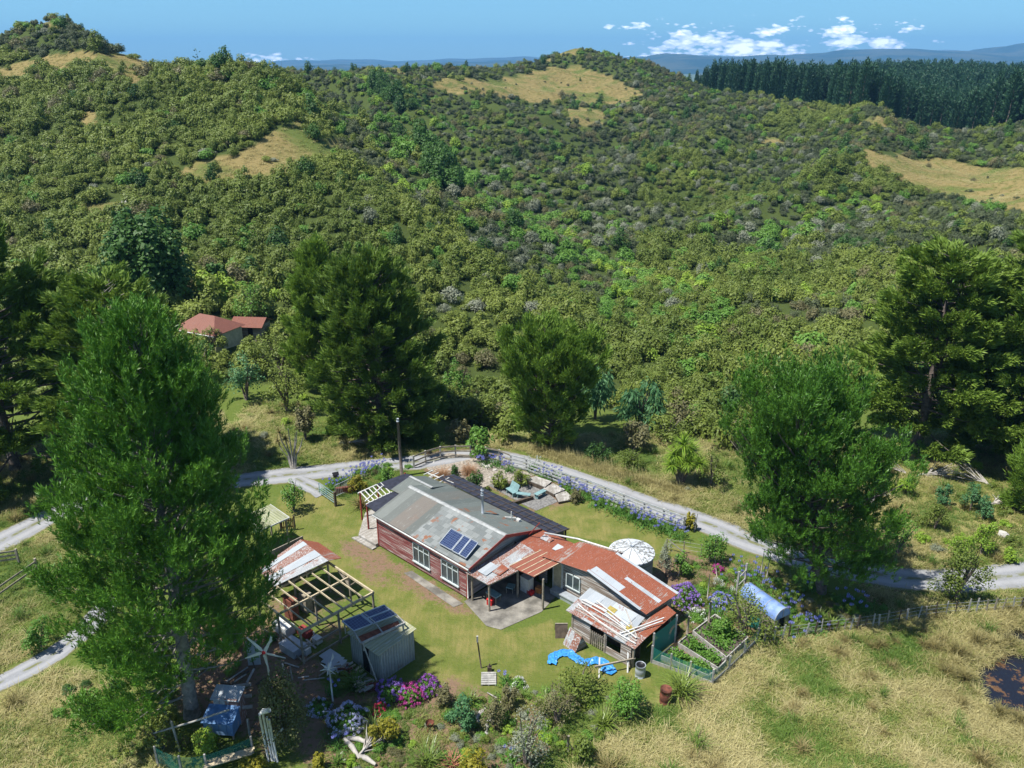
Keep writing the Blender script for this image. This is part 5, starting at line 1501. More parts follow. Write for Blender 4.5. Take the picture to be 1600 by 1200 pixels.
RB = [(15.05, 4.45, 2.78), (15.40, 7.15, 2.92), (19.95, 7.25, 2.02), (19.55, 4.3, 1.92)]
mb = MB(); S_(mb, RB)
mb.build('roof', M['rust'], WS)
def lerp(a, b, f): return tuple(p + (q - p) * f for p, q in zip(a, b))
def onRB(f, h, up=.012):
    p = lerp(lerp(RB[0], RB[3], f), lerp(RB[1], RB[2], f), h); return (p[0], p[1], p[2] + up)
for k, (f0, f1, h0, h1) in enumerate([(0.02, .52, .06, .26), (.40, .96, .44, .54), (.0, 1.0, .93, 1.0), (.0, .9, -.02, .05)]):
    mb = MB(); S_(mb, [onRB(f0, h0), onRB(f1, h0), onRB(f1, h1), onRB(f0, h1)], .012); mb.build('patch_sheet', M['galv'], WS)
for x0_, y0_, w_, d_, mt in ((9.6, .3, .7, 1.2, 'galv'), (10.3, .9, .6, .9, 'rust'), (10.6, 2.6, .5, .5, 'galv'), (11.6, 5.2, 1.0, .6, 'galv'), (10.2, 5.6, .8, .5, 'rustmix')):
    zz = 2.30 if y0_ < 4 else 2.47
    mb = MB(); S_(mb, [(x0_, y0_, zz - (.04 if x0_ > 10 else 0)), (x0_ + w_, y0_ + .05, zz - .05), (x0_ + w_, y0_ + d_, zz + .03), (x0_, y0_ + d_, zz + .06)], .012); mb.build('patch_sheet', M[mt], WS)
mb = MB()
def topz(x): return float(np.interp(x, [11.7, 13.5, 15.05, 19.55], [2.45, 2.52, 2.62, 1.80]))
clap(mb, (12.3 - ox, 4.62), (19.45 - ox, 4.62), .1, lambda f: topz(12.3 + 7.15 * f), (0, -1), .14, holes=[(.0, .1, .8, 2), (1.1, 2.1, .8, 1.75)])
clap(mb, (19.45 - ox, 4.62), (19.6 - ox, 7.0), .1, lambda f: 1.85, (1, 0), .14)
mb.box(11.0 - ox, 19.5 - ox, 6.9, 6.95, .1, 1.9); mb.box(9.2 - ox, 11.0 - ox, 6.5, 6.55, .1, 2.1)
mb.box(11.0 - ox, 11.7 - ox, 4.6, 4.65, .1, 2.4)
mb.build('wall', M['greyboard'], WS)
mb = MB(); mb.box(13.4 - ox, 14.4 - ox, 4.56, 4.62, .82, 1.72); wf = mb.build('window', M['glass'], WS)
mb = MB(); [mb.box(a - ox, a + .07 - ox, 4.53, 4.6, .75, 1.8) for a in (13.33, 13.87, 14.4)]; mb.box(13.33 - ox, 14.47 - ox, 4.53, 4.6, 1.73, 1.8); mb.box(13.3 - ox, 14.5 - ox, 4.5, 4.6, .74, .8); mb.build('frame', M['frame'], wf)
mb = MB(); mb.box(12.35 - ox, 13.0 - ox, 4.5, 4.56, .15, 2.2); dr = mb.build('door', M['wood_pale'], WS)
mb = MB(); mb.box(12.28 - ox, 12.35 - ox, 4.48, 4.6, .1, 2.28); mb.box(13.0 - ox, 13.07 - ox, 4.48, 4.6, .1, 2.28); mb.box(12.28 - ox, 13.07 - ox, 4.48, 4.6, 2.2, 2.28); mb.build('frame', M['white'], dr)
mb = MB(); mb.box(12.5 - ox, 14.9 - ox, 3.95, 4.5, .3, .38); mb.box(12.5 - ox, 14.9 - ox, 4.0, 4.06, 0, .3); mb.build('bench_top', M['steel'], WS)
for a, b, c in ((10.85, .05, 2.12), (11.2, 2.3, 2.2), (13.2, 2.45, 2.3), (9.3, .1, 2.2), (19.5, 7.0, 1.9)):
    mb = MB(); mb.bar((a - ox, b, 0), (a - ox, b, c), .10); mb.build('post', M['wood'], WS)
mb = MB(); mb.bar((9.2 - ox, -.1, 2.1), (10.9 - ox, 0, 2.05), .08, .14); mb.bar((10.9 - ox, 0, 2.05), (11.3 - ox, 2.3, 2.12), .07, .12); mb.build('beam', M['wood'], WS)
mb = MB(); mb.tube([(10.2 - ox, 6.1, 2.62), (12.4 - ox, 6.9, 2.72), (14.6 - ox, 7.7, 2.5)], .06, 8); mb.build('gutter', M['white'], WS)
mb = MB(); mb.bar((9.35 - ox, 5.4, 2.35), (10.25 - ox, 5.5, 3.7), .06); mb.build('leaning_pole', M['redpaint'], WS)
mb = MB(); S_(mb, [(12.9, 6.75, 2.78), (15.3, 7.2, 2.86), (15.5, 8.1, 2.4), (13.3, 7.6, 2.35)], .03); mb.build('rear_roof', M['rustmix'], WS)
mb = MB(); mb.box(9.1 - ox, 11.0 - ox, 4.3, 4.36, .1, 2.3); mb.build('back_wall', M['wood_dark'], WS)
# things under the porch roof
def thing_box(name, X, Y, z, sx, sy, sz, mat, label, cat, rz=0, legs=None, top=None):
    r_ = empty(name, (X, Y, z), rz, label, cat)
    m_ = MB(); t0 = legs or 0
    m_.box(-sx / 2, sx / 2, -sy / 2, sy / 2, t0, sz)
    m_.build('body', M[mat], r_)
    if legs:
        for a in (-1, 1):
            for b in (-1, 1):
                l = MB(); l.bar((a * (sx / 2 - .04), b * (sy / 2 - .04), 0), (a * (sx / 2 - .04), b * (sy / 2 - .04), t0), .04); l.build('leg', M['wood'], r_)
    if top:
        l = MB(); l.box(-sx / 2 - .02, sx / 2 + .02, -sy / 2 - .02, sy / 2 + .02, sz, sz + .04); l.build('lid', M[top], r_)
    return r_
q = fw(10.3, 1.0); thing_box('bench', q[0], q[1], 0, .9, .5, .6, 'teal', 'blue painted bench under the porch beside a red bin', 'bench', FA, .5)
q = fw(10.4, .6); thing_box('bin', q[0], q[1], 0, .35, .35, .4, 'red', 'bright red plastic bin under the front of the porch', 'bin', FA + .3, None, 'red')
q = fw(11.2, 3.2); thing_box('cabinet', q[0], q[1], 0, .7, .5, 1.1, 'white', 'white freezer cabinet deep under the porch', 'cabinet', FA, None, 'white')
q = fw(11.9, 3.6); thing_box('crate', q[0], q[1], 0, .4, .35, .45, 'orange', 'brown basket crate beside the workshop door', 'crate', FA + .2)
q = fw(11.6, 3.1); thing_box('bin', q[0], q[1], 0, .4, .3, .3, 'red', 'low red tub in front of the white freezer cabinet', 'bin', FA)
q = fw(10.5, 2.4); thing_box('chair', q[0], q[1], 0, .5, .5, .5, 'teal', 'teal seat standing in the middle of the porch', 'chair', FA + .4, .42)

# ---- low shed with patchwork roof
LS = fthing('low_shed', 16.0, 1.9, 'low board shed with a patchwork iron roof carrying white poles', 'shed')
mb = MB(); rel = lambda P: [(a - 16.0, b - 1.9, c) for a, b, c in P]
mb.slab(rel([(15.65, 1.65, 1.70), (20.45, 1.85, 1.42), (20.45, 3.0, 1.52), (15.6, 2.9, 1.8)]), .03); mb.build('roof', M['rustmix'], LS)
mb = MB(); mb.slab(rel([(15.6, 2.9, 1.8), (19.6, 3.0, 1.56), (19.5, 4.25, 1.68), (15.55, 4.1, 1.92)]), .03); mb.build('roof', M['galv'], LS)
mb = MB(); mb.slab(rel([(19.6, 3.0, 1.56), (20.45, 3.0, 1.52), (20.55, 6.0, 1.58), (19.7, 6.2, 1.66)]), .03); mb.build('roof', M['rust'], LS)
for i, (a, b, c, d, mt) in enumerate([(16.6, 2.6, .9, .7, 'rust'), (17.4, 3.1, .55, .6, 'yel'), (18.0, 2.5, .6, .7, 'rustmix'), (18.5, 3.3, .6, .6, 'galv'), (19.1, 2.6, .55, .6, 'yel'), (16.1, 3.2, .7, .6, 'galv'), (16.8, 1.9, 1.1, .5, 'rust')]):
    if 'yel' not in M: M['yel'] = plain('mustard_sheet', (.34, .27, .07), .7, 0, .3, 4)
    zz = lambda x, y: float(np.interp(x, [15.6, 20.4], [1.70, 1.42])) + (y - 1.7) * .09 + .012
    mb = MB(); mb.slab(rel([(a, b, zz(a, b)), (a + c, b, zz(a + c, b)), (a + c, b + d, zz(a + c, b + d)), (a, b + d, zz(a, b + d))]), .012); mb.build('patch_sheet', M[mt], LS)
mb = MB()
clap(mb, (0, 0), (4.2, 0), 0, lambda f: 1.58 - .24 * f, (0, -1), .16, holes=[(1.3, 2.3, 0, 1.3), (2.5, 3.5, .55, 1.2)])
clap(mb, (0, 2.2), (0, 0), 0, lambda f: 1.7, (-1, 0), .16)
mb.build('wall', M['greyboard'], LS)
mb = MB(); [mb.bar((1.35 + k * .14, -.02, .05), (1.35 + k * .14, -.02, 1.05), .07, .03) for k in range(7)]; mb.bar((1.3, 0.02, .9), (2.3, .02, .9), .04, .06); mb.bar((1.3, .02, .25), (2.3, .02, .25), .04, .06); mb.build('gate', M['wood'], LS)
mb = MB(); mb.box(.05, 4.2, .9, .95, 0, 1.5); mb.build('inner_wall', M['wood_dark'], LS)
for a, b, c in ((4.3, .1, 1.4), (4.35, 3.8, 1.45), (2.4, 0, 1.4), (0, 0, 1.6)):
    mb = MB(); mb.bar((a, b, 0), (a, b, c), .11); mb.build('post', M['wood'], LS)
for i, (x0_, y0_, x1_, y1_, bend) in enumerate([(15.9, 2.2, 20.2, 2.35, .2), (15.9, 2.45, 20.3, 2.15, -.15), (16.0, 2.7, 20.1, 2.5, .15), (16.1, 2.05, 19.8, 1.95, .12), (15.85, 2.9, 19.2, 2.75, .2), (16.0, 3.0, 17.6, 3.1, 0), (18.3, 4.0, 20.1, 2.6, .0), (19.2, 2.2, 20.4, 4.9, .0), (19.5, 2.2, 20.5, 4.6, .1), (17.0, 2.35, 20.2, 2.62, .12), (16.6, 3.4, 19.3, 3.0, 0)]):
    mb = MB(); pts = []
    zz = lambda x, y: float(np.interp(x, [15.6, 20.4], [1.70, 1.42])) + (y - 1.7) * .09 + .05
    for f in np.linspace(0, 1, 8):
        x_ = x0_ + (x1_ - x0_) * f; y_ = y0_ + (y1_ - y0_) * f + bend * math.sin(f * PI); pts.append((x_, y_, zz(x_, y_) + .03 * (i % 3)))
    for a, b in zip(pts[:-1], pts[1:]): mb.bar(a, b, .065, .04)
    w0 = fw(0, 0); o_ = mb.build('pole', M['white'] if i % 3 else M['dead'], None, (w0[0], w0[1], 0)); o_.rotation_euler = (0, 0, FA)
    tag(o_, 'whitewashed pole lying in the loose bundle on the patchwork shed roof', 'pole', 'white poles on the low shed roof')
# small rusted arch (old culvert ring) at the shed end
r_ = fthing('tank_ring', 20.55, 5.6, 'black half buried corrugated ring at the right end of the low shed', 'ring')
mb = MB(); mb.tube([(-.5, 0, .35), (.25, 0, .35)], .62, 20, cap=False); mb.build('shell', M['rustiron'], r_)
mb = MB(); mb.tube([(.2, 0, .35), (.24, 0, .35)], .58, 20); mb.build('end_plate', M['black'], r_)

# ---- water tank
TX, TY = 7.80, 44.25
Tk = empty('water_tank', (TX, TY, 0), 0, 'round grey water tank with a white speckled conical lid behind the rusted roof', 'water tank')
m, nt, out = nm('tank_lid'); t = NT(nt); o = t.obj()
sp = t.ramp(t.noise(o, 5.5, 5, .6), .50, .55); ang = t.ramp(t.noise(o, .5, 2), .30, .45)
cc = t.mix(t.math('MULTIPLY', sp, ang), (.54, .57, .60), (.16, .16, .14))
nt.links.new(t.pbsdf(cc, .5, 0, None, .4), out.inputs[0]); M['lidw'] = m
mb = MB(); mb.tube([(0, 0, 0), (0, 0, .6), (0, 0, 1.2), (0, 0, 1.8), (0, 0, 2.28)], 1.42, 40); mb.build('tank_wall', boards('tank_concrete', (.34, .34, .33), (.44, .44, .42), .22, 'z', (.22, .21, .19), .5, .35), Tk)
mb = MB(); mb.tube([(0, 0, 2.26), (0, 0, 2.36), (0, 0, 2.72)], [1.5, 1.5, .08], 40, smooth=False); mb.build('lid', M['lidw'], Tk)
mb = MB()
for k in range(9):
    a = 2 * PI * k / 9 + .2; mb.bar((.08 * math.cos(a), .08 * math.sin(a), 2.74), (1.5 * math.cos(a), 1.5 * math.sin(a), 2.39), .05, .04)
mb.build('lid_rib', M['lead'], Tk)
mb = MB(); mb.tube([(0, 0, 2.68), (0, 0, 2.82)], .12, 12); mb.build('cap', M['steel'], Tk)

# ---- open timber frame with part of a rusted roof
CF = fthing('frame_shed', 4.0, -8.0, 'open unfinished timber frame with a rusted roof over its far end under the huge pine', 'frame shed')
rel = lambda x, y, z: (x - 4.0, y + 8.0, z)
mb = MB()
for y_ in (-5.5, -10.5): mb.bar(rel(1.8, y_, 2.32), rel(6.5, y_, 2.3), .09, .14)
mb.bar(rel(6.45, -5.4, 2.22), rel(6.3, -10.6, 2.22), .09, .16); mb.bar(rel(4.1, -5.4, 2.22), rel(4.0, -10.6, 2.22), .09, .12); mb.bar(rel(1.85, -5.4, 2.22), rel(1.85, -10.6, 2.22), .09, .14)
mb.build('beam', M['wood_pale'], CF)
for k in range(6):
    y_ = -6.25 - k * .72
    mb = MB(); mb.bar(rel(.6 if k < 4 else 1.8, y_, 2.46 if k < 4 else 2.36), rel(6.5, y_ - .02, 2.36), .05, .11); mb.build('rafter', M['wood_pale'], CF)
for a, b in ((6.45, -5.5), (6.4, -8.0), (6.3, -10.5), (4.1, -5.5), (4.05, -8.0), (4.0, -10.5), (1.85, -5.5), (1.85, -8.0), (1.85, -10.5), (-.6, -5.6), (-.4, -8.6)):
    mb = MB(); mb.bar(rel(a, b, 0), rel(a, b, 2.25), .10); mb.build('post', M['wood'], CF)
mb = MB()
mb.bar(rel(6.35, -8, 1.0), rel(6.3, -10.5, 1.0), .05, .12); mb.bar(rel(4.0, -10.5, 1.0), rel(6.3, -10.5, 1.0), .05, .12); mb.bar(rel(6.35, -5.5, .15), rel(6.3, -10.5, .15), .05, .12); mb.bar(rel(1.9, -10.5, .15), rel(6.3, -10.5, .15), .05, .12)
mb.build('rail', M['wood'], CF)
mb = MB(); mb.slab([rel(2.6, -5.9, 2.95), rel(-.75, -5.7, 2.95), rel(-.75, -8.9, 2.30), rel(1.75, -9.3, 2.42)], .03); mb.build('roof', M['rustmix'], CF)
mb = MB(); mb.slab([rel(2.6, -5.9, 2.96), rel(2.5, -4.85, 2.58), rel(-.1, -4.8, 2.58), rel(-.75, -5.7, 2.96)], .03); mb.build('roof', M['rust'], CF)
for k, (a0, a1) in enumerate(((.25, .48), (.75, .9))):
    P0, P1, P2, P3 = (2.6, -5.9, 2.97), (-.75, -5.7, 2.97), (-.75, -8.9, 2.32), (1.75, -9.3, 2.44)
    mb = MB(); mb.slab([rel(*lerp(P0, P1, a0)), rel(*lerp(P0, P1, a1)), rel(*lerp(P3, P2, a1)), rel(*lerp(P3, P2, a0))], .012); mb.build('patch_sheet', M['galv'], CF)
mb = MB(); mb.box(-1.3 - 4, -1.24 - 4, -8.1 + 8, -5.2 + 8, .1, 2.75); mb.build('end_wall', M['wood'], CF)
mb = MB(); mb.bar(rel(2.5, -5.4, 2.3), rel(4.1, -5.5, 1.5), .07); mb.bar(rel(4.1, -5.5, 1.6), rel(4.8, -5.5, 2.25), .06); mb.bar(rel(4.1, -5.5, 1.6), rel(3.4, -5.5, 2.25), .06); mb.build('brace', M['wood'], CF)
for nme, x_, y_, sx, sy, sz, mt, lab, cat in [('sheet_stack', 4.9, -10.3, 1.3, .9, .5, 'steel', 'pale blue sheet stack inside the left corner of the timber frame', 'sheets'), ('crate', 5.6, -9.9, .5, .4, .4, 'white', 'small white crate right of the sheet stack in the timber frame', 'crate'),
     ('bathtub', 3.0, -9.7, 1.3, .7, .6, 'white', 'pale tub in the shade at the back of the timber frame', 'tub'), ('crate', 5.3, -8.9, .5, .4, .35, 'white', 'white box in the middle of the timber frame floor', 'crate'), ('board_stack', 4.2, -9.0, .9, .5, .4, 'redpaint', 'dull red boards stacked in the timber frame', 'boards'),
     ('cupboard', 2.2, -8.6, .8, .5, 1.4, 'rustiron', 'rusty brown cupboard under the edge of the frame roof', 'cupboard'), ('cupboard', 2.3, -7.6, .6, .5, 1.3, 'wood', 'wooden cupboard under the middle of the frame roof', 'cupboard')]:
    q = fw(x_, y_); thing_box(nme, q[0], q[1], 0, sx, sy, sz, mt, lab, cat, FA + .1, top='steel' if mt in ('steel',) else None)

# ---- ribbed roof carport beside the drive
r_ = fthing('carport', -5.7, -5.5, 'ribbed faded green carport roof half hidden by the huge pine beside the drive', 'carport')
mb = MB(); mb.slab([(1.25, 1.25, 2.42), (-1.15, 1.3, 2.5), (-1.2, -1.2, 2.5), (1.25, -1.2, 2.42)], .04); mb.build('roof', M['greenrib'], r_)
mb = MB(); mb.bar((1.27, 1.3, 2.38), (1.27, -1.25, 2.38), .04, .1); mb.bar((-1.2, 1.32, 2.44), (1.27, 1.3, 2.38), .04, .1); mb.build('fascia', M['white'], r_)
for a in (-1, 1):
    for b in (-1, 1): mb = MB(); mb.bar((a * 1.1, b * 1.1, 0), (a * 1.1, b * 1.1, 2.4), .1); mb.build('post', M['wood'], r_)
q = fw(-5.0, -3.7)
r_ = empty('picket_gate', (q[0] - 1.2, q[1] + 1.3, 0), FA + .9, 'little brown picket gate at the far corner of the ribbed carport', 'gate')
mb = MB(); [mb.bar((k * .13, 0, .1), (k * .13, 0, 1.05), .07, .03) for k in range(7)]; mb.bar((0, .03, .3), (.8, .03, .3), .03, .07); mb.bar((0, .03, .85), (.8, .03, .85), .03, .07); mb.build('pickets', M['rustiron'], r_)
mb = MB(); mb.bar((-.1, 0, 0), (-.1, 0, 1.2), .11); mb.build('post', M['wood_dark'], r_); mb = MB(); mb.bar((.9, 0, 0), (.9, 0, 1.2), .11); mb.build('post', M['wood_dark'], r_)

# ---- metal shed with solar rack
SH = fthing('metal_shed', 9.4, -7.2, 'small grey corrugated shed with a pale green roof and a rack of solar panels', 'shed')
mb = MB(); x0_, x1_, y0_, y1_ = -1.3, 1.3, -1.25, 1.25
mb.box(x0_, x1_, y0_ - .0, y0_ + .03, 0, 1.95); mb.box(x0_, x1_, y1_ - .03, y1_, 0, 2.1); mb.build('wall', M['shedwall'], SH)
mb = MB(); mb.add([(x1_, y0_, 0), (x1_, y1_, 0), (x1_, y1_, 2.1), (x1_, y0_, 1.97), (x1_ - .03, y0_, 0), (x1_ - .03, y1_, 0), (x1_ - .03, y1_, 2.1), (x1_ - .03, y0_, 1.97)], [(0, 1, 2, 3), (7, 6, 5, 4), (0, 4, 5, 1), (2, 6, 7, 3)])
mb.box(x0_, x0_ + .03, y0_, y1_, 0, 2.0); mb.build('wall', M['shedwally'], SH)
mb = MB(); mb.box(-.2, .35, y0_ - .02, y0_ - .002, .05, 1.8); mb.build('door', M['lid'], SH)  # near black panel paints the unlit doorway
mb = MB(); mb.slab([(x0_ - .1, y0_ - .15, 2.02), (x1_ + .12, y0_ - .15, 1.98), (x1_ + .12, y1_ + .12, 2.16), (x0_ - .1, y1_ + .12, 2.2)], .03); mb.build('roof', M['shedroof'], SH)
P = lambda f, h: lerp(lerp((-1.35, -1.65, 2.95), (-.75, .85, 2.95), f), lerp((-.45, -1.55, 2.72), (.2, .95, 2.72), f), h)
panel(SH, [P(0, .0), P(.42, .0), P(.42, 1), P(0, 1)], mat='solar'); panel(SH, [P(.45, .0), P(1, .0), P(1, .47), P(.45, .47)]); panel(SH, [P(.45, .5), P(1, .5), P(1, 1), P(.45, 1)])
mb = MB()
mb.bar((.5, -1.8, 2.55), (.95, .95, 2.55), .09, .12)
for f in (0, .5, 1): mb.bar(P(f, 0), P(f, 1), .06); mb.bar(P(f, 1), lerp((.5, -1.8, 2.5), (.95, .95, 2.5), f), .06, .08)
for f in (0.05, .95):
    a = P(f, 0); mb.bar((a[0], a[1], 2.05), a, .06); a = lerp((.5, -1.8, 2.5), (.95, .95, 2.5), f)
    mb.bar((a[0], a[1], 2.0), a, .07)
mb.bar((1.35, -1.5, 0), (.6, -1.75, 2.6), .06)
mb.build('rack', M['wood_grey'], SH)
mb = MB(); mb.slab([(-.35, -1.35, 2.3), (.25, 1.0, 2.3), (.65, .9, 2.12), (.1, -1.4, 2.12)], .02); mb.build('shelf_sheet', M['rustiron'], SH)
# blue iron sheets, firewood
for k in range(4):
    q = fw(7.0 + k * .45, -9.2 - k * .13); o_ = MB(); o_.box(-.55, .55, -.4, .4, 0, .02); ob = o_.build('iron_sheet', M['galv'], None, (q[0], q[1], .15 + k * .05)); ob.rotation_euler = (.05, -.1, FA + .25 * k)
    tag(ob, 'loose corrugated sheet lying on the ground left of the metal shed', 'iron sheet', 'loose iron sheets by the metal shed')
LG = []
for k in range(4):
    mb = MB(); mb.box(-.2 - .03 * k, .2, -.05, .05, 0, .05 + .01 * k); LG.append(mb)
fwmesh = [b.build('firewood', M[mm]) for b, mm in zip(LG, ('wood', 'wood_pale', 'rustiron', 'wood_grey'))]
first = [True] * 4
for i in range(72):
    k = i % 4; o_ = fwmesh[k] if first[k] else fwmesh[k].copy()
    if not first[k]: col.objects.link(o_)
    first[k] = False
    a = random.uniform(0, 1); q = fw(8.3 + 2.7 * a, -9.25 + random.uniform(-.5, .38) - .0 * a)
    o_.location = (q[0], q[1], random.uniform(.02, .45)); o_.rotation_euler = (random.uniform(-.2, .2), random.uniform(-.2, .2), FA + 1.4 + random.uniform(-.4, .4))
    tag(o_, 'split piece of firewood in the heap in front of the metal shed', 'firewood', 'firewood heap by the metal shed')

# ---- chicken arks
def ark(x, y, rz, L, W, Hh, mt, label):
    r_ = fthing('chicken_ark', x, y, label, 'chicken ark', None, rz)
    mb = MB(); mb.slab([(-L / 2, -W / 2, 0), (L / 2, -W / 2, 0), (L / 2, 0, Hh), (-L / 2, 0, Hh)], .03); mb.build('roof', M[mt], r_)
    mb = MB(); mb.slab([(-L / 2, 0, Hh), (L / 2, 0, Hh), (L / 2, W / 2, 0), (-L / 2, W / 2, 0)], .03); mb.build('roof', M[mt], r_)
    mb = MB(); mb.add([(L / 2 - .04, -W / 2, 0), (L / 2 - .04, W / 2, 0), (L / 2 - .04, 0, Hh - .04), (L / 2 - .08, -W / 2, 0), (L / 2 - .08, W / 2, 0), (L / 2 - .08, 0, Hh - .04)], [(0, 1, 2), (5, 4, 3), (0, 3, 4, 1), (1, 4, 5, 2), (2, 5, 3, 0)]); mb.build('gable', M['greyboard'], r_)
    mb = MB(); mb.bar((-L / 2, 0, Hh + .01), (L / 2, 0, Hh + .01), .07, .03); mb.build('ridge', M['wood'], r_)
ark(16.75, 1.25, -.15, 1.05, 1.05, .95, 'rustmix', 'triangular rusted iron chicken ark beside the low shed wall')
ark(15.5, 1.45, .75, .75, .85, .75, 'wood_dark', 'smaller dark mesh covered ark left of the rusted one')

# ---- netting, beds and tunnel house
m, nt, out = nm('green_netting'); t = NT(nt)
d_ = t.pbsdf((.02, .20, .16), .6); tp = nt.nodes.new('ShaderNodeBsdfTransparent'); mx = nt.nodes.new('ShaderNodeMixShader'); mx.inputs[0].default_value = .50
nt.links.new(tp.outputs[0], mx.inputs[1]); nt.links.new(d_, mx.inputs[2]); nt.links.new(mx.outputs[0], out.inputs[0]); M['net'] = m
m, nt, out = nm('dense_green_netting'); t = NT(nt)
d_ = t.pbsdf((.01, .20, .17), .6); tp = nt.nodes.new('ShaderNodeBsdfTransparent'); mx = nt.nodes.new('ShaderNodeMixShader'); mx.inputs[0].default_value = .85
nt.links.new(tp.outputs[0], mx.inputs[1]); nt.links.new(d_, mx.inputs[2]); nt.links.new(mx.outputs[0], out.inputs[0]); M['netd'] = m
def netfence(name, pts, hs, label, mat='net', pw=.09, seed=1, world=False, board=None):
    P = [p if world else fw(*p) for p in pts]
    o_ = P[0]; r_ = empty(name, (o_[0], o_[1], 0), 0, label, 'fence')
    P = [(a - o_[0], b - o_[1]) for a, b in P]
    for k, (a, b) in enumerate(P):
        mb = MB(); mb.bar((a, b, -.1), (a, b, hs[k] + .08), pw); mb.build('post', M['wood_grey'], r_)
    for k in range(len(P) - 1):
        mb = MB(); a, b = P[k], P[k + 1]; n = 7
        V = []
        for i in range(n + 1):
            f = i / n; z_s = -.06 * math.sin(f * PI)
            x_, y_ = a[0] + (b[0] - a[0]) * f, a[1] + (b[1] - a[1]) * f
            V += [(x_, y_, .05), (x_, y_, hs[k] + (hs[k + 1] - hs[k]) * f + z_s)]
        mb.add(V, [(2 * i, 2 * i + 2, 2 * i + 3, 2 * i + 1) for i in range(n)]); mb.build('netting', M[mat], r_)
        if board: mb = MB(); mb.bar((*a, .12), (*b, .12), .04, .24); mb.build('base_board', M['wood_grey'], r_)
netfence('netting_fence', [(20.9, 3.0), (22.0, 3.25), (23.1, 3.5), (24.35, 3.78), (24.45, 5.5), (24.5, 7.2), (24.5, 8.8), (24.2, 9.7)], [1.15, 1.05, 1.0, 1.0, .9, .9, .9, .95], 'low green netting fence around the raised vegetable beds', board=True)
netfence('netting_screen', [(20.85, 3.15), (20.95, 5.4)], [1.9, 1.9], 'tall dense teal netting screen at the end of the low shed', 'netd')
netfence('netting_screen', [(23.2, 9.6), (24.2, 9.75)], [1.0, 1.0], 'short green netting panel beside the tunnel house', 'netd')
def bed(pts, label, seed):
    P = [fw(*p) for p in pts]; cx = sum(p[0] for p in P) / len(P); cy = sum(p[1] for p in P) / len(P)
    r_ = empty('raised_bed', (cx, cy, 0), 0, label, 'raised bed'); P = [(a - cx, b - cy) for a, b in P]
    mb = MB()
    for i in range(len(P)): mb.bar((*P[i], .16), (*P[(i + 1) % len(P)], .16), .06, .32)
    mb.build('frame', M['wood_grey'], r_)
    mb = MB(); mb.slab([(a * .97, b * .97, .2) for a, b in P], .1); mb.build('soil', M['soil'], r_)
    rr = np.random.default_rng(seed); n = 900; A = rr.dirichlet([1] * len(P), n) @ np.array(P)
    hh = .15 + .25 * (np.sin(A[:, 0] * 3 + seed) * np.sin(A[:, 1] * 2.5) > 0)
    mb = MB(); cards(mb, np.stack([A[:, 0], A[:, 1], .22 + rr.random(n) * hh], -1), rdir(n, rr) + np.array((0, 0, .8)), .13, rr); mb.build('vegetables', LEAF['mahoe'], r_)
M['soil'] = plain('garden_soil', (.10, .08, .065), .95, 0, .4, 4)
bed([(21.4, 6.7), (24.0, 6.0), (24.1, 8.4), (21.6, 9.0)], 'largest raised vegetable bed nearest the tunnel house', 1)
bed([(21.3, 5.2), (24.1, 4.9), (24.1, 5.7), (21.35, 6.2)], 'narrow middle raised vegetable bed', 2)
bed([(21.1, 3.6), (24.0, 4.0), (24.05, 4.7), (21.15, 4.6)], 'raised vegetable bed against the near netting fence', 3)
# tunnel house
a, b = np.array((14.85, 42.1)), np.array((16.35, 39.55)); L_ = np.linalg.norm(b - a)
r_ = empty('tunnel_house', (a[0], a[1], 0), math.atan2(b[1] - a[1], b[0] - a[0]), 'blue plastic tunnel greenhouse with an arched roof on wooden walls', 'greenhouse')
m, nt, out = nm('tunnel_plastic'); t = NT(nt)
nt.links.new(t.pbsdf(t.mix(t.ramp(t.noise(t.obj(), 1.5, 4), .35, .65), (.13, .22, .46), (.26, .36, .60)), .3, 0, t.bump(t.noise(t.obj(), 4, 3), .3, .05), .5), out.inputs[0]); M['plastic'] = m
mb = MB(); V = []; N_ = 14
arc = [(0.64 * math.cos(PI * k / N_), .80 + .64 * math.sin(PI * k / N_)) for k in range(N_ + 1)]
for x_ in np.linspace(0, L_, 9): V += [(x_, y_, z_0) for y_, z_0 in arc]
mb.add(V, [(i * (N_ + 1) + k, i * (N_ + 1) + k + 1, (i + 1) * (N_ + 1) + k + 1, (i + 1) * (N_ + 1) + k) for i in range(8) for k in range(N_)], 0, smooth=True); mb.build('cover', M['plastic'], r_)
mb = MB()
for x_ in (0, L_): mb.add([(x_, y_, z_0) for y_, z_0 in arc], [tuple(range(N_ + 1))])
mb.build('end_panel', M['plastic'], r_)
mb = MB()
for x_ in (0, L_ / 3, 2 * L_ / 3, L_): mb.tube([(x_, y_ * 1.02, .80 + (z_0 - .80) * 1.02) for y_, z_0 in arc], .022, 5)
mb.bar((L_ + .02, 0, .8), (L_ + .02, 0, 1.42), .04); mb.build('hoop', M['lead'], r_)
mb = MB(); mb.box(.02, L_ - .02, -.63, -.58, 0, .8); mb.box(.02, L_ - .02, .58, .63, 0, .8); mb.box(L_ - .04, L_ + .0, -.62, -.25, 0, .8); mb.box(L_ - .04, L_, .25, .62, 0, .8); mb.box(0, .05, -.62, .62, 0, .8); mb.build('base_wall', M['wood'], r_)
mb = MB(); mb.box(L_ - .12, L_ - .06, -.25, .25, 0, .8); mb.build('doorway', M['lid'], r_)  # dark slab paints the shaded inside of the tunnel
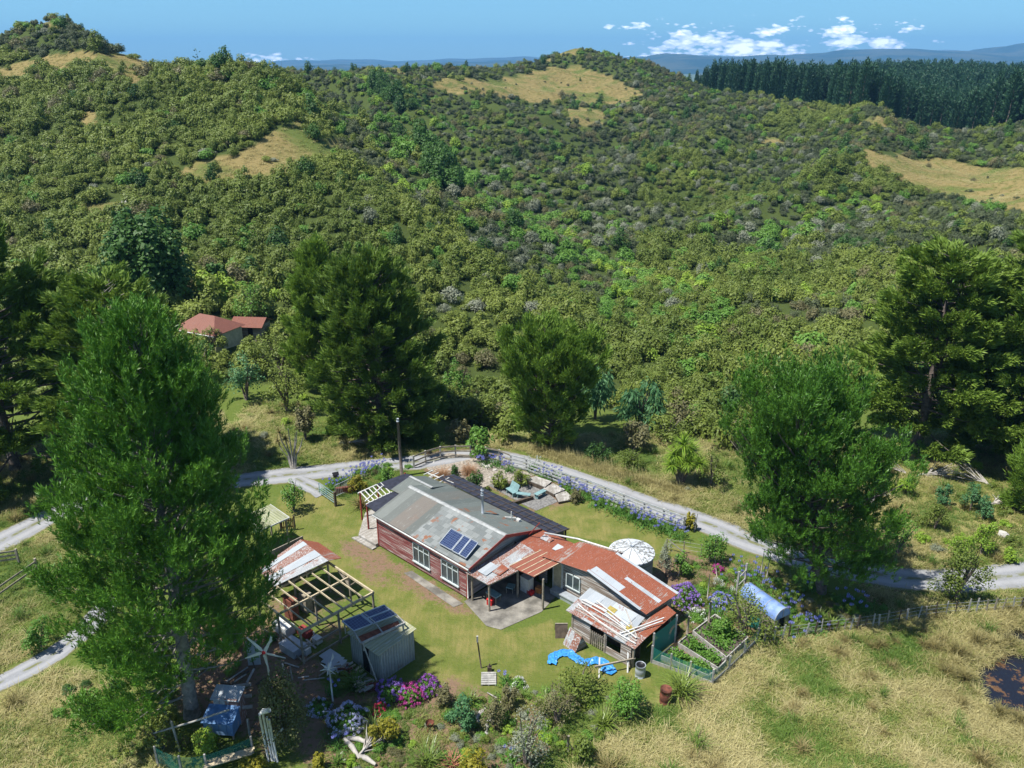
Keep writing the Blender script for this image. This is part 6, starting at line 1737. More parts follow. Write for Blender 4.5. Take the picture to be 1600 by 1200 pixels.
# garden arch and lone posts
r_ = empty('garden_arch', (14.33, 42.37, 0), math.atan2(.96, .8), 'rough timber garden arch of two posts behind the tunnel house', 'arch')
for a in (0, 1.15): mb = MB(); mb.bar((a, 0, 0), (a + .03, 0, 2.1), .11); mb.build('post', M['wood_grey'], r_)
mb = MB(); mb.bar((0, 0, 1.6), (1.15, 0, 1.62), .05); mb.bar((0, 0, 1.0), (1.15, 0, .95), .05); mb.build('rail', M['wood_grey'], r_)
for (x_, y_, h_2, lab) in [(12.02, 39.91, 1.7, 'tall weathered post standing in the flower bed beside the vegetable garden'), (10.53, 39.0, 1.3, 'short weathered post at the corner of the low shed garden'), (6.22, 32.3, 1.0, 'brown strainer post in the shrubs left of the rusty drum'), (2.78, 30.21, 1.0, 'weathered fence post among the grey bushes at the bottom'), (.87, 29.29, .6, 'short round topped post at the bottom edge'), (15.0, 38.4, 1.1, 'stout post at the corner where the batten fence meets the netting')]:
    mb = MB(); mb.tube([(0, 0, -.1), (.02, 0, h_2)], [.075, .065], 8); tag(mb.build('post', M['wood'], None, (x_, y_, 0)), lab, 'post')

# ---- batten fence along the paddock
BF = empty('batten_fence', (15.23, 38.32, 0), 0, 'old batten and wire fence between the flower garden and the paddock', 'fence')
line = np.array([g(a, b) for a, b in [(1195, 1002), (1240, 997), (1290, 990), (1340, 984), (1385, 977), (1430, 968), (1480, 962), (1540, 957), (1600, 952), (1680, 945)]]) - np.array((15.23, 38.32))
seg = np.linalg.norm(np.diff(line, axis=0), axis=1); cum = np.append(0, np.cumsum(seg))
d = 0; pp = []
while d < cum[-1]:
    x_ = np.interp(d, cum, line[:, 0]); y_ = np.interp(d, cum, line[:, 1]); pp.append((x_, y_))
    mb = MB(); lean_ = random.uniform(-.1, .1); hh = random.uniform(.85, 1.15)
    mb.bar((x_, y_, -.1), (x_ + lean_, y_ + random.uniform(-.05, .05), hh), random.uniform(.05, .10), .05)
    mb.build('batten', M[random.choice(['wood', 'wood_grey', 'wood_dark'])], BF)
    d += random.uniform(.38, .6) if d < cum[4] else random.uniform(.5, .85)
mb = MB()
for zz in (.35, .65, .9):
    for a, b in zip(line[:-1], line[1:]): mb.bar((*a, zz), (*b, zz), .012)
mb.build('wire', M['steel'], BF)

# ---- rail fence along the road
pts = [(-8.3, 60.2), (-7.4, 61.1), (-6.2, 61.9), (-4.9, 62.15), (-3.6, 62.1), (-2.3, 61.8), (-1.1, 61.3), (-.1, 60.4), (1.2, 59.7), (2.2, 58.9), (3.4, 57.9), (4.7, 56.9), (6.0, 56.1), (7.3, 55.0), (8.6, 53.8), (10.0, 52.6), (11.3, 51.6), (12.6, 50.5)]
RF = empty('rail_fence', (2.2, 58.9, 0), 0, 'long grey timber rail fence between the lawn and the gravel road', 'fence')
for k, (a, b) in enumerate(pts):
    mb = MB(); mb.bar((a - 2.2, b - 58.9, -.1), (a - 2.2, b - 58.9, 1.2), .13); mb.build('post', M['wood_grey'], RF)
for k in range(len(pts) - 1):
    if k in (4,): continue
    mb = MB(); a = np.array(pts[k]) - (2.2, 58.9); b = np.array(pts[k + 1]) - (2.2, 58.9)
    nr = 4 if k > 6 else 3
    nn = np.array((-(b - a)[1], (b - a)[0])); nn = -nn / np.linalg.norm(nn) * .08
    if nn[1] > 0: nn = -nn
    for i in range(nr): mb.bar((*(a + nn), .22 + i * .92 / (nr - 1)), (*(b + nn), .22 + i * .92 / (nr - 1)), .035, .13)
    mb.build('rails', M['palerail'] if k > 6 else M['wood'], RF)
# left paddock rails
r_ = empty('rail_fence', (*g(30, 885), 0), 0, 'short brown timber rail fence at the left edge beside the gravel road', 'fence')
o_ = np.array(g(30, 885)); P = [np.array(g(a, b)) - o_ for a, b in ((-40, 890), (30, 880), (28, 935), (0, 950), (-40, 965))]
P2 = [np.array(g(a, b)) - o_ for a, b in ((60, 895), (-10, 945))]
for a, b in zip(P[:1], P[1:2]):
    mb = MB(); [mb.bar((*a, zz), (*b, zz), .04, .12) for zz in (.4, .7, 1.0)]; mb.build('rails', M['wood'], r_)
mb = MB(); [mb.bar((*P2[0], zz), (*P2[1], zz), .04, .12) for zz in (.45, .9)]; mb.build('rails', M['wood'], r_)
for a in (P[0], P[1], P2[0], P2[1]): mb = MB(); mb.bar((*a, -.1), (*a, 1.15), .13); mb.build('post', M['wood'], r_)

# ---- utility pole, gate, sign box
q = g(628, 744)
r_ = empty('utility_pole', (*q, 0), 0, 'tall brown timber utility pole at the corner of the front garden', 'pole')
mb = MB(); mb.tube([(0, 0, -.2), (-.08, 0, 5.1)], [.14, .10], 10); mb.build('shaft', M['bark'], r_)
mb = MB(); mb.tube([(-.08, 0, 5.0), (-.08, 0, 5.25)], [.12, .11], 10); mb.build('cap', M['steel'], r_)
r_ = empty('farm_gate', (-15.27, 55.65, 0), math.atan2(-.9, .85), 'open grey metal farm gate at the mouth of the drive', 'gate')
mb = MB(); [mb.bar((0, 0, z_2), (2.2, 0, z_2), .035) for z_2 in (.25, .45, .65, .85, 1.1)]; [mb.bar((x_, 0, .25), (x_, 0, 1.1), .04) for x_ in (0, 1.1, 2.2)]; mb.build('gate_leaf', M['teal'], r_)
mb = MB(); mb.bar((2.35, 0, 0), (2.35, 0, 1.25), .16); mb.build('post', M['wood_dark'], r_)
r_ = empty('bar_gate', (-13.9, 55.2, 0), math.atan2(1.3, 1.1), 'second thin barred gate right of the drive mouth', 'gate')
mb = MB(); [mb.bar((x_, 0, .15), (x_, 0, 1.1), .02) for x_ in np.linspace(0, 1.6, 11)]; mb.bar((0, 0, 1.1), (1.6, 0, 1.1), .04); mb.bar((0, 0, .15), (1.6, 0, .15), .04); mb.build('gate_leaf', M['steel'], r_)
r_ = empty('letterbox', (*g(526, 760), 0), .4, 'small dark house shaped letterbox at the end of the drive hedge', 'letterbox')
mb = MB(); mb.bar((0, 0, 0), (0, 0, .9), .08); mb.build('post', M['wood'], r_); mb = MB(); mb.box(-.2, .2, -.15, .15, .9, 1.15); mb.build('box', M['wood_dark'], r_); mb = MB(); mb.slab([(-.25, -.2, 1.12), (.25, -.2, 1.12), (.25, 0, 1.32), (-.25, 0, 1.32)], .02); mb.slab([(-.25, 0, 1.32), (.25, 0, 1.32), (.25, .2, 1.12), (-.25, .2, 1.12)], .02); mb.build('roof', M['lid'], r_)
q = g(540, 770); r_ = empty('planter', (*q, 0), .2, 'brown slatted planter at the corner of the drive hedge', 'planter')
mb = MB(); [mb.box(-.75 + .15 * k, -.64 + .15 * k, -.2, -.16, 0, .6) for k in range(11)]; mb.box(-.75, .86, -.16, .2, 0, .5); mb.build('box', M['rustiron'], r_)

# ---- decks and benches by the lawn
def Z1(x, y, z=0): return g(540 + x / 4.444, 680 + y / 4.444, z)
for i, (pp, lab) in enumerate([([(1250, 305), (1320, 283), (1432, 320), (1385, 358)], 'uppermost weathered timber platform beside the olive mound shrub'), ([(1372, 368), (1442, 333), (1525, 376), (1448, 408)], 'middle timber platform of the stepped path to the lawn'), ([(1448, 402), (1530, 388), (1587, 442), (1480, 463)], 'lowest timber platform at the lawn edge')]):
    zt = .42 - .1 * i; W = [Z1(a, b, zt) for a, b in pp]; c = np.mean(W, 0)
    r_ = empty('timber_platform', (c[0], c[1], 0), 0, lab, 'platform')
    mb = MB(); mb.slab([(a - c[0], b - c[1], zt) for a, b in W], .06); mb.build('boards', M['deck'], r_)
    mb = MB(); 
    for k in range(4):
        a, b = np.array(W[k]) - c, np.array(W[(k + 1) % 4]) - c; mb.bar((*(a * .96), zt / 2 - .03), (*(b * .96), zt / 2 - .03), .04, zt - .08)
    mb.build('skirt', M['wood_dark'], r_)
def bench(a, b, back, label):
    a = np.array(a); b = np.array(b); L_ = np.linalg.norm(b - a)
    r_ = empty('garden_bench', (*((a + b) / 2), 0), math.atan2(b[1] - a[1], b[0] - a[0]), label, 'bench')
    mb = MB(); mb.box(-L_ / 2, L_ / 2, -.2, .2, .38, .43); mb.build('seat', M['teal'], r_)
    for s in (-1, 1): mb = MB(); mb.box(s * (L_ / 2 - .12) - .03, s * (L_ / 2 - .12) + .03, -.17, .17, 0, .38); mb.build('leg', M['teal'], r_)
    if back: mb = MB(); mb.slab([(-L_ / 2, .2, .4), (L_ / 2, .2, .4), (L_ / 2, .45, .95), (-L_ / 2, .45, .95)], .04); mb.build('backrest', M['teal'], r_)
bench((-.35, 56.1), (.25, 55.25), True, 'teal slanted garden seat with a back on the gravel terrace')
bench((.35, 55.3), (1.45, 55.0), False, 'teal flat bench in front of the slanted seat')
bench((1.85, 55.0), (2.6, 55.75), False, 'small teal bench standing alone nearest the timber platforms')
q0, q1 = np.array(Z1(1120, 500)), np.array(Z1(1300, 445))
mb = MB(); mb.bar((0, 0, .15), (*(q1 - q0), .15), .2, .3); tag(mb.build('log_step', M['wood_dark'], None, (*q0, 0)), 'dark timber sleeper edging the gravel terrace near the lawn', 'sleeper')
q0, q1 = np.array(Z1(1030, 365)), np.array(Z1(1180, 350))
mb = MB(); mb.tube([(0, 0, .2), (*(q1 - q0) * .5, .3), (*(q1 - q0), .25)], [.16, .2, .15], 8); tag(mb.build('log', M['wood_dark'], None, (*q0, 0)), 'thick dark log lying behind the teal seats', 'log')

# terrace gravel, paths and slab
def sheet(name, pix, mat, lift=.02, world=None):
    W = world or [g(a, b) for a, b in pix]; mb = MB(); mb.add([(a, b, lift) for a, b in W], [tuple(range(len(W)))])
    o_ = mb.build(name, M[mat]); o_['kind'] = 'structure'; return o_
M['shingle'] = plain('terrace_shingle', (.20, .195, .185), .95, 0, .4, 6)
sheet('terrace', [Z1(0, 0)] and [(762, 758), (800, 752), (828, 757), (848, 764), (872, 784), (838, 798), (820, 790)], 'shingle')
M['stones'] = plain('pale_scree', (.32, .28, .23), .95, 0, .5, 5)
sheet('scree', [(655, 722), (700, 708), (745, 712), (790, 728), (835, 742), (812, 754), (770, 755), (745, 768), (700, 760)], 'stones', .014)
sheet('patio', None, 'concrete', .03, [fw(*p) for p in ((9.0, -.35), (11.7, -1.1), (12.6, -.75), (13.3, 2.2), (12.9, 4.5), (9.0, 4.3))])
sheet('path', None, 'concrete', .025, [fw(*p) for p in ((3.8, -.95), (4.0, -.42), (9.1, -.55), (8.9, -1.2))])

# ---- wind turbines
def turbine(X, Y, hz, L_, nb_, rz, tilt, roll, label, red=True, seed=0):
    r_ = empty('wind_turbine', (X, Y, 0), rz, label, 'wind turbine')
    mb = MB(); mb.tube([(0, .12, 0), (0, .12, hz)], [.05, .04], 8); mb.build('tower', M['white'], r_)
    mb = MB(); mb.tube([(0, .45, hz + .02), (0, .2, hz + .02), (0, -.02, hz), (0, -.06, hz)], [.03, .10, .12, .10], 10); nac = mb.build('nacelle', M['white'], r_)
    mb = MB(); mb.slab([(0, .4, hz + .02), (0, .85, hz + .3), (.012, .9, hz - .1)], .012); mb.build('tail_fin', M['white'], nac)
    mb = MB(); mb.tube([(0, -.06, hz), (0, -.12, hz), (0, -.22, hz)], [.11, .09, .01], 10); mb.build('nose_cone', M['red'] if red else M['white'], r_)
    for k in range(nb_):
        a = roll + 2 * PI * k / nb_; d = np.array((math.sin(a), 0, math.cos(a))); s = np.array((math.cos(a), .25, -math.sin(a)))
        mb = MB(); P = []
        for f, w in ((.08, .05), (.22, .14), (.6, .10), (1.0, .04)):
            c = np.array((0, -.08, hz)) + d * L_ * f
            P += [c - s * w * L_ * .35, c + s * w * L_ * .65]
        V = P + [p + np.array((0, .02, 0)) for p in P]
        Fc = [(2 * i, 2 * i + 1, 2 * i + 3, 2 * i + 2) for i in range(3)] + [(8 + 2 * i, 8 + 2 * i + 2, 8 + 2 * i + 3, 8 + 2 * i + 1) for i in range(3)] + [(2 * i, 2 * i + 2, 2 * i + 10, 2 * i + 8) for i in range(3)] + [(2 * i + 1, 2 * i + 9, 2 * i + 11, 2 * i + 3) for i in range(3)] + [(6, 7, 15, 14), (0, 8, 9, 1)]
        mb.add(V, Fc); mb.build('blade', M['white'], r_)
q = v(413, 1018, 32); turbine(q[0], q[1], q[2], 1.15, 5, -.15, 0, R(28), 'large white wind turbine with a red nose above the climber mound')
q = g(519, 1098); turbine(q[0], q[1], 2.35, .48, 6, -.1, 0, R(10), 'small six bladed white wind turbine on a short pole', False)

# ---- white lamp poles, chicken coop and run
r_ = empty('lamp_post', (-11.85, 29.6, 0), 0, 'bundle of leaning white poles topped by an old street lamp head', 'lamp post')
for k, (a, b, c, d) in enumerate(((-.15, 0, -.25, 2.9), (.02, .02, -.1, 3.15), (.15, 0, .08, 2.8), (.3, -.05, .2, 2.7))):
    mb = MB(); mb.tube([(a, b, 0), (c, b, d)], .055, 8); mb.build('pole', M['white'], r_)
mb = MB(); mb.tube([(-.25, 0, 3.0), (.0, -.05, 3.22), (.3, -.12, 3.35)], [.05, .14, .12], 10); mb.build('lamp_head', M['white'], r_)
mb = MB(); mb.bar((.3, 0, 1.5), (.7, .2, 1.9), .07); mb.build('brace', M['white'], r_)
M['bluepanel'] = boards('blue_panel', (.14, .26, .46), (.22, .36, .56), .4, 'x', (.4, .42, .45), .2, .4)
CB = empty('chicken_coop', (-14.8, 31.5, 0), -.1, 'blue painted chicken coop in the shade at the foot of the huge pine', 'chicken coop')
mb = MB(); mb.box(-.8, .75, -.5, .4, .25, 1.1); mb.build('body', M['bluepanel'], CB)
mb = MB(); mb.slab([(-.85, -.62, 1.08), (.82, -.62, 1.08), (.8, .45, 1.32), (-.83, .45, 1.32)], .04); mb.build('roof', M['blue'], CB)
mb = MB(); mb.box(-.6, .7, .45, 1.2, 0, 1.65); mb.build('night_box', M['rustmix'], CB)
mb = MB(); mb.slab([(-.75, .4, 1.62), (.8, .4, 1.62), (.8, 1.3, 1.82), (-.75, 1.3, 1.82)], .03); mb.build('roof', M['galv'], CB)
for a in (-.75, .7): mb = MB(); mb.bar((a, -.45, 0), (a, -.45, .25), .08); mb.build('leg', M['wood'], CB)
netfence('chicken_run', [(-17.6, 31.4), (-17.3, 29.3), (-16.0, 28.9), (-14.8, 29.0), (-12.9, 30.1), (-13.4, 31.2)], [1.3, 1.2, 1.0, 1.0, 1.0, 1.0], 'teal wire netting run around the blue coop', 'net', world=True)
mb = MB(); mb.tube([(0, 0, 1.35), (1.9, .35, 1.75), (3.6, .9, 2.0)], .05, 6); mb.bar((1.1, .2, 0), (1.0, .15, 2.0), .08); tag(mb.build('rail_pole', M['wood_grey'], None, (-17.7, 30.0, 0)), 'sagging grey pole on an upright above the left side of the run', 'pole')
for k in range(3):
    mb = MB(); mb.bar((0, 0, 0), (2.1, .85, 0), .16, .04); tag(mb.build('plank', M['wood_pale'], None, (-14.85, 28.75 + k * .19, .5 - k * .02)), 'pale plank laid along the near side of the chicken run', 'plank', 'planks on the chicken run')
for k in range(3):
    q = g(392, 1078 + 10 * k); mb = MB(); mb.tube([(0, 0, 0), (.9, .1, .05)], .1, 7); tag(mb.build('log', M['dead'], None, (q[0] - .4, q[1] - 1.2, 1.35 - k * .3)), 'pale log end sticking out of the left of the climber mound', 'log', 'logs by the climber mound')

# ---- junk in the shade under the pine
for i in range(26):
    a = random.uniform(330, 500); b = random.uniform(985, 1075); q = g(a, b)
    mb = MB(); L_ = random.uniform(.5, 1.6); mb.bar((0, 0, .05), (L_, 0, random.uniform(.05, .35)), random.uniform(.05, .14), .05)
    o_ = mb.build('scrap_timber', M[random.choice(['wood', 'dead', 'wood_grey', 'wood_dark'])], None, (*q, 0)); o_.rotation_euler = (0, 0, random.uniform(0, 3.1)); tag(o_, 'scrap timber lying in the shade under the huge pine', 'scrap timber', 'scrap timber under the huge pine')
q = g(388, 1040); mb = MB(); mb.slab([(0, 0, 0), (.7, .1, 0), (.55, .55, 1.3), (-.15, .45, 1.3)], .02); tag(mb.build('iron_sheet', M['galv'], None, (*q, 0)), 'corrugated sheet leaning in the dark behind the climber mound', 'iron sheet')

# ---- pallet, clothes prop, tarpaulin, trestle, barrels
r_ = empty('pallet', (-1.3, 35.2, 0), .02, 'small whitish wooden pallet lying on the lawn edge', 'pallet')
mb = MB(); [mb.box(-.42, .42, -.5 + k * .17, -.37 + k * .17, .08, .11) for k in range(6)]; mb.build('slats', M['wood_grey'], r_)
mb = MB(); [mb.box(a, a + .08, -.5, .5, 0, .08) for a in (-.42, -.04, .34)]; mb.build('bearers', M['wood_grey'], r_)
q = g(752, 1044); r_ = empty('clothes_post', (*q, 0), 0, 'slim dark washing line post standing on the lawn', 'post')
mb = MB(); mb.tube([(0, 0, 0), (-.18, 0, 1.9)], .04, 6); mb.build('shaft', M['wood_dark'], r_); mb = MB(); mb.box(-.24, -.14, -.05, .05, 1.85, 2.25); mb.build('head', M['wood_grey'], r_)
q = g(765, 1048); mb = MB(); mb.box(-.12, .12, -.1, .1, 0, .3); mb.box(-.04, .04, -.04, .04, .3, .5); tag(mb.build('tap_stand', M['wood_dark'], None, (*q, 0)), 'little dark stand beside the foot of the washing line post', 'stand')
rt_ = np.random.default_rng(5)
path = np.array([g(a, b) for a, b in [(862, 1040), (864, 1028), (875, 1022), (890, 1022), (900, 1030), (908, 1036), (918, 1037), (930, 1033), (942, 1036), (952, 1044), (957, 1052), (940, 1045)]])
c = path.mean(0); mb = MB(); V = []; K = 7
fine = np.array([[np.interp(s, np.arange(len(path)), path[:, k]) for k in (0, 1)] for s in np.linspace(0, len(path) - 1, 60)])
dd = np.gradient(fine, axis=0); dd /= np.linalg.norm(dd, axis=1)[:, None]
for p, d in zip(fine, dd):
    for k in range(K):
        s = (k / (K - 1) - .5) * .55
        V.append((p[0] - d[1] * s - c[0] + rt_.normal(0, .02), p[1] + d[0] * s - c[1] + rt_.normal(0, .02), .06 + .10 * rt_.random() * (1 - abs(s) * 1.6) + .04 * rt_.random()))
mb.add(V, [(i * K + k, i * K + k + 1, (i + 1) * K + k + 1, (i + 1) * K + k) for i in range(59) for k in range(K - 1)])
M['tarp'] = plain('blue_tarpaulin', (.05, .27, .62), .35, 0, .25, 6); tag(mb.build('tarpaulin', M['tarp'], None, (*c, 0)), 'crumpled bright blue tarpaulin snaking across the lawn', 'tarpaulin')
r_ = empty('trestle', (4.77, 35.55, 0), math.atan2(.6, 2.07), 'long pole resting on two white legs in front of the low shed', 'trestle')
mb = MB(); mb.bar((-.15, 0, .62), (2.3, 0, .62), .09); mb.build('beam', M['wood'], r_)
for a in (.12, 1.85):
    mb = MB(); mb.bar((a - .12, -.3, 0), (a + .12, .3, .95), .08); mb.build('leg', M['white'], r_)
def barrel(X, Y, r0, h, mt, label, lid, rim):
    r_ = empty('barrel', (X, Y, 0), 0, label, 'barrel')
    mb = MB(); mb.tube([(0, 0, 0), (0, 0, h * .3), (0, 0, h * .32), (0, 0, h * .5), (0, 0, h * .65), (0, 0, h * .67), (0, 0, h)], [r0, r0 * 1.02, r0 * 1.05, r0 * 1.03, r0 * 1.05, r0 * 1.02, r0], 24); mb.build('body', M[mt], r_)
    mb = MB(); mb.tube([(0, 0, h), (0, 0, h + .03)], [r0 * 1.05, r0 * 1.05], 24); mb.build('rim', M[rim], r_)
    mb = MB(); mb.tube([(0, 0, h + .028), (0, 0, h + .034)], r0 * .88, 24); mb.build('opening', M[lid], r_)
barrel(7.18, 35.5, .28, .75, 'steel', 'open grey blue barrel beside the long pole', 'black', 'steel')
barrel(8.23, 33.5, .30, .9, 'rustiron', 'rusty brown steel drum beside the flax at the paddock edge', 'rustiron', 'rustiron')

# ---- wire fence panel behind the tank, stakes
r_ = empty('wire_fence', (*g(1050, 862), 0), 0, 'short sagging wire fence across the end of the right lawn', 'fence')
A0 = np.array(g(1050, 862)); A1 = np.array(g(1110, 872)) - A0
for f in (-.15, .3, .75, 1.1): mb = MB(); mb.bar((*(A1 * f), 0), (*(A1 * f), 1.0), .06); mb.build('post', M['wood'], r_)
mb = MB(); [mb.bar((*(A1 * -.15), z_2), (*(A1 * 1.1), z_2), .015) for z_2 in (.35, .65, .95)]; mb.bar((*(A1 * -.1), .9), (*(A1 * .3), .1), .05); mb.build('wire', M['wood_grey'], r_)
for i in range(9):
    a, b = [(1085, 830), (1112, 878), (1132, 950), (1120, 900), (1188, 900), (1192, 912), (1198, 902), (1060, 900), (1105, 935)][i]
    q = g(a, b); mb = MB(); mb.tube([(0, 0, 0), (random.uniform(-.3, .3), random.uniform(-.1, .1), random.uniform(1.4, 2.2))], [.035, .02], 5); tag(mb.build('stake', M['dead'], None, (*q, 0)), 'thin pale garden stake among the flowers near the broad pine', 'stake', 'garden stakes near the broad pine')

# ---- dead branches, logs, stones
def dead(px_, py_, L_, n, rz, label, mat='dead', up=.25, seed=0, name='dead_branch', Y=None, z=None):
    r2 = np.random.default_rng(900 + seed)
    X, Yy, Z = at(px_, py_) if Y is None else (px_, Y, z)
    mb = MB(); mb.tube([(0, 0, .1), (L_ * .5 * math.cos(rz), L_ * .5 * math.sin(rz), .25)], [.09, .06], 6)
    for k in range(n):
        f = r2.uniform(0, .5); p = np.array((math.cos(rz) * L_ * f, math.sin(rz) * L_ * f, .15)); a = rz + r2.uniform(-.7, .7); e = r2.uniform(0, up)
        pts = [p]
        for i in range(5):
            a += r2.uniform(-.22, .22); e += r2.uniform(-.15, .12); p = p + np.array((math.cos(a), math.sin(a), math.sin(e))) * L_ * .13; p[2] = max(p[2], .05); pts.append(p)
        mb.tube(pts, [.045, .038, .03, .022, .015, .008], 5, cap=False)
    return tag(mb.build(name, M[mat], None, (X, Yy, Z)), label, 'dead branch')
dead(1435, 745, 3.4, 24, .0, 'fan of bleached dead branches on the slope above the dry grass', seed=1, up=.5)
dead(1415, 742, 2.4, 10, 2.6, 'upright bleached dead twigs left of the fan of branches', seed=2, up=1.2)
dead(1360, 790, 2.4, 14, .9, 'grey dead branches right of the broad pine crown', seed=3, up=.6)
dead(1548, 760, 3.2, 12, 2.3, 'bleached curved dead boughs under the tallest right cypress', seed=4, up=1.0)
dead(1545, 790, 2.0, 18, .3, 'heap of grey sticks at the foot of the right cypresses', seed=5)
dead(545, 695, 1.6, 14, .2, 'small heap of grey sticks in the grass clearing beyond the road', seed=6)
dead(560, 1185, 1.6, 16, 1.0, 'pale twiggy dead branch in front of the bottom flax', seed=7, up=.8)
dead(265, 1060, 2.2, 3, .3, 'single bare bough low on the huge pine trunk', seed=8, up=.5)
for i, (a, b, L_, rz, lab) in enumerate([(548, 1145, 1.4, .25, 'top driftwood log in the bottom garden'), (560, 1160, 1.2, -.3, 'second driftwood log below the pale hydrangea'), (550, 1172, 1.6, -.9, 'long driftwood log slanting down the bottom garden'), (572, 1190, 1.2, -.5, 'lowest driftwood log near the bottom edge'), (752, 1118, .9, 1.0, 'short driftwood stump right of the rounded grey green shrub'), (775, 1095, 1.4, -.8, 'thin white curved branch on bare soil near the pallet')]):
    q = g(a, b); mb = MB(); mb.tube([(-L_ / 2 * math.cos(rz), -L_ / 2 * math.sin(rz), .1), (0, .05, .18), (L_ / 2 * math.cos(rz), L_ / 2 * math.sin(rz), .12)], [.10, .14, .07] if i < 5 else [.03, .04, .02], 7); tag(mb.build('driftwood', M['dead'], None, (*q, 0)), lab, 'driftwood')
def rock(X, Y, s, seed, label, group, z=None, mat='rock'):
    r2 = np.random.default_rng(seed); mb = MB(); V = []; n1, n2 = 7, 5
    for j in range(n2):
        th = PI * (j + .5) / n2
        for k in range(n1):
            f = 2 * PI * k / n1; rr = s * r2.uniform(.7, 1.15); V.append((rr * math.sin(th) * math.cos(f), rr * math.sin(th) * math.sin(f), rr * .6 * math.cos(th)))
    mb.add(V, [(j * n1 + k, (j + 1) * n1 + k, (j + 1) * n1 + (k + 1) % n1, j * n1 + (k + 1) % n1) for j in range(n2 - 1) for k in range(n1)] + [tuple(range(n1)), tuple(range(n1 * n2 - 1, n1 * n2 - n1 - 1, -1))])
    tag(mb.build('rock', M[mat], None, (X, Y, (z1(X, Y) if z is None else z) + s * .15)), label, 'rock', group)
for i in range(14):
    q = g(random.uniform(735, 765), random.uniform(1112, 1155)); rock(*q, random.uniform(.08, .22), i, 'pale stone in the rockery right of the rounded grey green shrub', 'rockery stones in the flower garden')
for i in range(22):
    q = g(random.uniform(665, 800), random.uniform(722, 752)); rock(*q, random.uniform(.08, .26), 50 + i, 'pale stone on the scree terrace behind the house', 'stones on the scree terrace')
for i in range(5):
    X, Y, Z = at(178 + i * 5, 330 - i * 3); rock(X, Y, random.uniform(.5, 1.0), 90 + i, 'white rock outcrop on the left slope above the dome tree', 'white rocks on the left slope', Z)
for i in range(10):
    X, Y, Z = at(random.uniform(500, 600), random.uniform(1140, 1198)); rock(X, Y, random.uniform(.06, .16), 120 + i, 'small grey stone between the driftwood logs', 'stones among the driftwood')
rock(*g(1568, 838), .5, 140, 'pale stump like boulder beside the lime green shrub', None)
# small rusty brazier in the garden
q = g(672, 1140); r_ = empty('fire_basket', (*q, 0), 0, 'little rusty fire basket on bare soil in the flower garden', 'fire basket')
mb = MB(); mb.tube([(0, 0, .3), (0, 0, .36), (0, 0, .5)], [.10, .2, .22], 12, cap=False); mb.build('bowl', M['rustiron'], r_)
for k in range(3): mb = MB(); a = 2.1 * k; mb.bar((.25 * math.cos(a), .25 * math.sin(a), 0), (.12 * math.cos(a), .12 * math.sin(a), .35), .03); mb.build('leg', M['rustiron'], r_)

# ---- the old farmhouse up the hill
X, Y, Z = at(330, 535)
Z = max(Z, z1(X, Y)) - .7
OF = empty('old_farmhouse', (X, Y, Z), -.45, 'old cream farmhouse with a hipped rusted roof half hidden by the layered cypress', 'house')
M['oldroof'] = sheet_metal('old_red_roof', (.26, .13, .10), (.22, .085, .055), .9, scratch=.12)
mb = MB(); mb.box(-3, 3, -2.2, 2.2, -.5, 2.5); mb.build('wall', M['cream'], OF)
e = .35
mb = MB(); A_ = [(-3 - e, -2.2 - e, 2.5), (3 + e, -2.2 - e, 2.5), (3 + e, 2.2 + e, 2.5), (-3 - e, 2.2 + e, 2.5)]; B_ = [(-1.2, 0, 4.0), (1.2, 0, 4.0)]
mb.slab([A_[0], A_[1], B_[1], B_[0]], .05); mb.slab([A_[2], A_[3], B_[0], B_[1]], .05); mb.slab([A_[1], A_[2], B_[1]], .05); mb.slab([A_[3], A_[0], B_[0]], .05); mb.build('roof', M['oldroof'], OF)
for a in (-1.6, 1.4):
    mb = MB(); mb.box(a - .5, a + .5, -2.26, -2.2, .9, 2.0); w_ = mb.build('window', M['glass'], OF); mb = MB(); mb.box(a - .56, a + .56, -2.28, -2.21, .8, .9); mb.box(a - .56, a + .56, -2.28, -2.21, 2.0, 2.08); mb.build('frame', M['white'], w_)
mb = MB(); mb.tube([(A_[0][0], A_[0][1] - .05, 2.45), (A_[1][0], A_[1][1] - .05, 2.45)], .07, 6); mb.build('gutter', M['white'], OF)
X, Y, Z = at(388, 528)
OA = empty('farm_annexe', (X, Y + .5, Z), -.1, 'low annexe with a rusted gable roof right of the old farmhouse', 'outbuilding')
mb = MB(); mb.box(-1.4, 2.2, -1.5, 1.5, -.5, 1.7); mb.build('wall', M['greyboard'], OA)
mb = MB(); mb.slab([(-1.7, -1.8, 1.65), (2.5, -1.8, 1.65), (2.5, 0, 2.45), (-1.7, 0, 2.45)], .05); mb.slab([(-1.7, 0, 2.45), (2.5, 0, 2.45), (2.5, 1.8, 1.65), (-1.7, 1.8, 1.65)], .05); mb.build('roof', M['oldroof'], OA)
mb = MB(); mb.box(.6, 1.2, -1.56, -1.5, 0, 1.5); mb.build('door', M['lid'], OA)  # near black panel painted as an unlit opening
mb = MB(); mb.tube([(-2.0, -1.2, -.3), (-2.0, -1.2, 1.5)], .55, 16); mb.tube([(-2.0, -1.2, 1.5), (-2, -1.2, 1.75)], [.58, .1], 16); mb.build('rain_tank', M['steel'], OA)
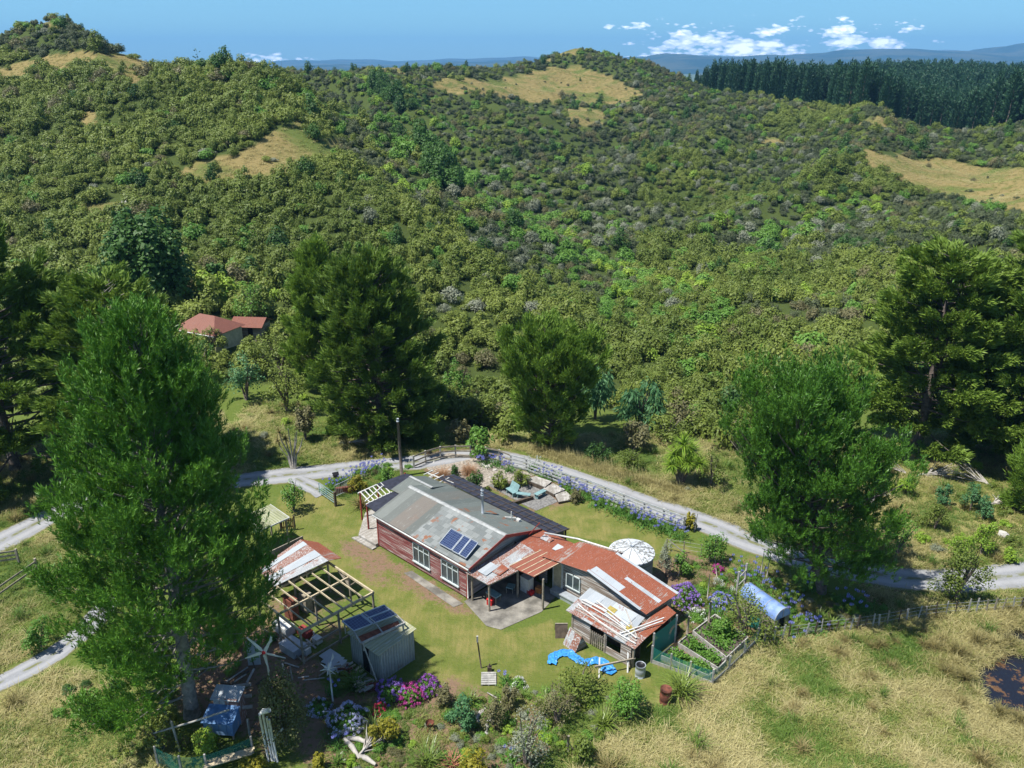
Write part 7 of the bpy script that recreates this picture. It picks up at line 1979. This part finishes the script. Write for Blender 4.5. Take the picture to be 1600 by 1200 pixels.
# ---------------------------------------------------------------- light, sky, camera
SUN_EL, SUN_AZ = R(64), (-.95, -.32)       # towards the sun: from the left, high
w = bpy.data.worlds.new('World'); sc.world = w; w.use_nodes = True
nt = w.node_tree; nt.nodes.clear(); t = NT(nt)
wo = nt.nodes.new('ShaderNodeOutputWorld'); bg = nt.nodes.new('ShaderNodeBackground')
sky = nt.nodes.new('ShaderNodeTexSky'); sky.sky_type = 'NISHITA'; sky.sun_disc = False
sky.sun_elevation = SUN_EL; sky.sun_rotation = math.atan2(SUN_AZ[0], SUN_AZ[1])
sky.altitude = 300; sky.air_density = 1.0; sky.dust_density = .25; sky.ozone_density = 2.2
vec = nt.nodes.new('ShaderNodeTexCoord').outputs['Generated']
S3 = t.sep(vec)
ys = t.math('MAXIMUM', S3[1], .02)
u_ = t.math('DIVIDE', S3[0], ys); e_ = t.math('DIVIDE', S3[2], ys)
cb = nt.nodes.new('ShaderNodeCombineXYZ'); nt.links.new(t.math('MULTIPLY', u_, 42), cb.inputs[0]); nt.links.new(t.math('MULTIPLY', e_, 125), cb.inputs[1])
cb.inputs[2].default_value = 3.7
nz = t.noise(cb.outputs[0], 1.0, 9, .62)
nz2 = t.noise(cb.outputs[0], .42, 3, .5)
band = t.math('MULTIPLY', t.ramp(e_, -.02, .006), t.math('SUBTRACT', 1.0, t.ramp(e_, .026, .052)))
side = t.math('ADD', t.math('MULTIPLY', t.ramp(u_, .08, .16), t.math('SUBTRACT', 1.0, t.math('MULTIPLY', t.ramp(u_, .44, .50), .85))), t.math('MULTIPLY', t.math('MULTIPLY', t.ramp(u_, -.34, -.26), t.math('SUBTRACT', 1.0, t.ramp(u_, -.2, -.12))), t.math('MULTIPLY', .7, t.math('SUBTRACT', 1.0, t.ramp(e_, .004, .012)))))
cov = t.math('MULTIPLY', t.math('MULTIPLY', band, side), 1.0, clamp=True)
def puff(sc_, w_):
    vn = nt.nodes.new('ShaderNodeTexVoronoi'); vn.feature = 'F1'; vn.inputs['Scale'].default_value = sc_
    mp_ = nt.nodes.new('ShaderNodeVectorMath'); mp_.operation = 'MULTIPLY_ADD'; nn_ = nt.nodes.new('ShaderNodeTexNoise'); nn_.inputs['Scale'].default_value = 1.5; nt.links.new(cb.outputs[0], nn_.inputs['Vector'])
    nt.links.new(nn_.outputs['Color'], mp_.inputs[0]); mp_.inputs[1].default_value = (.5, .5, 0); nt.links.new(cb.outputs[0], mp_.inputs[2]); nt.links.new(mp_.outputs[0], vn.inputs['Vector'])
    return t.math('MULTIPLY', t.math('SUBTRACT', 1.0, vn.outputs['Distance']), w_)
dens = t.math('ADD', t.math('ADD', t.math('ADD', puff(.8, .26), puff(2.6, .16)), t.math('ADD', t.math('MULTIPLY', nz, .30), t.math('MULTIPLY', nz2, .45))), t.math('MULTIPLY', cov, .14))
cm = t.math('MULTIPLY', t.ramp(dens, .685, .745), t.ramp(cov, .0, .25))
lit = t.mix(t.ramp(dens, .73, .86), (13, 14, 15.5), (30, 29, 27))
tint = t.mix(t.ramp(S3[2], .0, .35), (.50, .87, 1.14), (.9, .95, 1))
skyb = t.mix(1.0, sky.outputs[0], tint, 'MULTIPLY')
skyc = t.mix(t.math('MULTIPLY', cm, .92), skyb, lit)
nt.links.new(skyc, bg.inputs[0]); bg.inputs[1].default_value = .085
nt.links.new(bg.outputs[0], wo.inputs[0])
sl = bpy.data.lights.new('sun', 'SUN'); sl.energy = 5.0; sl.angle = R(.53); sl.color = (1, .965, .90)
so = bpy.data.objects.new('sun', sl); col.objects.link(so)
from mathutils import Vector
h_ = math.hypot(*SUN_AZ)
dv_ = Vector((SUN_AZ[0] / h_ * math.cos(SUN_EL), SUN_AZ[1] / h_ * math.cos(SUN_EL), math.sin(SUN_EL)))
so.rotation_euler = dv_.to_track_quat('Z', 'Y').to_euler()
so.location = (0, 0, 60)
if HAZE > 0:
    mb = MB(); mb.box(-17000, 19000, -60, 17500, -80, 460)
    hz = mb.build('haze', []); hz['kind'] = 'stuff'
    m = bpy.data.materials.new('haze_air'); m.use_nodes = True; nt = m.node_tree; nt.nodes.clear()
    o_ = nt.nodes.new('ShaderNodeOutputMaterial'); pv = nt.nodes.new('ShaderNodeVolumePrincipled')
    pv.inputs['Color'].default_value = (.24, .57, 1, 1); pv.inputs['Density'].default_value = HAZE; pv.inputs['Anisotropy'].default_value = .0
    nt.links.new(pv.outputs[0], o_.inputs['Volume']); hz.data.materials.append(m)
cd = bpy.data.cameras.new('camera'); cam = bpy.data.objects.new('camera', cd); col.objects.link(cam)
cam.location = (0, 0, CAM_H); cam.rotation_euler = (PI / 2 - PIT, 0, 0)
cd.sensor_width = 36; cd.lens = 36 * CAM_F / 1600; cd.clip_start = .5; cd.clip_end = 60000
sc.camera = cam
sc.view_settings.view_transform = 'Standard'; sc.view_settings.look = 'None'; sc.view_settings.gamma = 1; sc.view_settings.exposure = EXPO
sc.cycles.max_bounces = 4; sc.cycles.diffuse_bounces = 2; sc.cycles.transmission_bounces = 3; sc.cycles.transparent_max_bounces = 4; sc.cycles.volume_bounces = 0
sc.cycles.use_adaptive_sampling = True
